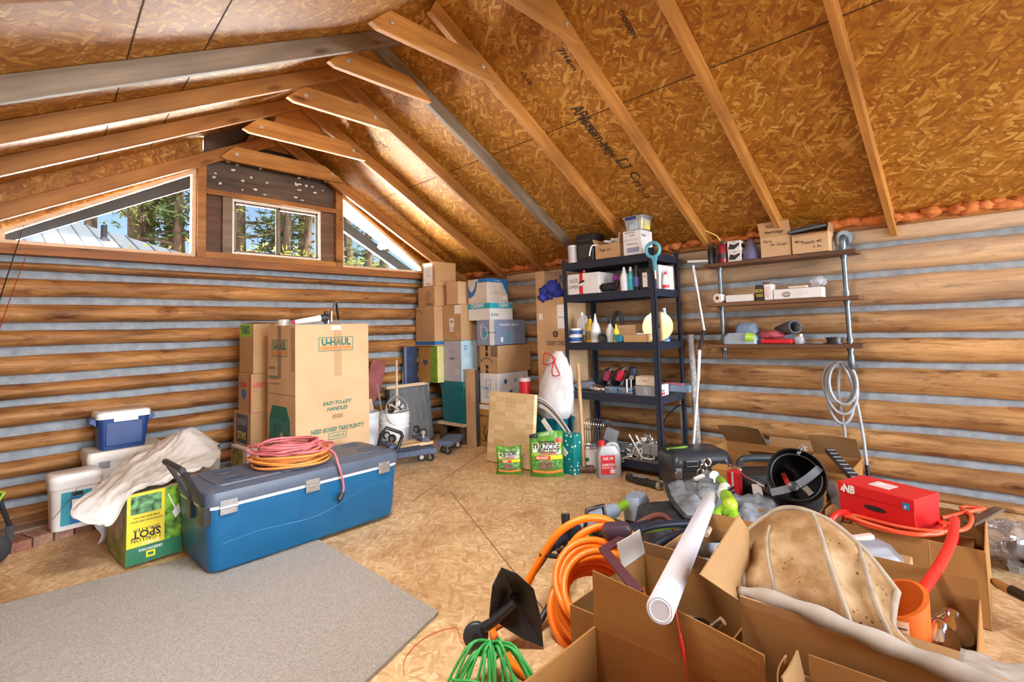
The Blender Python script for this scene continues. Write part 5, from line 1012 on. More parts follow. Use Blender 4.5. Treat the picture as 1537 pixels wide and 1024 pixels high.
a = carton('brown carton at the back of the third rack shelf', (3.95, 4.20), (2.22, 2.42), (z, z+.145), K_lite); a.txt('-x', 'Screws', .4, .75, .014, K_dark)
a = carton('low flat brown carton at the front of the third rack shelf', (3.84, 3.93), (2.06, 2.275), (z, z+.063), K_tan); 
t = thing('paper_stack', 'sheaf of white papers lying on the flat carton of the third shelf', 'paper', (3.9, 2.12, z+.065)); MB().bar((3.86, 2.17, z+.068), (3.98, 2.04, z+.070), .10, .006).build('sheets', PAPER, t)
t = thing('saw_disc', 'round brass-coloured saw blade standing on edge on the third rack shelf', 'saw blade', (3.95, 2.0, z)); Tm = place((3.95, 2.015, z+.125), 0, 0, 0) @ Matrix.Rotation(.35, 4, 'Z') @ Matrix.Rotation(-PI/2+.12, 4, 'Y'); pg = []
for k in range(48): pg += [(.118*math.cos(2*PI*k/48), .118*math.sin(2*PI*k/48)), (.125*math.cos(2*PI*(k+.3)/48), .125*math.sin(2*PI*(k+.3)/48))]
MB().prism(pg, -.0015, .0015, Tm).build('disc', BRASSY, t); MB().lathe([(.02, -.003), (.02, .003)], n=20, M=Tm).build('arbor', P_black, t)
bottle('clear bottle of blue liquid wrapped in plastic at the right end of the third shelf', (3.93, 1.925+.075, z) if False else (4.03, 1.99, z), [(.034, 0), (.035, .01), (.035, .06), (.03, .14), (.018, .22), (.014, .26)], plain('pale_blue_glass', (.35, .55, .72), .15), (.255, .275, .014, .013, P_white), (.01, .08, plain('cobalt_label', (.03, .12, .40), .5)), CG3)
# fourth shelf
z = .644
t = thing('rag', 'grey-blue crumpled rag at the left end of the fourth rack shelf', 'cloth', (3.95, 2.76, z)); MB().blob((3.95, 2.76, z+.035), (.09, .12, .045), 22, 12, .35, 3, seed=3).build('cloth', plain('grey_blue_rag', (.22, .27, .34), .8, var=.4), t, smooth=80)
t = thing('wire_mesh_pan', 'crumpled grey wire mesh tray on the fourth rack shelf', 'tray', (3.9, 2.6, z)); MB().blob((3.89, 2.60, z+.03), (.06, .07, .032), 18, 10, .25, 4, seed=7).build('mesh', STEEL, t, smooth=60)
for k, y in enumerate((2.555, 2.51)): tag(MB().blob((3.86, y, z+.026), .026, 16, 10).build('chrome_ball', CHROME, smooth=80), 'shiny chrome knob on the fourth shelf, %s one beside the mesh tray' % ('nearer' if k else 'left'), 'knob')
def tool(label, y, red, h, k):
    t = thing('cordless_tool', label, 'tool', (4.0, y, z)); c = Vector((3.97, y, z+.06)); a_ = c+Vector((.03, .06, .0)); b_ = c+Vector((-.02, -.06, h))
    MB().tube([a_, (a_+b_)/2+Vector((0, 0, .02)), b_], [.042, .046, .034], 14).build('housing', P_black, t, smooth=50, bevel=.004)
    MB().tube([(a_+b_)/2+Vector((-.03, -.02, -.02)), (a_+b_)/2+Vector((-.035, -.055, h*.55-.01))], [.034, .03], 12).build('red_shell', red, t, smooth=50); MB().box(c.x-.05, c.x+.05, y-.03, y+.055, z, z+.05).build('battery', P_black, t, bevel=.01)
    MB().cyl(b_, b_+Vector((-.008, -.035, .02)), .016, .01, 12).build('chuck', STEEL, t)
RT = plain('tool_red', (.50, .02, .05), .35)
tool('black and dark red cordless tool on the fourth shelf, left of the pair', 2.55, plain('tool_maroon', (.26, .03, .06), .4), .12, 0); tool('black and bright red cordless tool in the middle of the fourth shelf', 2.42, RT, .13, 1)
t = thing('hand_grinder', 'dark navy power tool standing behind the flat cases on the fourth shelf', 'tool', (4.0, 2.29, z)); MB().tube([(3.98, 2.33, z+.05), (3.98, 2.29, z+.15), (3.975, 2.27, z+.215)], [.05, .048, .03], 14).build('housing', P_navy, t, smooth=50); MB().box(3.93, 4.04, 2.25, 2.36, z, z+.06).build('base', P_black, t, bevel=.01); MB().cyl((3.95, 2.27, z+.13), (3.92, 2.26, z+.13), .02).build('dial', STEEL, t)
for k, (y0, y1) in enumerate(((2.36, 2.48), (2.22, 2.35))):
    t = thing('bit_case', '%s slate-blue bit case lying at the front of the fourth shelf' % ('left' if k == 0 else 'right'), 'case', (3.87, (y0+y1)/2, z)); MB().box(3.835, 3.91, y0, y1, z, z+.028).build('base', plain('slate_blue_case', (.10, .16, .26), .4), t, bevel=.006); MB().box(3.835, 3.91, y0, y1, z+.029, z+.055).build('lid', plain('slate_blue_lid', (.16, .24, .36), .35), t, bevel=.006); MB().box(3.831, 3.836, (y0+y1)/2-.015, (y0+y1)/2+.015, z+.018, z+.04).build('latch', STEEL, t)
t = thing('c_clamp', 'pale steel C-clamp standing in front of the small carton on the fourth shelf', 'clamp', (3.84, 2.23, z)); MB().tube([(3.838, 2.21, z+.015), (3.838, 2.262, z+.015), (3.838, 2.262, z+.125), (3.838, 2.22, z+.13)], .008, 8).build('frame', STEEL, t); MB().cyl((3.838, 2.222, z+.13), (3.838, 2.222, z+.06), .006).build('screw', STEEL, t)
t = thing('parts_organizer', 'clear divided parts box on the fourth rack shelf, under a small carton', 'organizer', (3.88, 2.1, z)); mb = MB(); loft(mb, [(.13, .175, .012, 0), (.14, .185, .012, .078)], 0, Matrix.Translation((3.905, 2.10, z))); mb.build('body', CLEAR, t, smooth=50); MB().box(3.84, 3.975, 2.095, 2.101, z+.004, z+.075).build('divider', P_white, t)
a = carton('small cream carton with faint scribbles on the clear parts box of the fourth shelf', (3.85, 3.97), (2.015, 2.185), (z+.080, z+.152), plain('cream_card', (.66, .58, .46), .7)); a.txt('-x', 'hinges', .5, .55, .014, K_dark, skew=.3)
a = carton('small white box with red print at the right end of the fourth shelf', (3.86, 4.00), (1.97, 2.005), (z+.0, z+.088), K_white) ; a.txt('-y', 'CREE', .3, .45, .018, I_black, .05); a.decal('-y', .05, .5, .1, .3, I_red)
t = thing('spirit_level', 'blue-grey box level jutting over the right end of the fourth shelf', 'level', (4.1, 1.95, z)); MB().bar((4.05, 2.20, z+.05), (4.03, 1.80, z+.05), .045, .055).build('beam', plain('slate_blue_lid', (.16, .24, .36), .35), t, bevel=.003); MB().bar((4.05, 2.15, z+.085), (4.04, 1.86, z+.085), .03, .014).build('red_edge', plain('dusty_red', (.45, .12, .15), .5), t); MB().box(4.0, 4.1, 2.0, 2.1, z, z+.022).build('pad', P_black, t)
# bottom shelf
z = .120
t = thing('cable', 'loops of white cable piled on the bottom rack shelf', 'cable', (3.95, 2.15, z)); rnd = random.Random(12)
for k in range(4): MB().tube(smooth_path([(3.93+rnd.uniform(-.08, .1), 2.20+rnd.uniform(-.14, .12), z+.01+rnd.uniform(0, .03)) if i % 3 else (3.90+rnd.uniform(-.03, .1), 2.16+rnd.uniform(-.13, .13), z+.10+rnd.uniform(0, .09)) for i in range(9)], 6), .0065, 7).build('cable', P_white if k < 3 else P_grey, t, smooth=60)
t = thing('snap_hook', 'large steel snap hook hanging over the front edge of the bottom rack shelf', 'hook', (3.83, 2.3, z)); MB().tube(smooth_path([(3.80, 2.38, .06), (3.80, 2.37, .075), (3.80, 2.33, .105), (3.82, 2.28, .135), (3.84, 2.24, .14), (3.84, 2.27, .125), (3.81, 2.33, .085), (3.80, 2.37, .055)], 5)[:-1], .008, 8, closed=True).build('hook', CHROME, t, smooth=60); MB().tube(arc((3.85, 2.22, .15), .03, 0, 2*PI, 14, (0, 1, 0), (.3, 0, 1))[:-1], .007, 8, closed=True).build('ring', CHROME, t, smooth=60)
for k, (y, s) in enumerate(((2.13, .035), (2.06, .033))): 
    t = thing('padlock', 'grey padlock-like %s block among the cables on the bottom shelf' % ('left' if k == 0 else 'right'), 'lock', (3.9, y, z)); MB().box(3.87, 3.93, y-s, y+s, z+.04, z+.13).build('body', P_grey, t, bevel=.008); MB().tube(arc((3.90, y, z+.13), .02, 0, PI, 8, (0, 1, 0), (0, 0, 1)), .005).build('shackle', CHROME, t)
t = thing('chain', 'heap of grey chain and fittings at the left of the bottom rack shelf', 'chain', (3.97, 2.38, z)); rnd = random.Random(5)
pth = smooth_path([(3.95+rnd.uniform(-.07, .12), 2.36+rnd.uniform(-.14, .14), z+.012+.03*rnd.random()+.02*(i % 2)) for i in range(16)], 5); mb = MB()
for i in range(0, len(pth)-1):
    p, q = pth[i], pth[i+1]; d = (q-p); 
    if d.length < 1e-4: continue
    d.normalize(); s_ = d.orthogonal().normalized() if i % 2 else d.cross(d.orthogonal()).normalized()
    mb.tube([ (p+q)/2+d*.020*math.cos(a_)+s_*.010*math.sin(a_) for a_ in [2*PI*k_/10 for k_ in range(10)]], .004, 5, closed=True)
mb.build('links', STEEL, t, smooth=60)
t = thing('steel_hook', 'tall chrome shackle standing up among the cables on the bottom shelf', 'hook', (4.0, 2.18, z)); MB().tube(arc((3.98, 2.17, z+.14), .04, -PI/2, PI, 14, (0, 1, 0), (0, 0, 1)), .010, 8).build('bow', CHROME, t, smooth=60); MB().box(3.96, 4.0, 2.13, 2.16, z, z+.12).build('shank', STEEL, t, bevel=.004)
t = thing('extension_cord', 'black power cord hanging in a loop behind the bottom rack shelf', 'cord', (4.2, 2.1, z)); MB().tube(smooth_path([(4.22, 1.90, .52), (4.22, 2.0, .52), (4.21, 2.12, .40), (4.20, 2.14, .28), (4.18, 2.08, .17), (4.16, 1.98, .13)], 6), .006, 7).build('cable', P_black, t, smooth=60)

# wall-side leaners right of the rack
t = thing('pipe_insulation', 'grey foam pipe insulation leaning on the logs right of the rack', 'pipe', (4.33, 1.9, 0)); MB().cyl((4.30, 1.88, .005), (4.385, 1.93, 1.12), .027, .026, 14).build('tube', plain('speckled_grey_foam', (.36, .35, .34), .9, var=.35, scale=60), t, smooth=50)
t = thing('metal_strip', 'thin grey steel post standing behind the right end of the rack', 'post', (4.36, 2.0, 0)); MB().box(4.345, 4.37, 2.02, 2.045, 0, .60).build('post', STEEL, t)
t = thing('telescopic_pole', 'white and grey telescopic pole leaning on the end of the pipe shelf', 'pole', (4.25, 1.9, 0)); MB().cyl((4.20, 1.90, .02), (4.19, 1.80, .75), .010).build('lower_tube', P_white, t); MB().cyl((4.19, 1.80, .75), (4.19, 1.775, 1.0), .013).build('sleeve', P_white, t); MB().cyl((4.19, 1.775, 1.0), (4.19, 1.73, 1.16), .014, .014).build('grip', P_black, t); MB().cyl((4.19, 1.73, 1.16), (4.19, 1.79, 1.70), .012).build('upper_tube', STEEL, t)
t = thing('brush', 'flat white brush head of a pole poking out above the top pipe shelf', 'tool', (4.3, 1.75, 1.72)); MB().bar((4.26, 1.86, 1.745), (4.24, 1.68, 1.73), .04, .02).build('head', P_white, t, bevel=.004)

# ------------------------------------------------------------------ pipe shelves on the right wall
ps = thing('pipe_shelf', 'wall shelf of three stained boards on two grey iron pipes', 'shelf', (4.3, 1.18, 1.0))
M_pipe = plain('galvanised_pipe', (.17, .21, .25), .4, .7, var=.2); M_shelfb = wood('walnut_board', (.075, .032, .015), (.14, .06, .028), (.22, .105, .05), scale=(12, 1.2, 12), knots=False)
for z in (1.695, 1.372, 1.04): MB().box(4.185, 4.395, .645, 1.705, z-.024, z+.004).build('board', M_shelfb, ps, bevel=.003)
for y in (.735, 1.615):
    mb = MB(); mb.cyl((4.30, y, .93), (4.30, y, 1.78), .0165, n=16)
    for z in (1.66, 1.40, 1.345, 1.07, 1.005): mb.cyl((4.30, y, z-.013), (4.30, y, z+.013), .023, n=16)
    p = mb.build('pipe', M_pipe, ps, smooth=40)
    if y < 1:
        MB().tube(smooth_path([(4.30, y, .96), (4.30, y, .905), (4.325, y, .878), (4.40, y, .875)], 5), .022, 14).build('elbow', M_pipe, p, smooth=60)
        MB().tube(smooth_path([(4.30, y, 1.72), (4.30, y, 1.775), (4.32, y, 1.80), (4.36, y, 1.80)], 5), .022, 14).build('elbow', M_pipe, p, smooth=60)
        MB().cyl((4.36, y, 1.80), (4.39, y, 1.80), .055, n=24).build('flange', M_pipe, p)
    else:
        MB().box(4.285, 4.315, y-.014, y+.014, .93, 1.02).build('end_block', P_black, p, bevel=.003)
z = 1.700
bottle('red and black spray can at the left of the top pipe shelf', (4.23, 1.555, z), [(.032, 0), (.033, .005), (.033, .13), (.02, .15), (.012, .155)], plain('dark_red_can', (.30, .02, .04), .3, .2), (.153, .18, .013, .011, P_black), (.03, .075, P_black), cat='can', name='spray_can')
bottle('black spray can hidden behind the red one on the top pipe shelf', (4.25, 1.655, z), [(.03, 0), (.03, .12), (.014, .14)], P_black, (.138, .165, .012, .011, P_black), cat='can', name='spray_can')
t = thing('foam_gun_straw', 'yellow straw nozzle sticking up from behind the red spray can', 'nozzle', (4.26, 1.6, z)); MB().tube([(4.24, 1.555, 1.86), (4.235, 1.60, 1.93), (4.20, 1.71, 2.0)], .006, 6).build('straw', plain('straw_yellow', (.75, .52, .12), .5), t); MB().bar((4.24, 1.555, 1.86), (4.24, 1.53, 1.855), .02, .02).build('trigger', STEEL, t); MB().cyl((4.245, 1.60, 1.702), (4.243, 1.585, 1.86), .008).build('stem', P_black, t)
for k, zz in enumerate((z, z+.083)):
    a = carton('white box with black print on the top pipe shelf, %s of the two' % ('lower' if k == 0 else 'upper'), (4.21, 4.31), (1.405, 1.51), (zz, zz+.082), K_white); a.poly('-x', [(.05, .2), (.5, .15), (.9, .55), (.9, .8), (.5, .6), (.2, .75)], I_black); a.decal('-y', .1, .8, .3, .7, I_black); a.txt('-x', 'LAMP', .5, .88, .008, I_black)
t = thing('plastic_bag', 'violet-tinted clear plastic bag bunched on the top pipe shelf', 'bag', (4.27, 1.34, z)); MB().lathe([(.02, .0), (.065, .004), (.06, .05), (.045, .09), (.03, .13), (.022, .155), (.005, .175)], (4.26, 1.345, z), n=24).build('film', glassy('violet_film', (.62, .62, .85), .3, .35, (.35, .35, .60)), t, smooth=80)
MB().blob((4.26, 1.345, z+.035), (.04, .045, .03), 12, 8, .5, 4).build('contents', plain('violet_parts', (.2, .2, .42), .5), t)
a = open_carton('open brown carton with handwriting reading PARTS FOR GARAGE on the top pipe shelf', (4.20, 4.37), (1.045, 1.255), (z, z+.155), K_lite, flaps=(('x', 24, .115, -.03, 1.0, K_tan), ('X', -25, .06, 0, 1, K_tan))); a.txt('-x', 'Parts', .25, .78, .022, I_black, .06, skew=.25, bold=.003); a.txt('-x', 'for Garage', .62, .60, .022, I_black, .11, skew=.25, bold=.003)
text('N.house', (-.085-.030, 0, .155+.075), (0, -1, 0), (-.407, 0, .914), .026, I_black, a.t, .10, skew=.25, bold=.003, lift=.004); text('Hermitage', (-.085-.014, 0, .155+.034), (0, -1, 0), (-.407, 0, .914), .026, I_black, a.t, .13, skew=.25, bold=.003, lift=.004)
a = open_carton('open brown carton with black plastic parts lying in its raised lid on the pipe shelf', (4.19, 4.37), (.80, 1.035), (z, z+.145), K_lite, flaps=(('x', 118, .025, 0, 1, K_tan), ('y', 10, .06, 0, 1, K_dark))); a.txt('-x', 'Supply 40', .55, .55, .022, I_black, .13, skew=.25, bold=.003); a.txt('-x', 'Misc', .2, .62, .018, I_black, .05, skew=.25, bold=.003); a.txt('-x', 'x 5x', .7, .30, .018, I_black, .06, skew=.25, bold=.003)
t = thing('black_gutter', 'long black plastic channel lying on top of the open carton on the pipe shelf', 'channel', (4.25, .93, z+.15)); MB().bar((4.225, 1.06, z+.165), (4.235, .80, z+.19), .075, .03).build('channel', P_black, t, bevel=.008); MB().bar((4.215, 1.05, z+.185), (4.225, .86, z+.205), .03, .012).build('rim', plain('charcoal', (.04, .042, .05), .5), t, bevel=.003)
# middle board
z = 1.378
t = thing('paper_roll', 'roll of white label paper at the left end of the middle pipe shelf', 'roll', (4.24, 1.6, z)); mb = MB().lathe([(.016, -.03), (.037, -.03), (.037, .03), (.016, .03), (.016, -.03)], (4.225, 1.60, z+.037), (-1, .25, 0), 22, caps=False); mb.build('roll', PAPER, t, smooth=40); MB().lathe([(.009, -.031), (.016, -.031), (.016, .031), (.009, .031)], (4.225, 1.60, z+.037), (-1, .25, 0), 16, caps=False).build('core', K_dark, t)
a = carton('long flat white box next to the paper roll on the middle pipe shelf', (4.21, 4.30), (1.33, 1.545), (z, z+.055), K_white)
a = carton('small dark box with gold lettering on the middle pipe shelf', (4.20, 4.29), (1.255, 1.315), (z, z+.118), P_black); a.txt('-x', 'ECO', .5, .62, .022, I_yellow, .05); a.txt('-x', 'GOLD', .5, .32, .02, I_yellow, .05)
a = carton('small pale pink and white box beside the dark box on the middle pipe shelf', (4.20, 4.29), (1.193, 1.252), (z, z+.12), K_white); a.decal('-x', .1, .6, .15, .85, plain('pale_pink_print', (.72, .52, .52), .6))
a = carton('long white box with an oval black badge on the middle pipe shelf', (4.20, 4.31), (.865, 1.188), (z, z+.075), K_white); a.poly('-x', [(.28+.085*math.cos(k*PI/10), .45+.26*math.sin(k*PI/10)) for k in range(20)], I_black, 'badge'); a.poly('-x', [(.28+.07*math.cos(k*PI/10), .45+.20*math.sin(k*PI/10)) for k in range(20)], K_white, 'badge', .0015); a.txt('-x', 'Great', .28, .56, .014, I_black, .04, lift=.002); a.txt('-x', 'Value', .28, .36, .014, I_black, .04, lift=.002); a.txt('-x', '| || |  26', .62, .5, .016, plain('pale_grey_print', (.55, .56, .6), .6)); a.txt('-y', 'T', .5, .5, .02, I_black)
t = thing('glass_dish', 'shallow clear dish resting across the small boxes on the middle pipe shelf', 'dish', (4.25, 1.18, z+.122)); MB().lathe([(.001, 0), (.05, 0), (.068, .014), (.07, .016), (.05, .004), (.001, .003)], (4.25, 1.20, z+.1225), n=26, sy=1.15).build('dish', CLEAR, t, smooth=60)
t = thing('plastic_pouch', 'crumpled clear plastic pouch at the right end of the middle pipe shelf', 'pouch', (4.25, .89, z+.077)); MB().blob((4.26, .895, z+.118), (.045, .05, .04), 18, 10, .45, 3, seed=5).build('film', CLEAR, t, smooth=40)
t = thing('foam_pad', 'cream foam pad lying on the long white box of the middle pipe shelf', 'pad', (4.25, 1.02, z+.077)); MB().box(4.22, 4.30, .96, 1.09, z+.0765, z+.095).build('pad', plain('cream_card', (.66, .58, .46), .7), t, bevel=.006)
# lowest board
z = 1.046
t = thing('tool_caddy', 'pale blue-grey plastic tool with a lime green nose on the lowest pipe shelf', 'tool', (4.27, 1.47, z)); mb = MB(); loft(mb, [(.13, .25, .02, 0), (.13, .25, .02, .05), (.11, .20, .03, .085)], 0, Matrix.Translation((4.255, 1.455, z))); mb.build('body', plain('pale_blue_grey', (.30, .37, .46), .45), t, smooth=50); mb = MB(); loft(mb, [(.09, .17, .03, .085), (.09, .15, .03, .14), (.06, .11, .03, .165)], 0, Matrix.Translation((4.28, 1.42, z))); mb.build('housing', plain('slate_blue_lid', (.16, .24, .36), .35), t, smooth=50)
MB().cyl((4.21, 1.40, z+.05), (4.21, 1.345, z+.045), .042, .03, 16).build('lime_nose', P_green, t, smooth=40); MB().cyl((4.207, 1.36, z+.045), (4.198, 1.355, z+.045), .022).build('hub', P_black, t); MB().box(4.196, 4.2, 1.46, 1.55, z+.055, z+.065).build('slot', P_black, t)
t = thing('glove', 'red and grey padded strap bundle on the lowest pipe shelf', 'strap', (4.26, 1.2, z)); MB().bar((4.24, 1.30, z+.018), (4.22, 1.075, z+.018), .07, .034).build('red_base', P_red, t, bevel=.01); mb = MB().blob((4.26, 1.23, z+.065), (.05, .09, .035), 18, 10, .35, 3, seed=2); mb.build('strap', plain('pink_grey_strap', (.45, .08, .12), .6, var=.5), t, smooth=70)
t = thing('pipe_fitting', 'short dark grey pipe elbow lying open end out on the lowest pipe shelf', 'pipe', (4.27, 1.1, z)); MB().tube([(4.31, 1.20, z+.09), (4.27, 1.12, z+.115), (4.215, 1.055, z+.125)], [.036, .042, .046], 20, caps=False).build('tube', plain('dark_grey_pvc', (.075, .08, .095), .45), t, smooth=50, solid=.008)
MB().tube([(4.31, 1.20, z+.0), (4.31, 1.2, z+.08)], .02).build('stub', P_grey, t)
t = thing('can', 'small chrome-lidded jar on the lowest pipe shelf', 'jar', (4.23, 1.03, z)); MB().lathe([(.026, 0), (.03, .005), (.03, .04), (.022, .055)], (4.22, 1.035, z), n=18).build('body', CLEAR, t, smooth=50); MB().lathe([(.026, .055), (.026, .07)], (4.22, 1.035, z), n=18).build('lid', CHROME, t)
t = thing('shoe_horn', 'pale grey trowel blade lying flat on the lowest pipe shelf', 'trowel', (4.23, .95, z)); MB().prism([(-.045, 0), (.03, -.03), (.07, -.03), (.09, 0), (.07, .03), (.03, .03)], 0, .008, place((4.225, .965, z+.001), -PI/2)).build('blade', P_grey, t, bevel=.003); MB().cyl((4.225, 1.0, z+.012), (4.225, 1.02, z+.02), .01).build('handle', P_grey, t)
t = thing('twine_reel', 'flat black cable reel behind the right pipe of the lowest pipe shelf', 'reel', (4.24, .81, z)); MB().lathe([(.02, 0), (.058, 0), (.058, .006), (.05, .008), (.05, .036), (.058, .038), (.058, .044), (.02, .044)], (4.235, .815, z), n=26).build('reel', P_black, t, smooth=40)
# hanging hose
hs_ = thing('hose', 'grey hose hung in loops from the pipe shelf elbow, ends reaching down', 'hose', (4.34, .79, .9)); M_hose = plain('pale_grey_hose', (.36, .39, .43), .4, var=.1)
pts = []
for k in range(4):
    cy_, h = .80+.012*k, .145+.035*(k % 3)
    for i in range(18):
        a_ = PI/2+2*PI*i/18; pts.append((4.315+.010*k+.012*math.sin(a_), cy_-.085*math.cos(a_)*(1+.12*(k % 2)), .905-h+h*math.sin(a_)))
pts = [(4.35, .70, .20), (4.34, .71, .45), (4.33, .745, .75)]+pts+[(4.36, .84, .70), (4.37, .82, .40), (4.37, .835, .25), (4.36, .83, .12)]
MB().tube(smooth_path(pts, 3), .0105, 8).build('tube', M_hose, hs_, smooth=70); MB().cyl((4.35, .70, .20), (4.35, .695, .11), .014).build('connector', P_black, hs_)
# ------------------------------------------------------------------ floor things in front of and left of the rack
t = thing('butcher_block', 'pale butcher block board leaning against the cartons', 'board', (3.46, 3.22, 0))
M_bb = None
def block_mat():
    m, ns, ls, b = nodes_of('butcher_block_maple')
    br = nd(ns, 'ShaderNodeTexBrick', i_Scale=1.0, offset=.37, offset_frequency=1); br.inputs['Color1'].default_value = (.66, .47, .24, 1); br.inputs['Color2'].default_value = (.82, .67, .42, 1); br.inputs['Mortar'].default_value = (.60, .42, .21, 1)
    br.inputs['Mortar Size'].default_value = .0006; br.inputs['Brick Width'].default_value = .13; br.inputs['Row Height'].default_value = .042
    ls.new(coords(ns, ls, (1, 1, 1)), br.inputs[0])
    n = nd(ns, 'ShaderNodeTexNoise', i_Scale=1.0, i_Detail=5.0); ls.new(coords(ns, ls, (14, 90, 1)), n.inputs[0]); r = ramp(ns, [(.3, (.9, .88, .84)), (.7, (1.06, 1.06, 1.06))]); ls.new(n.outputs[0], r.inputs[0])
    mx = nd(ns, 'ShaderNodeMix', data_type='RGBA', blend_type='MULTIPLY', i_0=1.0); ls.new(br.outputs[0], mx.inputs[6]); ls.new(r.outputs[0], mx.inputs[7]); ls.new(mx.outputs[2], b.inputs['Base Color']); b.inputs['Roughness'].default_value = .5
    return m
mb = MB().box(0, .56, 0, .635, -.02, .02); o = mb.build('slab', block_mat(), t, local=True, bevel=.004)
Mv = Matrix(((-.02, .12, -.993, 3.42), (-1, -.0, .02, 3.515), (0, .993, .12, .006), (0, 0, 0, 1))); o.matrix_basis = Matrix.Translation((-3.46, -3.22, 0)) @ Mv
def soil_bag(label, base, w, h, d, yaw, top_black, big):
    """stand-up printed bag with a pinched seam at top and bottom"""
    t = thing('lawn_bag', label, 'bag', base, yaw)
    def face(sgn):
        def fn(u, v):
            x = (u-.5)*w*(1-.10*math.sin(PI*v)*(0 if big else 1)); e = math.sin(PI*min(1, max(0, u)))**.5; th = d*.5*e*(math.sin(PI*min(1, v*1.0+.02))**.45)*(1-.45*v)
            wr = .006*noise.noise(Vector((u*5, v*6, sgn*3+w*10)))+.004*noise.noise(Vector((u*14, v*10, 1)))
            zz = h*v-(.02*math.sin(PI*u) if v > .5 else 0)*(v-.5)*(2 if not big else -1)
            return Vector((x+wr*.4, sgn*(th+wr*(1 if .02 < v < .98 else 0)) , zz+(.03*(u-.2) if top_black and v > .9 else 0)*(v-.9)*10))
        return fn
    mb = MB(); n = 26
    for sgn in (-1, 1):
        vs = [face(sgn)(i/(n-1), j/(n-1)) for j in range(n) for i in range(n)]
        fs = [(j*n+i, j*n+i+1, (j+1)*n+i+1, (j+1)*n+i) for j in range(n-1) for i in range(n-1)]; fs = fs if sgn < 0 else [f[::-1] for f in fs]
        mb.add(vs, fs, 0)
    mb.build('sack', plain('bag_green', (.085, .25, .025), .3, var=.35, scale=8), t, local=True, smooth=80)
    F = face(-1)
    def patch(name, u0, u1, v0, v1, m, lift=.0016, curve=0, n=12):
        vs = []
        for j in range(n):
            for i in range(n):
                u, v = u0+(u1-u0)*i/(n-1), v0+(v1-v0)*j/(n-1); v += curve*math.sin(PI*i/(n-1)); p = F(u, v); vs.append(p+Vector((0, -lift, 0)))
        MB().add(vs, [(j*n+i, j*n+i+1, (j+1)*n+i+1, (j+1)*n+i) for j in range(n-1) for i in range(n-1)]).build(name, m, t, local=True, smooth=80)
    def tx(s, u, v, hh, m, ww): 
        p = F(u, v); o = text(s, p, (1, 0, 0), (0, 0, 1), hh, m, t, ww, lift=.0, bold=.03)
        for q in o.data.vertices: 
            uu = q.co.x/w+.5; vv = q.co.z/h; q.co = F(min(.99, max(.01, uu)), min(.99, max(.01, vv)))+Vector((0, -.0045, 0))
    lit = plain('bag_lime', (.26, .45, .08), .3, var=.2)
    patch('printed_field', .06, .94, .50, .80, lit); patch('white_cloud', .10, .92, .58, .76, plain('bag_white', (.80, .84, .76), .35, var=.08), .0024, .03)
    patch('yellow_band', .45, .97, .43, .52, plain('bag_yellow', (.85, .68, .03), .35), .0024); patch('red_band', .18, .62, .42, .51, plain('bag_red', (.62, .06, .03), .35), .0032)
    patch('lawn_picture', .06, .95, .20, .40, plain('bag_lawn', (.10, .28, .07), .4, var=.9, scale=70), .0024, .02); patch('soil_picture', .28, .68, .18, .36, plain('bag_soil', (.20, .13, .08), .6, var=.6, scale=90), .0032, .03); patch('orange_band', .08, .96, .13, .19, plain('bag_orange', (.75, .25, .06), .35), .0036, -.03)
    if big: tx('TRIAZICIDE', .50, .69, .042, I_black, w*.80); tx('INSECT KILLER', .56, .61, .024, I_black, w*.62); tx('FOR LAWNS', .56, .555, .018, plain('magenta_ink', (.70, .03, .22), .5), w*.50); tx('Spectracide', .52, .79, .026, I_black, w*.50); tx('KILLS INSECTS', .38, .465, .016, I_white, w*.34)
    else: tx('EXTREME', .50, .80, .030, I_black, w*.66); tx('MOSS CONTROL', .50, .70, .024, I_black, w*.74); tx('LAWNS', .56, .615, .020, plain('magenta_ink', (.70, .03, .22), .5), w*.4); tx('RED', .35, .465, .016, I_white, w*.2)
    if top_black: patch('torn_flap', .0, .26, .90, .995, P_black, .003); patch('red_tag', .80, .99, .80, .90, P_red, .004)
    return t
soil_bag('small green lawn-treatment bag standing before the leaning butcher block', (3.225, 3.06, 0), .225, .245, .10, -.88, False, False)
soil_bag('large green insecticide bag with black title, right of the small bag', (3.36, 2.76, 0), .275, .345, .12, -.92, True, True)
t = thing('gift_bag', 'teal gift bag printed with white sprigs behind the large insecticide bag', 'bag', (3.56, 2.70, 0))
def gm():
    m, ns, ls, b = nodes_of('teal_sprig_paper')
    vo = nd(ns, 'ShaderNodeTexVoronoi', i_Scale=24.0); ls.new(coords(ns, ls), vo.inputs[0]); r = ramp(ns, [(.16, (.80, .86, .84)), (.2, (.40, .65, .62)), (.26, (.0, .22, .22)), (1, (.0, .20, .21))]); ls.new(vo.outputs[0], r.inputs[0]); ls.new(r.outputs[0], b.inputs['Base Color']); b.inputs['Roughness'].default_value = .5; return m
mb = MB(); loft(mb, [(.10, .20, .008, 0), (.11, .21, .01, .20), (.09, .22, .01, .33)], 0, Matrix.Translation((3.56, 2.69, 0))); mb.build('bag', gm(), t, smooth=50)
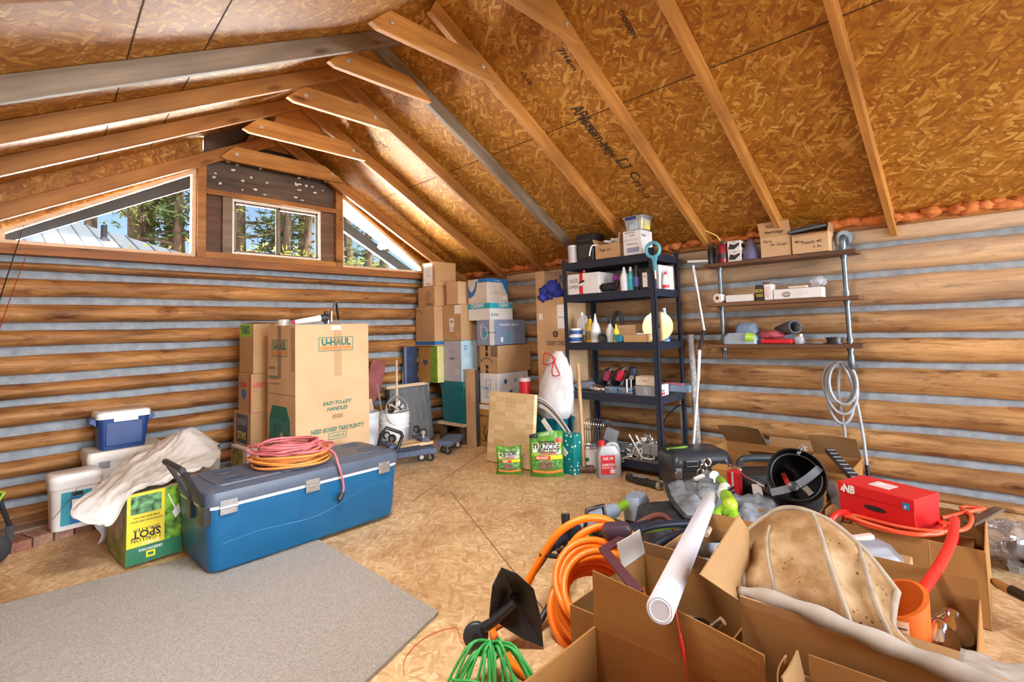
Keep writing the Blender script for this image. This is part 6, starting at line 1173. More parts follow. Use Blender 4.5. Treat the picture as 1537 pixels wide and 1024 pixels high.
# trash bag
t = thing('trash_bag', 'white translucent trash bag with red drawstrings slumped before the tall carton', 'bag', (3.78, 2.99, 0))
def tb(u, v):
    a = 2*PI*u; r = (.165-.015*v-.115*max(0, v-.35)**1.25*1.1 if v < .93 else .07-.5*(v-.93)); r *= math.sin(PI*.5*min(1, .55+v*3)); r *= 1+.12*noise.noise(Vector((math.cos(a)*1.6, math.sin(a)*1.6, v*4)))+.05*noise.noise(Vector((math.cos(a)*6, math.sin(a)*6, v*3)))
    return Vector((3.78+r*.78*math.cos(a)+.03*v, 2.985+r*1.12*math.sin(a)-.04*v, .40+.60*v))
mb = MB().sheet(tb, 49, 30); mb.build('bag', plain('white_poly', (.72, .74, .78), .3, var=.08, scale=20, bump=.3, Subsurface_Weight=0.0), t, smooth=80)
mb = MB().tube(smooth_path([(3.715, 3.05, .90), (3.70, 3.02, .985), (3.70, 2.94, .965), (3.70, 2.90, .93), (3.695, 2.97, .885), (3.70, 3.05, .89)], 5), .0055, 6); mb.tube(smooth_path([(3.70, 2.93, .95), (3.675, 2.87, .86), (3.665, 2.83, .80), (3.665, 2.90, .79), (3.685, 2.93, .84), (3.70, 2.91, .93)], 5), .0055, 6); mb.build('drawstring', P_red, t, smooth=60)
t = thing('storage_bin', 'dark teal lidded bin under the white trash bag, left of the rack', 'bin', (3.85, 3.02, 0)); mb = MB(); loft(mb, [(.22, .34, .03, 0), (.25, .38, .03, .37), (.27, .40, .03, .37), (.27, .40, .03, .395)], 0, Matrix.Translation((3.80, 3.06, 0))); mb.build('body', P_teal, t, smooth=50)
t = thing('red_canister', 'red canister with a white lid beside the white trash bag', 'canister', (3.82, 3.33, .45)); MB().lathe([(.052, 0), (.055, .15)], (3.78, 3.345, .56), n=24).build('body', P_red, t, smooth=50); MB().lathe([(.058, .15), (.058, .18), (.05, .185)], (3.78, 3.345, .56), n=24).build('lid', plain('pink_white_lid', (.72, .62, .66), .4), t, smooth=40)
carton('plain carton under the red canister beside the butcher block', (3.72, 3.90), (3.28, 3.42), (0, .558), K_dark)
t = thing('gutter_strip', 'curved white plastic lawn-edging strip sagging across the teal bin', 'strip', (3.62, 2.85, .3))
def gs(u, v): 
    y = 3.04-.42*u; zc = .60-.34*u**1.7; return Vector((3.60-.02*u+.012*math.sin(PI*v), y-.02*v*0, zc-.095*v*(1-.25*u)))
MB().sheet(gs, 24, 8).build('strip', plain('white_vinyl', (.70, .68, .67), .4, var=.06), t, smooth=80, solid=.006)
mb = MB().tube([gs(u/14, .45)+Vector((-.012, 0, 0)) for u in range(15)], .004, 5); mb.build('groove', P_black, t)
t = thing('paint_stick', 'flat white slat slanting down behind the insecticide bag', 'slat', (3.55, 2.8, .2)); MB().bar((3.53, 2.93, .42), (3.50, 2.66, .16), .045, .006, up=(1, 0, 0)).build('slat', P_white, t)
# sledge hammer
t = thing('sledgehammer', 'sledgehammer standing on its rusty head with the wooden handle up', 'hammer', (3.62, 2.575, 0)); Tm = Matrix.Translation((3.62, 2.575, .034)) @ Rz(-.95); mb = MB(); Hx = Tm @ Matrix.Rotation(PI/2, 4, 'Y'); mb.lathe([(.026, -.088), (.032, -.08), (.033, -.03), (.028, -.02), (.028, .02), (.033, .03), (.032, .08), (.026, .088)], n=8, M=Hx); mb.build('head', RUST, t, bevel=.003)
MB().tube([(3.62, 2.575, .03), (3.645, 2.60, .45), (3.66, 2.625, .90)], [.016, .015, .018], 12).build('handle', wood('hickory', (.42, .24, .11), (.56, .34, .17), (.68, .45, .26), scale=(16, 16, 1.5), knots=False), t, smooth=50)
t = thing('paint_can', 'white-labelled metal paint can behind the sledgehammer', 'can', (3.72, 2.60, 0)); MB().lathe([(.082, 0), (.084, .004), (.084, .196), (.082, .2), (.074, .2), (.07, .192), (.001, .192)], (3.745, 2.61, 0), n=32).build('body', STEEL, t, smooth=40); MB().lathe([(.0848, .02), (.0848, .18)], (3.745, 2.61, 0), n=32, caps=False).build('label', PAPER, t, smooth=60)
for k, a_ in enumerate((2.75, 3.6)): MB().cyl((3.745+.0835*math.cos(a_), 2.61+.0835*math.sin(a_), .10), (3.745+.0862*math.cos(a_), 2.61+.0862*math.sin(a_), .10), .018, n=14).build('printed_dot', plain('bottle_green', (.02, .2, .1), .5), t)
# oil jug
t = thing('oil_jug', 'grey motor oil jug with a red cap and red label', 'jug', (3.66, 2.36, 0), -.75); mb = MB(); loft(mb, [(.185, .105, .02, 0), (.19, .11, .022, .01), (.19, .11, .022, .185), (.165, .095, .022, .215), (.12, .075, .02, .25)], 0); mb.build('body', plain('silver_grey_plastic', (.36, .37, .40), .4, .2), t, local=True, smooth=50)
mb = MB().tube(smooth_path([(-.01, 0, .245), (.03, 0, .262), (.07, 0, .25), (.085, 0, .205), (.086, 0, .17)], 5), .017, 10); mb.build('handle', plain('silver_grey_plastic', (.36, .37, .40), .4, .2), t, local=True, smooth=60)
MB().cyl((-.05, 0, .245), (-.05, 0, .29), .026, .025, 20).build('cap', P_red, t, local=True, smooth=40)
b_ = Bx(t, .19, .112, .25); b_.decal('-y', .10, .72, .12, .72, plain('oil_label_red', (.60, .03, .04), .4), 'label'); b_.txt('-y', 'SAE 30', .42, .62, .022, I_white, .08, lift=.002); b_.txt('-y', 'SUPERTECH', .42, .42, .018, I_white, .10, lift=.002); b_.decal('-y', .5, .70, .16, .28, plain('pink_white_lid', (.72, .62, .66), .4), 'label_panel', .0016); b_.txt('-y', 'MOTOR OIL', .40, .33, .012, I_white, .09, lift=.002)
# fan guard
t = thing('wire_rack', 'round-shouldered chrome wire rack on the rack floor behind the jug', 'rack', (3.95, 2.66, 0)); mb = MB()
for k in range(9):
    y = 2.755-.025*k; h = .36-.004*k; mb.tube(smooth_path([(3.90, y, .13), (3.90, y, .30), (3.91, y, .355), (3.94, y, .375), (4.0, y-.02, .36), (4.03, y-.03, .13)], 5), .0032, 6)
for z in (.15, .30): mb.tube([(3.90, 2.76, z), (3.90, 2.55, z)], .004, 6)
mb.build('wires', CHROME, t, smooth=60)
t = thing('cooking_pan', 'grey flat metal bracket between the oil jug and the bottom shelf', 'bracket', (3.84, 2.42, .1)); MB().bar((3.86, 2.50, .30), (3.87, 2.40, .27), .06, .10).build('bracket', P_grey, t, bevel=.006); MB().bar((3.87, 2.45, .121), (3.87, 2.45, .27), .03, .03).build('stem', STEEL, t)
t = thing('flashlight', 'black and grey flashlight-shaped tool lying on the floor by the rack post', 'tool', (3.65, 2.05, 0)); MB().tube([(3.635, 2.17, .034), (3.60, 2.02, .034), (3.59, 1.95, .034), (3.575, 1.88, .034)], [.03, .031, .024, .032], 14).build('body', P_black, t, smooth=40); MB().cyl((3.575, 1.88, .034), (3.57, 1.855, .034), .033, .026, 14).build('bezel', STEEL, t); MB().bar((3.60, 2.10, .064), (3.585, 1.99, .066), .02, .008).build('switch', P_grey, t, bevel=.002)
# ------------------------------------------------------------------ the heap in the foreground and along the right wall
M_hose_or = plain('bright_orange_hose', (.85, .20, .008), .4, var=.08); M_cord_red = plain('coral_red_cord', (.78, .09, .03), .4, var=.1); M_hose_red = plain('bright_red_hose', (.75, .02, .015), .3)
M_maroon = plain('maroon_strap', (.075, .018, .03), .6); G_lime = plain('garden_lime', (.20, .38, .02), .4); M_gbl = plain('grey_blue_tool', (.25, .31, .40), .45)
# open carton in front (holds an orange cord), with its long fluted flap up
b1 = open_carton('open brown carton at the front with its fluted back flap standing up', (.76, 1.287), (.36, .898), (0, .36), K_flute, flaps=(('X', 3, (.095, .150), .13, 1.0, K_flute, Vector((0, .004, 0))),), th=.006)
b1.decal('-y', 0, .01, 0, .01, K_flute) if False else None
o = thing('extension_cord', 'red-orange cord coiled inside the front open carton', 'cord', (1.08, .66, .01)); MB().tube(coil((1.03, .63, .035), .175, 16, .013, .03, 28, 21, zj=.02, spread=.3), .011, 8).build('cable', plain('rusty_orange_cord', (.58, .14, .04), .5, var=.2), o, smooth=60)
o = thing('steel_pipe', 'grey steel pipe end standing up inside the front open carton', 'pipe', (1.17, .56, .01)); MB().tube([(1.17, .60, .012), (1.19, .575, .37)], .014, 14).build('tube', STEEL, o, smooth=40)
st_ = thing('red_twine', 'thin strip of red twine dangling over the fluted flap of the front carton', 'twine', (1.28, .62, .4)); mb = MB(); mb.tube(smooth_path([(1.296, .655, .475), (1.290, .648, .508), (1.277, .640, .49), (1.275, .632, .44)], 5), .0016, 5); mb.tube(smooth_path([(1.275, .632, .44), (1.273, .625, .40), (1.272, .618, .36)], 6), [.0016, .003, .004, .0045, .005, .0055, .005, .0045, .004, .003, .002, .0015, .001], 6); mb.tube([(1.272, .618, .36), (1.268, .612, .30)], .001, 5); mb.build('strip', plain('red_twine_red', (.62, .015, .02), .5), st_)
# second open carton behind it
b2 = open_carton('open carton behind the front carton, with pale rounded inner flaps', (1.33, 1.80), (.57, 1.02), (0, .36), K_shade, flaps=(('Y', 12, .085, .66, 1.0, plain('pale_grey_card', (.55, .53, .50), .7)), ('X', -14, .05, .35, .98, K_shade_pale)), th=.005)
t = thing('white_tube', 'long white foam tube resting diagonally across the open cartons', 'tube', (1.9, .9, .36)); A_, B_ = Vector((1.185, .636, .528)), Vector((2.58, 1.075, .36)); ax = (B_-A_).normalized()
MB().tube([A_-ax*.0, A_+ax*.004, A_+ax*.5, B_-ax*.012, B_], [.030, .033, .033, .031, .024], 26).build('tube', plain('white_foam', (.54, .54, .60), .5, var=.03), t, smooth=40); MB().lathe([(.022, -.001), (.024, .0005), (.026, -.001)], A_-ax*.0008, -ax, 24, caps=False).build('end_ring', plain('grey_foam', (.62, .63, .68), .6), t)
t = thing('spray_bottle', 'white bottle with a black ribbed collar lying in the second open carton', 'bottle', (1.50, .66, .2)); MB().tube([(1.50, .735, .31), (1.47, .675, .335)], [.045, .042], 18).build('body', P_white, t, smooth=50); MB().lathe([(.035, 0), (.042, .004), (.042, .022), (.032, .026)], (1.47, .675, .335), (-.35, -.9, .35), 22).build('collar', P_black, t, smooth=40); MB().cyl((1.46, .65, .345), (1.475, .60, .395), .012, .012).build('nozzle', CHROME, t)
MB().tube([(1.52, .75, .25), (1.56, .82, .012)], .04, 14).build('neck', P_white, t)
t = thing('drill_charger', 'dark lump of a tool at the bottom of the second open carton', 'tool', (1.6, .75, .006)); MB().blob((1.62, .84, .14), (.12, .12, .13), 18, 10, .35, 3, seed=4).build('body', P_black, t, smooth=60)
t = thing('tripod_leg', 'wine-red and black folded strap pushed down into the second open carton', 'strap', (1.45, .62, .1)); MB().bar((1.40, .62, .335), (1.60, .585, .30), .03, .012).build('strap', M_maroon, t, bevel=.002); MB().bar((1.40, .64, .30), (1.62, .61, .27), .03, .012).build('strap', P_black, t, bevel=.002); MB().bar((1.62, .61, .27), (1.66, .64, .01), .03, .012).build('tail', P_black, t)
b7 = open_carton('small open brown carton behind the second one, under the white foam tube', (1.83, 2.26), (.64, 1.02), (0, .335), K_flute2, flaps=(('X', 6, .06, 0, 1, K_shade),))
t = thing('pipe_stub', 'short grey pipe stub with its open end showing beside the white tube', 'pipe', (1.95, .80, .3)); MB().tube([(2.10, .92, .30), (1.90, .765, .40)], [.024, .024], 18, caps=False).build('tube', plain('grey_blue_pipe', (.20, .23, .27), .45), t, smooth=40, solid=.007); MB().tube([(2.10, .92, .30), (2.13, .93, .006)], .022).build('tail', P_grey, t)
# black straps and hoses in the hollow behind the cartons
rnd = random.Random(31)
LBH = ['black hose curving over the heap left of the white tube', 'dull maroon hose looped at the left of the heap', 'dark navy hose sagging below the lime rod', 'brown hose lying under the navy hose', 'second black hose at the foot of the heap']
for k, (m, pts_, r) in enumerate(((P_navy, [(1.86, 1.14, .02), (1.86, 1.13, .26), (1.93, 1.15, .345), (2.08, 1.12, .355), (2.3, 1.02, .32), (2.5, 1.0, .2)], .016), (plain('maroon_hose', (.20, .07, .06), .5), [(2.25, 1.42, .03), (2.22, 1.36, .20), (2.30, 1.30, .27), (2.42, 1.25, .27), (2.46, 1.18, .16)], .016),
        (P_navy, [(2.05, 1.24, .10), (2.2, 1.20, .20), (2.35, 1.12, .24), (2.5, 1.06, .2)], .02), (plain('brown_hose', (.24, .12, .08), .5), [(1.98, 1.22, .02), (2.0, 1.15, .16), (2.15, 1.10, .20), (2.35, 1.06, .18), (2.45, 1.05, .05)], .017), (P_black, [(2.0, 1.28, .02), (2.15, 1.24, .10), (2.4, 1.12, .14), (2.55, 1.0, .1)], .022))):
    t = thing('hose', LBH[k], 'hose', pts_[0]); MB().tube(smooth_path(pts_, 6), r, 10).build('tube', m, t, smooth=60)
for k, (x, y, z, rx, s) in enumerate(((2.42, 1.02, .10, .9, 3), (2.36, .88, .17, .6, 9))):
    t = thing('duffel_bag', 'black folded fabric bag in the hollow behind the white tube, %s one' % ('far' if k == 0 else 'near'), 'bag', (x, y, 0)); MB().blob((x, y, z), (.17, .13, z*1.0), 24, 14, .28, 2.5, seed=s).build('fabric', plain('black_fabric', (.03, .032, .04), .6, var=.5, scale=20, bump=.3), t, smooth=80); MB().tube(smooth_path([(x-.10, y-.05, z*1.75), (x-.02, y-.10, z*1.95), (x+.08, y-.09, z*1.8)], 6), .012, 8).build('handle', P_black, t, smooth=60)
t = thing('wooden_stick', 'short pale wooden handle slanting behind the white tube', 'handle', (2.4, .9, .1)); MB().cyl((2.16, .93, .34), (2.42, 1.0, .31), .012).build('stick', M_tan_trim, t)

# big carton holding the stained canvas
b3 = open_carton('large open carton at the front right that the stained canvas is stuffed into', (1.405, 1.655), (-.30, .525), (0, .495), K_shade, flaps=(('x', 6, .018, 0, 1, K_dark),), th=.006, walls='xyY')
MB().add([(1.41, .528, .495), (1.52, .530, .495), (1.592, .56, .615), (1.53, .562, .673), (1.285, .575, .594)], [(0, 1, 2, 3, 4)]).build('flap', K_shade_pale, b3.t, solid=.005)
M_stain = None
def stain_mat():
    m, ns, ls, b = nodes_of('stained_canvas')
    n = nd(ns, 'ShaderNodeTexNoise', i_Scale=7.0, i_Detail=5.0, i_Roughness=.6); ls.new(coords(ns, ls), n.inputs[0]); r = ramp(ns, [(.34, (.40, .28, .155)), (.48, (.265, .148, .058)), (.64, (.15, .072, .022))]); ls.new(n.outputs[0], r.inputs[0])
    vo = nd(ns, 'ShaderNodeTexVoronoi', i_Scale=62.0); ls.new(coords(ns, ls), vo.inputs[0]); n2 = nd(ns, 'ShaderNodeTexNoise', i_Scale=6.0, i_Detail=2.0); ls.new(coords(ns, ls, (1, 1, 1), (0, 0, 1)), n2.inputs[0])
    ad = nd(ns, 'ShaderNodeMath', operation='MULTIPLY_ADD', i_1=-.55, i_2=.62); ls.new(n2.outputs[0], ad.inputs[0]); s_ = nd(ns, 'ShaderNodeMath', operation='ADD'); ls.new(vo.outputs[0], s_.inputs[0]); ls.new(ad.outputs[0], s_.inputs[1])
    rk = ramp(ns, [(.44, (.22, .13, .07)), (.52, (1, 1, 1))]); ls.new(s_.outputs[0], rk.inputs[0])
    mx = nd(ns, 'ShaderNodeMix', data_type='RGBA', blend_type='MULTIPLY', i_0=1.0); ls.new(r.outputs[0], mx.inputs[6]); ls.new(rk.outputs[0], mx.inputs[7]); ls.new(mx.outputs[2], b.inputs['Base Color']); b.inputs['Roughness'].default_value = .85
    w = nd(ns, 'ShaderNodeTexNoise', i_Scale=180.0, i_Detail=2.0); ls.new(coords(ns, ls), w.inputs[0]); bumpit(ns, ls, b, w.outputs[0], .25, .003); return m
CR = [[(1.475, .548, .44), (1.47, .41, .44), (1.46, .31, .43), (1.455, .20, .42), (1.45, .10, .40)],
      [(1.47, .537, .523), (1.46, .413, .529), (1.45, .31, .524), (1.45, .221, .508), (1.44, .15, .475)],
      [(1.55, .570, .543), (1.54, .446, .579), (1.54, .338, .576), (1.53, .254, .549), (1.50, .212, .498)],
      [(1.63, .583, .58), (1.63, .476, .62), (1.62, .358, .625), (1.60, .275, .589), (1.56, .219, .518)],
      [(1.69, .552, .617), (1.70, .480, .664), (1.70, .380, .653), (1.66, .290, .607), (1.61, .215, .540)]]
def bicr(rows_, u, v):
    global rows
    keep = rows; rows = rows_; p = bic(u, v); rows = keep; return p
def canv(u, v):
    p = bicr(CR, u, v); f1 = math.exp(-((u-.42-.16*(1-v))/.05)**2); f2 = math.exp(-((u-.72-.08*(1-v))/.045)**2); f3 = math.exp(-((u-.17)/.04)**2)*math.exp(-((v-.5)/.28)**2)
    d = (f1*.020+f2*.016+f3*.014)*math.sin(PI*min(1, v*1.1))+.006*noise.noise(Vector((u*7, v*7, 5)))
    return p+Vector((-.75, .1, .55))*d
cv = thing('canvas_sheet', 'stiff brown-stained canvas with worn pale hems stuffed upright in the front right carton', 'canvas', (1.55, .38, .4))
MB().sheet(canv, 60, 50).build('cloth', stain_mat(), cv, smooth=80, solid=.004)
M_hem = plain('worn_pale_hem', (.30, .245, .185), .85, var=.25, scale=16, bump=.3)
edge_pts = [canv(0, .2+.8*j/14) for j in range(15)]+[canv(i/30, 1) for i in range(1, 31)]+[canv(1, 1-.85*j/14) for j in range(1, 15)]
MB().tube(edge_pts, .0085, 8).build('hem', M_hem, cv, smooth=60)
for u0, du in ((.42, .16), (.72, .08)): MB().tube([canv(u0+du*(1-v_/20), .12+.86*v_/20)+Vector((-.003, 0, .003)) for v_ in range(21)], [.0045+.002*math.sin(PI*k/20) for k in range(21)], 8).build('seam', M_hem, cv, smooth=60)
MB().tube(smooth_path([canv(.17, .2+.12*k)+Vector((-.003, 0, .003)) for k in range(6)], 4), .0045, 8).build('seam', M_hem, cv, smooth=60)
rl = [(1.425, .535, .508), (1.43, .50, .514), (1.42, .40, .522), (1.41, .302, .517), (1.41, .204, .505), (1.40, .10, .500), (1.395, -.02, .497), (1.39, -.14, .492)]
MB().tube(smooth_path(rl, 6), [.011+.009*math.sin(min(1, i/10)*PI/2)+.003*math.sin(i*.9) for i in range(43)], 12).build('rolled_edge', plain('pale_canvas_roll', (.34, .30, .265), .85, var=.18, scale=12, bump=.3), cv, smooth=70)
def cvt(u, v): return Vector((1.415+.15*v, .10-.26*u, .470+.02*math.sin(PI*min(1, v*1.3))*(1-.4*u)+.012*noise.noise(Vector((u*6, v*6, 2)))))
MB().sheet(cvt, 24, 16).build('spill', plain('pale_canvas_roll', (.34, .30, .265), .85, var=.18, scale=12, bump=.3), cv, smooth=80, solid=.004)
# lower front carton
b4 = open_carton('small open carton right at the front edge, its flaps pointing up', (.98, 1.365), (-.10, .375), (0, .40), K_flute2, flaps=(('X', 2, .05, 0, .97, K_shade), ('Y', 10, .055, .66, .98, K_shade_pale)))
t = thing('cardboard_strip', 'bent strip of brown cardboard standing between the front cartons', 'cardboard', (1.30, .385, 0)); MB().sheet(lambda u, v: Vector((1.335-.05*u-.012*v, .412-.015*v+.012*math.sin(u*3), .002+(.452-.06*u)*v)), 8, 8).build('strip', K_shade_pale, t, smooth=60, solid=.004)

# closed flat-topped carton with barcode and the carton of lamp reflectors
c6 = carton('flat-topped tan carton with a stamped barcode, right of the stained canvas', (1.665, 1.885), (-.30, .335), (0, .31), K_shade_pale)
c6.decal('+z', .18, .60, .72, .95, plain('stamp_brown', (.20, .09, .06), .6), 'stamp'); c6.decal('+z', .22, .56, .74, .93, K_shade_pale, 'stamp', .0014); c6.marks('+z', [[(.26+.0*k, .75+.014*k), (.52, .75+.014*k)] for k in range(12)], plain('stamp_brown', (.20, .09, .06), .6), .0032, lift=.002); c6.txt('+z', 'UPS', .42, .635, .05, plain('stamp_rust', (.40, .15, .07), .6), .09); c6.txt('+z', '14 x 12', .6, .25, .03, K_dark, skew=.2)
b6 = open_carton('open carton holding silver lamp reflectors and an orange tube', (1.90, 2.285), (.085, .43), (0, .30), K_shade, flaps=(('X', 4, .06, 0, 1, K_shade),))
t = thing('orange_tube', 'bright orange cylinder with a slanted open top and a warning label', 'tube', (1.96, .25, .006)); Oc = Vector((1.985, .262, .006)); n = 32; vs = []
for z_, r_ in ((0, .070), (.10, .071), (.36, .074)):
    for k in range(n):
        a_ = 2*PI*k/n; tilt_ = (.035*math.cos(a_+.6) if z_ > .3 else 0); vs.append(Oc+Vector((r_*math.cos(a_), r_*math.sin(a_), z_+tilt_)))
for z_, r_ in ((.36, .060), (.05, .056)):
    for k in range(n):
        a_ = 2*PI*k/n; tilt_ = (.035*math.cos(a_+.6) if z_ > .3 else 0); vs.append(Oc+Vector((r_*math.cos(a_), r_*math.sin(a_), z_+tilt_)))
MB().add(vs, [(i*n+k, i*n+(k+1) % n, (i+1)*n+(k+1) % n, (i+1)*n+k) for i in range(4) for k in range(n)]+[tuple(range(n))[::-1], tuple(range(4*n, 5*n))]).build('body', plain('safety_orange', (.62, .115, .010), .45, var=.12, scale=12, bump=.2), t, smooth=50)
lp = MB(); tx_ = []
for k in range(9):
    a_ = PI*.93+k*.075; tx_.append((a_,))
L_ = [Oc+Vector((.0748*math.cos(a_[0]), .0748*math.sin(a_[0]), z_)) for z_ in (.235, .325) for a_ in tx_]; lp.add(L_, [(k, k+1, 9+k+1, 9+k) for k in range(8)]).build('warning_label', plain('label_peach', (.85, .48, .30), .5), t, smooth=60)
mb = MB()
for z_ in (.245, .26, .275, .29, .305): mb.tube([Oc+Vector((.0758*math.cos(a_[0]), .0758*math.sin(a_[0]), z_)) for a_ in tx_[1:-1]], .0022, 4)
mb.build('label_lines', I_black, t)
t = thing('grey_clamp', 'grey steel post and base tucked between the canvas and the orange tube', 'clamp', (1.93, .33, .006)); MB().cyl((1.925, .345, .006), (1.925, .345, .33), .016, n=14).build('post', P_grey, t, smooth=40); MB().lathe([(.048, .0), (.05, .02), (.03, .05), (.018, .055)], (1.935, .34, .20), n=20).build('base', STEEL, t, smooth=50)
for k, (x, y, z_) in enumerate(((2.19, .29, .20), (2.10, .19, .21), (2.215, .165, .20), (2.14, .24, .11))):
    t = thing('lamp_reflector', 'shiny silver bulb reflector in the open carton, %s' % ['farthest from the camera', 'nearest the carton rim', 'beside the paper wad at the right', 'underneath the other three'][k], 'reflector', (x, y, .006)); MB().lathe([(.062, 0), (.060, .015), (.045, .045), (.024, .062), (.018, .075), (.001, .078)], (x, y, z_), (-.25+.1*k, -.15, 1), 26).build('dome', CHROME, t, smooth=60)
    MB().cyl((x, y, .008), (x, y, z_), .03, .055, 16).build('skirt', P_grey, t)
t = thing('paper_wad', 'crumpled brown packing paper in the right of the carton of reflectors', 'paper', (2.24, .15, .006)); MB().blob((2.235, .16, .11), (.045, .06, .11), 18, 12, .5, 4, seed=8).build('paper', K_shade, t, smooth=40)

# carton with the red shoebox
bn = open_carton('wide open carton by the right wall that the red shoebox sits in', (2.755, 3.26), (.075, .665), (0, .30), K_shade)
carton('flat brown carton lying inside the wide carton, under the red shoebox', (2.80, 3.22), (.12, .62), (.006, .20), K_dark)
bn.decal('-x', .995, 1, 0, 1, K_dark) ; bn.decal('-x', .705, .712, 0, 1, K_dark, 'crease')
sb = thing('shoebox', 'red shoebox with a white logo and an oval hand hole, by the right wall', 'shoebox', (2.93, .44, .30), -.37 if False else 0)
sb.rotation_euler = (0, 0, -.372); sb.location = (2.945, .405, .288); M_sr = plain('shoebox_red', (.62, .012, .014), .4, var=.06)
S = Bx(sb, .20, .325, .155); mb = MB(); mb.box(-.097, .097, -.1595, .1595, 0, .11); mb.build('base', M_sr, sb, local=True, bevel=.003); mb = MB(); mb.box(-.10, .10, -.1625, .1625, .108, .155); mb.build('lid', M_sr, sb, local=True, bevel=.003)
S.txt('-x', 'NB', .165, .83, .034, I_white, .055, bold=.05, skew=.15, name='logo_lettering', lift=.002); S.marks('-x', [[(.045+.008*k, .77+.035*k), (.082, .77+.035*k)] for k in range(4)], I_white, .0035, 'logo_stripe', lift=.002); S.decal('-x', .86, .94, .68, .86, plain('tag_blue', (.03, .22, .50), .5), 'sticker', .0025); S.txt('-x', 'p', .90, .77, .014, I_white, lift=.004); S.txt('-x', 'NEW BALANCE', .86, .10, .011, I_white, .07, lift=-.002)
ov = [(.50+.15*math.cos(a_)*(1 if abs(math.cos(a_)) > .3 else 1), .46+.075*math.sin(a_)) for a_ in [2*PI*k/24 for k in range(24)]]; S.poly('-x', ov, P_black, 'hand_hole', -.001)
S.poly('-x', ov, P_black, 'hand_hole', .0008) if False else None
o_, u_, v_, W_2, H_2 = S.frame('+z')
S.txt('+z', 'NB', .50, .56, .03, I_white, .05, bold=.05, name='logo_lettering', lift=.002); S.marks('+z', [[(.30+.07*k, .40), (.34+.07*k, .68)] for k in range(6)], I_white, .006, 'logo_stripe', lift=.002)
o = thing('extension_cord', 'coral-orange extension cord looping out from under the red shoebox', 'cord', (2.86, .33, .2)); mb = MB()
mb.tube(smooth_path([(2.93, .58, .22), (2.78, .545, .322), (2.735, .44, .325), (2.74, .33, .315), (2.80, .22, .318), (2.92, .18, .325), (2.98, .24, .315), (2.90, .20, .322), (2.76, .26, .318), (2.735, .38, .312), (2.76, .50, .318), (2.86, .53, .31), (2.80, .36, .318), (2.80, .24, .325), (2.90, .14, .325), (3.08, .12, .33), (3.22, .16, .325), (3.26, .085, .325), (3.21, .10, .33), (3.02, .22, .32)], 8), .0085, 8); mb.build('cable', M_cord_red, o, smooth=60)
o = thing('hose', 'thick glossy red hose arching from the orange tube to the wide carton', 'hose', (2.2, .2, .3)); MB().tube(smooth_path([(2.05, .245, .30), (2.12, .22, .345), (2.33, .19, .355), (2.55, .165, .375), (2.72, .16, .39), (2.84, .165, .37), (2.90, .18, .24)], 8), .0165, 12).build('tube', M_hose_red, o, smooth=70)
o = thing('hose', 'short red hose bend left of the red shoebox', 'hose', (2.8, .6, .3)); MB().tube(smooth_path([(2.70, .595, .29), (2.735, .575, .335), (2.83, .545, .325), (2.90, .57, .23)], 8), .0125, 10).build('tube', M_hose_red, o, smooth=70)
o = thing('clothes_iron', 'grey and pink clothes iron half hidden behind the stained canvas', 'iron', (2.45, .42, 0)); Tm = place((2.46, .42, .0), -.9); mb = MB(); loft(mb, [(.26, .12, .05, .255), (.25, .11, .05, .29), (.18, .085, .04, .335), (.10, .06, .03, .355)], 0, Tm); mb.build('body', plain('iron_grey', (.20, .20, .23), .35), o, smooth=50); mb = MB(); loft(mb, [(.275, .13, .055, .24), (.275, .13, .055, .254)], 0, Tm); mb.build('soleplate', plain('pale_card_print', (.66, .66, .62), .4), o, smooth=40); MB().bar(Tm @ Vector((-.07, 0, .352)), Tm @ Vector((.03, 0, .365)), .03, .018).build('pink_panel', plain('pale_pink_print', (.72, .52, .52), .6), o, bevel=.004)
carton('plain carton under the clothes iron behind the stained canvas', (2.33, 2.70), (.30, .56), (0, .238), K_dark)
# plastic and pole by the right edge
t = thing('plastic_bag', 'crumpled clear plastic over something dark at the foot of the right wall', 'bag', (3.6, .0, 0)); MB().blob((3.62, -.02, .08), (.22, .17, .085), 26, 14, .45, 3, seed=6).build('film', FILM, t, smooth=40); MB().blob((3.55, -.08, .06), (.14, .10, .055), 18, 10, .3, 3, seed=2).build('contents', P_navy, t, smooth=60)
t = thing('dark_wedge', 'thin dark wooden shim lying across the corner of the wide carton', 'shim', (3.2, .1, .3)); MB().bar((3.04, .13, .308), (3.34, .03, .315), .04, .012).build('shim', M_dark_board, t, bevel=.002)
t = thing('pole', 'black pole with a pale wooden tip lying on the floor by the right edge', 'pole', (3.1, -.1, 0)); MB().tube([(2.95, .012, .10), (2.84, -.10, .10), (2.70, -.24, .10)], .021, 14).build('shaft', P_black, t, smooth=50); MB().tube([(3.005, .068, .10), (2.99, .053, .10), (2.95, .012, .10)], [.012, .021, .021], 14).build('tip', plain('cork_tip', (.52, .36, .22), .7), t, smooth=50)
MB().bar((2.80, -.14, .0), (2.80, -.14, .082), .06, .06).build('rest', P_black, t)

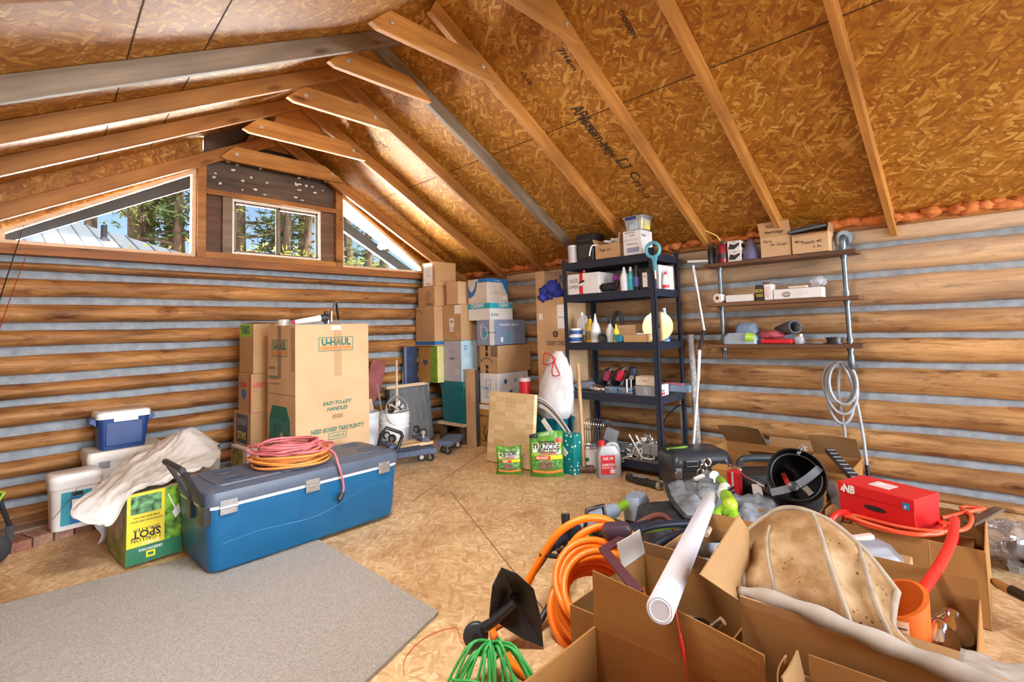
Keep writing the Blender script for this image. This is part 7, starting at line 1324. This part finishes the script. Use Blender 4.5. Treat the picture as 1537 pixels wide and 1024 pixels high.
# cartons and cases along the wall
bk = open_carton('large low carton with lifted brown flaps against the right wall below the pipe shelf', (3.93, 4.36), (1.00, 1.66), (0, .25), K_shade, flaps=(('x', 62, .16, .02, .46, K_shade), ('X', 8, .07, .0, .5, K_shade_pale), ('X', -50, .24, .52, 1, K_shade_pale)))
bk2 = open_carton('brown carton with one peaked flap behind the welding helmet', (3.72, 4.20), (.70, .985), (0, .27), K_shade, flaps=(('X', -40, .20, 0, 1, K_shade_pale), ('x', 100, .05, 0, 1, K_shade)))
t = thing('tool_case', 'black hard-shell power tool case beside the rack foot, with a moulded lid panel', 'case', (3.80, 1.70, 0), -.72); mb = MB(); loft(mb, [(.40, .26, .03, 0), (.44, .30, .04, .10), (.44, .30, .04, .165)], 0); mb.build('base', plain('graphite_plastic', (.045, .047, .052), .42), t, local=True, smooth=50); mb = MB(); loft(mb, [(.46, .32, .05, .165), (.46, .32, .05, .215), (.42, .28, .05, .275), (.36, .22, .05, .29)], 0); mb.build('lid', plain('slate_black', (.028, .034, .045), .35), t, local=True, smooth=50)
mb = MB().box(-.15, -.02, -.172, -.155, .19, .245).box(.02, .16, -.172, -.155, .20, .24); mb.build('lid_panel', P_black, t, local=True, bevel=.008); MB().tube([(-.13, -.168, .20), (-.13, -.168, .235), (-.05, -.168, .235), (-.05, -.168, .20)], .005, 6, closed=True).build('panel_rim', P_grey, t, local=True)
for x in (-.19, .19): MB().box(x-.02, x+.02, -.175, -.15, .12, .19).build('latch', P_grey, t, local=True, bevel=.004)
MB().bar((-.20, .02, .285), (-.04, .02, .297), .03, .008).build('lime_strip', G_lime, t, local=True); MB().cyl((-.20, -.16, .155), (-.20, -.185, .155), .018).build('hinge_knob', STEEL, t, local=True)
t = thing('carabiner', 'bunch of chrome snap hooks hanging at the front of the black tool case', 'hook', (3.50, 1.50, .0)); mb = MB()
for k in range(3): mb.tube(arc((3.50+.012*k, 1.52-.02*k, .20+.035*k), .026, 0, 2*PI, 16, (.6, -.6, .2), (0, .2, 1))[:-1], .006, 7, closed=True)
mb.build('rings', CHROME, t, smooth=60); MB().cyl((3.50, 1.52, .0), (3.505, 1.515, .18), .012).build('swivel', CHROME, t)
t = thing('saw_case', 'black moulded tool carrier with a wide arched handle in front of the low carton', 'case', (3.52, 1.08, 0)); Tm = place((3.55, 1.10, 0), -.95); mb = MB(); loft(mb, [(.40, .22, .03, 0), (.42, .24, .04, .20), (.40, .22, .05, .27)], 0, Tm); mb.build('body', P_black, t, smooth=50)
MB().tube(smooth_path([Tm @ Vector(p) for p in ((-.19, -.02, .26), (-.17, -.02, .335), (-.10, -.02, .355), (.10, -.02, .35), (.17, -.02, .33), (.19, -.02, .26))], 6), .022, 10).build('handle', plain('slate_black', (.028, .034, .045), .35), t, smooth=60); MB().bar(Tm @ Vector((0, -.125, .20)), Tm @ Vector((.04, -.125, .21)), .01, .012).build('red_switch', P_red, t)
t = thing('hex_key', 'chrome T-handle tool lying in front of the black tool carrier', 'tool', (3.2, 1.1, .25)); MB().tube([(3.40, 1.28, .31), (3.22, 1.12, .30), (3.10, .98, .305)], .008, 8).build('rod', CHROME, t, smooth=60); MB().bar((3.16, 1.05, .285), (3.10, 1.02, .225), .05, .012).build('blade', plain('tag_white_metal', (.7, .7, .7), .35, .3), t, bevel=.002); MB().cyl((3.40, 1.28, .31), (3.40, 1.28, .0), .010).build('stem', STEEL, t)
t = thing('red_caddy', 'small bright red caddy standing upright left of the black tool carrier', 'caddy', (3.24, 1.20, 0)); MB().box(3.21, 3.27, 1.165, 1.235, .0, .325).build('body', P_red, t, bevel=.006)
mb = MB()
for y in (1.18, 1.22): mb.tube(arc((3.24, y, .33), .018, 0, PI, 8, (0, 1, 0), (0, 0, 1)), .004, 6)
mb.build('wire_loop', CHROME, t); MB().box(3.208, 3.2095, 1.195, 1.205, .08, .32).build('stripe', plain('pink_white_lid', (.72, .62, .66), .4), t)
carton('small torn carton beside the red caddy on the heap', (3.29, 3.40), (1.22, 1.36), (0, .31), K_orange)
t = thing('wire_basket', 'black perforated basket between the tool bag and the welding helmet', 'basket', (3.25, .98, 0)); mb = MB(); loft(mb, [(.26, .20, .03, 0), (.30, .24, .03, .24)], 0, place((3.33, .93, 0), -.8)); mb.build('body', plain('black_mesh', (.02, .02, .024), .6, var=.6, scale=120), t, smooth=50)
# welding helmet on its carton
bh = open_carton('brown carton under the welding helmet, holding a red case', (2.78, 3.08), (.675, .965), (0, .25), K_shade, flaps=(('x', 6, .03, .0, 1, K_shade_pale),), walls='xyY')
t = thing('case', 'flat red plastic case lying in the carton under the welding helmet', 'case', (2.92, .9, .006)); MB().box(2.80, 3.0, .84, .955, .008, .235).build('body', P_red, t, bevel=.01)
hm = thing('welding_helmet', 'black welding helmet lying open side up, headband and red tag showing inside', 'helmet', (3.02, .81, .27)); hc = Vector((3.04, .82, .385)); ax = Vector((-.72, -.30, .42)).normalized(); 
side = Vector((.55, -.80, -.05)); side = (side-ax*side.dot(ax)).normalized(); up_ = ax.cross(side)*-1
Mh = Matrix(((side.x, up_.x, ax.x, hc.x), (side.y, up_.y, ax.y, hc.y), (side.z, up_.z, ax.z, hc.z), (0, 0, 0, 1)))
prof = [(.150, .06), (.152, .03), (.148, -.02), (.135, -.09), (.11, -.15), (.07, -.185), (.001, -.19)]
mb = MB(); n = 36
vs = []
for r_, z_ in prof+[(max(.0005, r_-.008), z_+.006) for r_, z_ in prof[::-1]]:
    for k in range(n):
        a_ = 2*PI*k/n; sx = .86 if math.cos(a_) < 0 else 1.0; vs.append(Mh @ Vector((r_*1.0*math.cos(a_)*sx, r_*.92*math.sin(a_)*(1.05 if math.sin(a_) < 0 else .95), z_*(1+.18*math.cos(a_)))))
mb.add(vs, [(i*n+k, i*n+(k+1) % n, ((i+1) % 14)*n+(k+1) % n, ((i+1) % 14)*n+k) for i in range(14) for k in range(n)]); mb.build('shell', plain('helmet_black', (.020, .018, .020), .3, var=.2), hm, smooth=60)
bp = [Mh @ Vector((-.125+.25*k/12, .03*math.sin(PI*k/12)+.02-.14*(k/12-.5)*.9, .055+.03*math.sin(PI*k/12))) for k in range(13)]; mb = MB()
for p, q in zip(bp, bp[1:]): mb.bar(p, q, .036, .004, up=ax)
mb.build('headband', plain('headband_grey', (.13, .14, .16), .3), hm); MB().lathe([(.022, 0), (.024, .012), (.014, .016), (.001, .017)], bp[5]+ax*.003, ax, 18).build('knob', P_black, hm, smooth=40)
MB().tube([Mh @ Vector((.128*math.cos(2*PI*k/30)*(.86 if math.cos(2*PI*k/30) < 0 else 1), .118*math.sin(2*PI*k/30), .04)) for k in range(30)], .005, 6, closed=True).build('inner_strap', P_black, hm); MB().bar(Mh @ Vector((-.035, -.05, -.09)), Mh @ Vector((-.01, .03, -.10)), .024, .008, up=ax).build('red_tag', P_red, hm); MB().bar(Mh @ Vector((.06, .02, -.10)), Mh @ Vector((.085, .06, -.09)), .03, .006, up=ax).build('viewing_lens', plain('lens_tan', (.25, .2, .15), .3), hm)
mb = MB(); bq = Mh @ Vector((.05, -.135, .05)); mb.cyl(bq, bq+Vector((.0, -.03, .03)), .012); mb.cyl(bq+Vector((-.03, 0, -.01)), bq+Vector((.03, -.02, .0)), .010); mb.build('buckle', CHROME, hm)
t = thing('grey_rail', 'grey flat metal channel slanting from the helmet toward the red shoebox', 'rail', (3.1, .6, .2)); MB().bar((3.24, .70, .345), (2.93, .585, .275), .05, .014).build('channel', plain('pewter', (.22, .21, .22), .4, .5), t, bevel=.002); MB().bar((3.24, .70, .345), (3.27, .71, .0), .03, .012).build('foot', P_grey, t)
t = thing('black_bar', 'long black ribbed plastic bar leaning toward the wall beyond the red shoebox', 'bar', (3.9, .75, .2)); MB().bar((3.97, .84, .35), (3.50, .60, .285), .055, .03).build('bar', P_black, t, bevel=.006)
mb = MB()
for k in range(8): p = Vector((3.94-.055*k, .825-.028*k, .3615-.0076*k)); mb.bar(p, p+Vector((.012, .006, -.001)), .045, .006)
mb.build('ribs', P_grey, t); MB().bar((3.56, .63, .28), (3.55, .62, .0), .05, .04).build('stop', P_black, t)
t = thing('leather_pouch', 'folded tan leather tool pouch between the helmet carton and the red shoebox', 'pouch', (2.9, .6, .1)); MB().sheet(lambda u, v: Vector((2.80+.05*math.sin(u*6)+.10*v, (.650-.15*u), .008+.29*v+.02*math.sin(u*9)*v)), 24, 10).build('leather', plain('tan_leather', (.38, .20, .075), .55, var=.2, bump=.2), t, smooth=70, solid=.006); MB().cyl((2.86, .575, .275), (2.835, .565, .268), .022, n=16).build('snap', BRASSY, t)

# grey tool bag, its two quilted lids flopped open
tbg = thing('tool_bag', 'grey and black zipped tool bag gaping open behind the white foam tube', 'bag', (2.9, 1.25, 0)); M_gf = plain('grey_pocket_fabric', (.17, .19, .22), .7, var=.45, scale=11, bump=.35); M_bf = plain('black_fabric', (.03, .032, .04), .6, var=.5, scale=20, bump=.3)
mb = MB(); loft(mb, [(.48, .36, .08, 0), (.52, .38, .09, .10), (.48, .36, .09, .19), (.42, .30, .09, .205)], 0, place((2.76, 1.29, 0), -.75)); mb.build('body', M_bf, tbg, smooth=60)
def lobe(c, ex, ey, ez, seed, nm):
    c, ex, ey, ez = Vector(c), Vector(ex), Vector(ey), Vector(ez)
    def f(u, v):
        x, y = 2*u-1, 2*v-1; k = 1/max(1e-6, (abs(x)**4+abs(y)**4)**.25) if False else 1; h = .9*(1-x**4)*(1-y**4)
        return c+ex*x*(1-.12*y*y)+ey*y*(1-.12*x*x)+ez*(.25+h*(.45+.55*noise.noise(Vector((x*2.2, y*2.2, seed))))+.25*noise.noise(Vector((x*6, y*6, seed))))
    MB().sheet(f, 32, 32).build(nm, M_gf, tbg, smooth=80, solid=.006)
    rim = [f(.5+.5*math.cos(a_)*min(1, .97/max(abs(math.cos(a_)), abs(math.sin(a_)))**.0) , .5+.5*math.sin(a_)) for a_ in []]
    pr_ = [f(i/12, 0) for i in range(12)]+[f(1, i/12) for i in range(12)]+[f(1-i/12, 1) for i in range(12)]+[f(0, 1-i/12) for i in range(12)]
    MB().tube(pr_, .013, 8, closed=True).build('zip_edge', M_bf, tbg, smooth=70)
    return f
lobe((2.87, 1.24, .225), (.20, .16, .02), (-.13, .13, .0), (0, -.02, .085), 1.0, 'open_lid'); f2 = lobe((2.82, .985, .225), (.19, .10, .0), (-.10, .12, .0), (0, -.02, .085), 7.0, 'open_lid')
for k in range(3): MB().blob((2.84+.10*k, 1.20+.05*k, .285), (.07, .05, .035), 16, 10, .3, 3, seed=20+k).build('pocket', M_gf, tbg, smooth=70)
MB().bar((2.97, 1.33, .31), (3.03, 1.30, .325), .025, .018).build('white_clip', P_white, tbg, bevel=.004)
t = thing('pipe_union', 'grey pipe union lying on the back of the tool bag', 'fitting', (3.12, 1.30, .25)); MB().tube([(3.16, 1.34, .29), (3.10, 1.27, .305)], [.03, .026], 16).build('union', P_grey, t, smooth=40); MB().cyl((3.10, 1.27, .305), (3.085, 1.255, .31), .034).build('nut', STEEL, t)
# lime green garden tool
t = thing('garden_tool', 'lime green hose-splitter shaped garden tool on top of the tool bag', 'tool', (2.5, 1.0, .3)); Y0 = Vector((2.50, .955, .37))
MB().tube(smooth_path([(2.97, 1.19, .33), (2.80, 1.11, .385), (2.72, 1.06, .385), (2.66, 1.03, .37)], 6), .018, 10).build('arm', G_lime, t, smooth=60); MB().tube([(2.70, 1.05, .375), (2.60, 1.02, .375)], .03, 12).build('white_joint', P_white, t, smooth=40); MB().tube([(2.64, 1.04, .38), (2.66, 1.0, .395), (2.58, 1.0, .39)], .012).build('lever', CHROME, t)
MB().tube([(2.60, 1.01, .375), (2.50, .955, .37), (2.40, .915, .35)], [.028, .036, .03], 14).build('hub', G_lime, t, smooth=50); MB().tube([(2.48, .95, .365), (2.36, .985, .34), (2.26, .99, .30)], [.026, .024, .02], 12).build('leg', G_lime, t, smooth=50); MB().tube([(2.46, .94, .365), (2.36, .87, .33), (2.30, .83, .29)], [.026, .024, .02], 12).build('leg', G_lime, t, smooth=50); MB().lathe([(.03, 0), (.033, .012), (.02, .03), (.001, .032)], (2.44, .93, .385), (-.7, -.2, .5), 18).build('cap', plain('lime_yellow', (.34, .44, .03), .4), t, smooth=50)
t = thing('lime_rod', 'lime green rod with black ends lying left of the white foam tube', 'rod', (2.15, 1.15, .1)); MB().tube([(2.07, 1.20, .315), (2.20, 1.10, .325), (2.31, 1.00, .32)], .013, 10).build('rod', G_lime, t, smooth=60); MB().tube([(2.02, 1.24, .31), (2.08, 1.19, .316)], .02, 12).build('end', P_navy, t); MB().cyl((2.05, 1.215, .312), (2.06, 1.225, .0), .014).build('peg', P_black, t)
# string trimmer
t = thing('string_trimmer', 'grey, black and lime string trimmer lying with its black fan-shaped guard toward the camera', 'trimmer', (1.5, 1.45, 0)); G0 = Vector((1.485, 1.42, .16))
gv = [(1.464, 1.444, .303), (1.501, 1.403, .279), (1.543, 1.357, .221), (1.558, 1.340, .12), (1.564, 1.335, .010), (1.514, 1.39, .043), (1.471, 1.436, .084), (1.429, 1.481, .127), (1.434, 1.476, .18), (1.44, 1.47, .237)]
nv = Vector((.735, .677, 0)); mb = MB(); k = len(gv); ctr = Vector((1.497, 1.412, .17))+nv*.055
vs = [Vector(p) for p in gv]; mb.add(vs+[ctr], [(i, (i+1) % k, k) for i in range(k)]); g_ = mb.build('guard', P_black, t, solid=.005); mb = MB().tube([Vector(p) for p in gv], .004, 6, closed=True); mb.build('guard_rim', P_black, t)
MB().tube([ctr-nv*.05, (1.44, 1.47, .108), (1.412, 1.50, .085)], [.016, .018, .02], 12).build('neck', P_black, t, smooth=50); MB().lathe([(.001, .0162), (.040, .016), (.047, .010), (.049, .0), (.047, -.010), (.040, -.018), (.001, -.02)], (1.392, 1.522, .058), (-.62, -.72, .22), 28).build('spool', plain('spool_blue_black', (.025, .032, .045), .4), t, smooth=50); MB().lathe([(.012, 0), (.012, .004), (.001, .004)], Vector((1.392, 1.522, .058))+Vector((-.62, -.72, .22)).normalized()*.0165, (-.62, -.72, .22), 12).build('spool_button', P_black, t)
MB().tube([ctr-nv*.02, (1.62, 1.48, .16), (1.93, 1.57, .20)], .013, 10).build('shaft', P_black, t, smooth=60); MB().tube([(1.93, 1.57, .20), (2.10, 1.585, .205), (2.16, 1.59, .205)], [.02, .022, .03], 12).build('grip', P_navy, t, smooth=50); MB().tube([(2.16, 1.59, .205), (2.30, 1.60, .205), (2.52, 1.60, .20)], [.035, .042, .04], 16).build('motor_housing', M_gbl, t, smooth=50); MB().tube([(2.52, 1.60, .20), (2.64, 1.60, .20)], .026, 12).build('lime_collar', G_lime, t, smooth=50)
Tm = place((2.76, 1.60, .12), .1); mb = MB(); loft(mb, [(.16, .10, .02, -.02), (.18, .11, .03, .06), (.14, .085, .03, .105)], 0, Tm); mb.build('battery_housing', M_gbl, t, smooth=50); MB().box(2.70, 2.84, 1.55, 1.65, .0, .10).build('battery', P_black, t, bevel=.01); MB().tube([(2.3, 1.6, .16), (2.3, 1.6, .0)], .02).build('lime_foot', G_lime, t)
t = thing('grey_disc', 'round dark disc with a bolt hole, leaning on the trimmer', 'disc', (2.12, 1.36, 0)); MB().lathe([(.012, -.012), (.062, -.012), (.066, 0), (.062, .012), (.012, .012), (.012, -.012)], (2.14, 1.35, .245), (-.75, -.55, .35), 26, caps=False).build('disc', P_navy, t, smooth=40); MB().tube([(2.16, 1.37, .22), (2.2, 1.38, .0)], .02).build('stem', P_black, t); MB().tube([(2.15, 1.34, .25), (2.30, 1.27, .26)], [.03, .026], 12).build('arm', P_navy, t, smooth=50)
# orange hose coil with tools stuck through it
oh = thing('hose', 'big coil of bright orange hose standing against the fluted flap', 'hose', (1.78, 1.24, 0)); tl = Matrix.Rotation(.62, 3, 'Y') @ Matrix.Rotation(-.35, 3, 'X')
tl = Matrix.Rotation(-.75, 3, Vector((-.68, .73, 0)))
hp = coil((1.80, 1.255, .07), .165, 18, .0135, .02, 30, 3, zj=.012, spread=.16, tilt=tl); MB().tube(hp, .0145, 9).build('tube', M_hose_or, oh, smooth=70)
MB().tube(smooth_path([hp[-1], (1.88, 1.20, .40), (1.80, 1.28, .43), (1.72, 1.36, .38), (1.66, 1.42, .27), (1.60, 1.46, .16)], 8), .0155, 10).build('tube', M_hose_or, oh, smooth=70); MB().cyl((1.60, 1.46, .16), (1.585, 1.475, .12), .016).build('fitting', P_black, oh)
MB().tube(smooth_path([(1.92, 1.12, .36), (1.84, 1.22, .40), (1.77, 1.29, .37), (1.72, 1.33, .30)], 8), .0150, 10).build('tube', M_hose_or, oh, smooth=70); MB().tube(smooth_path([(1.62, 1.55, .016), (1.52, 1.56, .016), (1.45, 1.44, .016), (1.40, 1.32, .016), (1.40, 1.22, .016), (1.46, 1.08, .016)], 8), .0150, 10).build('tube', M_hose_or, oh, smooth=70)
t = thing('hand_pump', 'black tool with a ribbed upright grip stuck through the orange hose coil', 'tool', (1.9, 1.45, 0)); MB().tube([(2.05, 1.575, .19), (2.065, 1.59, .31)], [.019, .022], 12).build('grip', P_black, t, smooth=50); MB().tube([(2.06, 1.60, .22), (1.98, 1.52, .12), (1.75, 1.42, .10), (1.62, 1.42, .015)], .013, 10).build('shaft', P_black, t, smooth=60); MB().bar((1.70, 1.36, .31), (1.80, 1.30, .325), .022, .016).build('lever', P_black, t, bevel=.003); MB().bar((1.66, 1.42, .295), (1.74, 1.33, .28), .022, .014).build('lever', P_black, t, bevel=.003)
t = thing('caulk_gun', 'black pistol-grip tool with a squared loop handle beside the orange hose coil', 'tool', (1.95, 1.3, 0)); mb = MB(); mb.tube([(2.10, 1.50, .25), (2.12, 1.50, .33), (2.20, 1.46, .34), (2.20, 1.44, .25), (2.13, 1.46, .22)], .012, 8, closed=True); mb.build('loop_handle', P_black, t, smooth=60); MB().tube([(2.15, 1.45, .23), (1.98, 1.25, .36), (1.88, 1.18, .37)], [.02, .024, .022], 10).build('barrel', P_black, t, smooth=50); mb = MB(); loft(mb, [(.10, .06, .015, 0), (.12, .07, .02, .03), (.09, .05, .015, .05)], 0, place((1.84, 1.16, .375), -.8)); mb.build('head', plain('head_dark_maroon', (.05, .025, .04), .4), t, smooth=50); MB().bar((1.82, 1.12, .385), (1.60, 1.065, .425), .042, .008).bar((1.60, 1.065, .425), (1.44, .84, .41), .036, .008).build('strap', M_maroon, t, bevel=.002); MB().tube([(2.15, 1.45, .23), (2.16, 1.46, .0)], .014).build('stand', P_black, t)
# green cord bundle
gc = thing('rope', 'hank of thin green cord spilling toward the camera', 'rope', (1.28, 1.33, 0)); M_gc = plain('grass_green_cord', (.05, .42, .10), .5, var=.15); rnd = random.Random(77); pp = []
for k in range(26):
    a0 = Vector((1.345+rnd.uniform(-.015, .02), 1.385+rnd.uniform(-.02, .02), .06+rnd.uniform(0, .045))); s_ = (k/25-.5); b0 = Vector((1.16+.20*(k/25)+rnd.uniform(-.015, .015), 1.42-.26*(k/25)+rnd.uniform(-.02, .02), .012+rnd.uniform(0, .02)))
    m1 = (a0+b0)/2+Vector((rnd.uniform(-.01, .01), rnd.uniform(-.01, .01), .055+rnd.uniform(0, .02))); pp += [a0, m1, b0] if k % 2 == 0 else [b0, m1, a0]
MB().tube(smooth_path(pp, 5), .0048, 7).build('cord', M_gc, gc, smooth=60); MB().tube(smooth_path([(1.22, 1.46, .01), (1.18, 1.40, .05), (1.21, 1.33, .06), (1.27, 1.28, .02)], 6), .0048, 7).build('cord', M_gc, gc, smooth=60)
t = thing('red_line', 'thin loop of orange-red trimmer line lying on the bare floor', 'line', (1.35, 1.65, 0)); MB().tube(smooth_path([(1.375, 1.56, .03), (1.40, 1.62, .012), (1.44, 1.70, .004), (1.33, 1.74, .004), (1.20, 1.70, .004), (1.13, 1.62, .004)], 8), .0016, 5).build('line', plain('line_orange', (.75, .18, .08), .5), t)
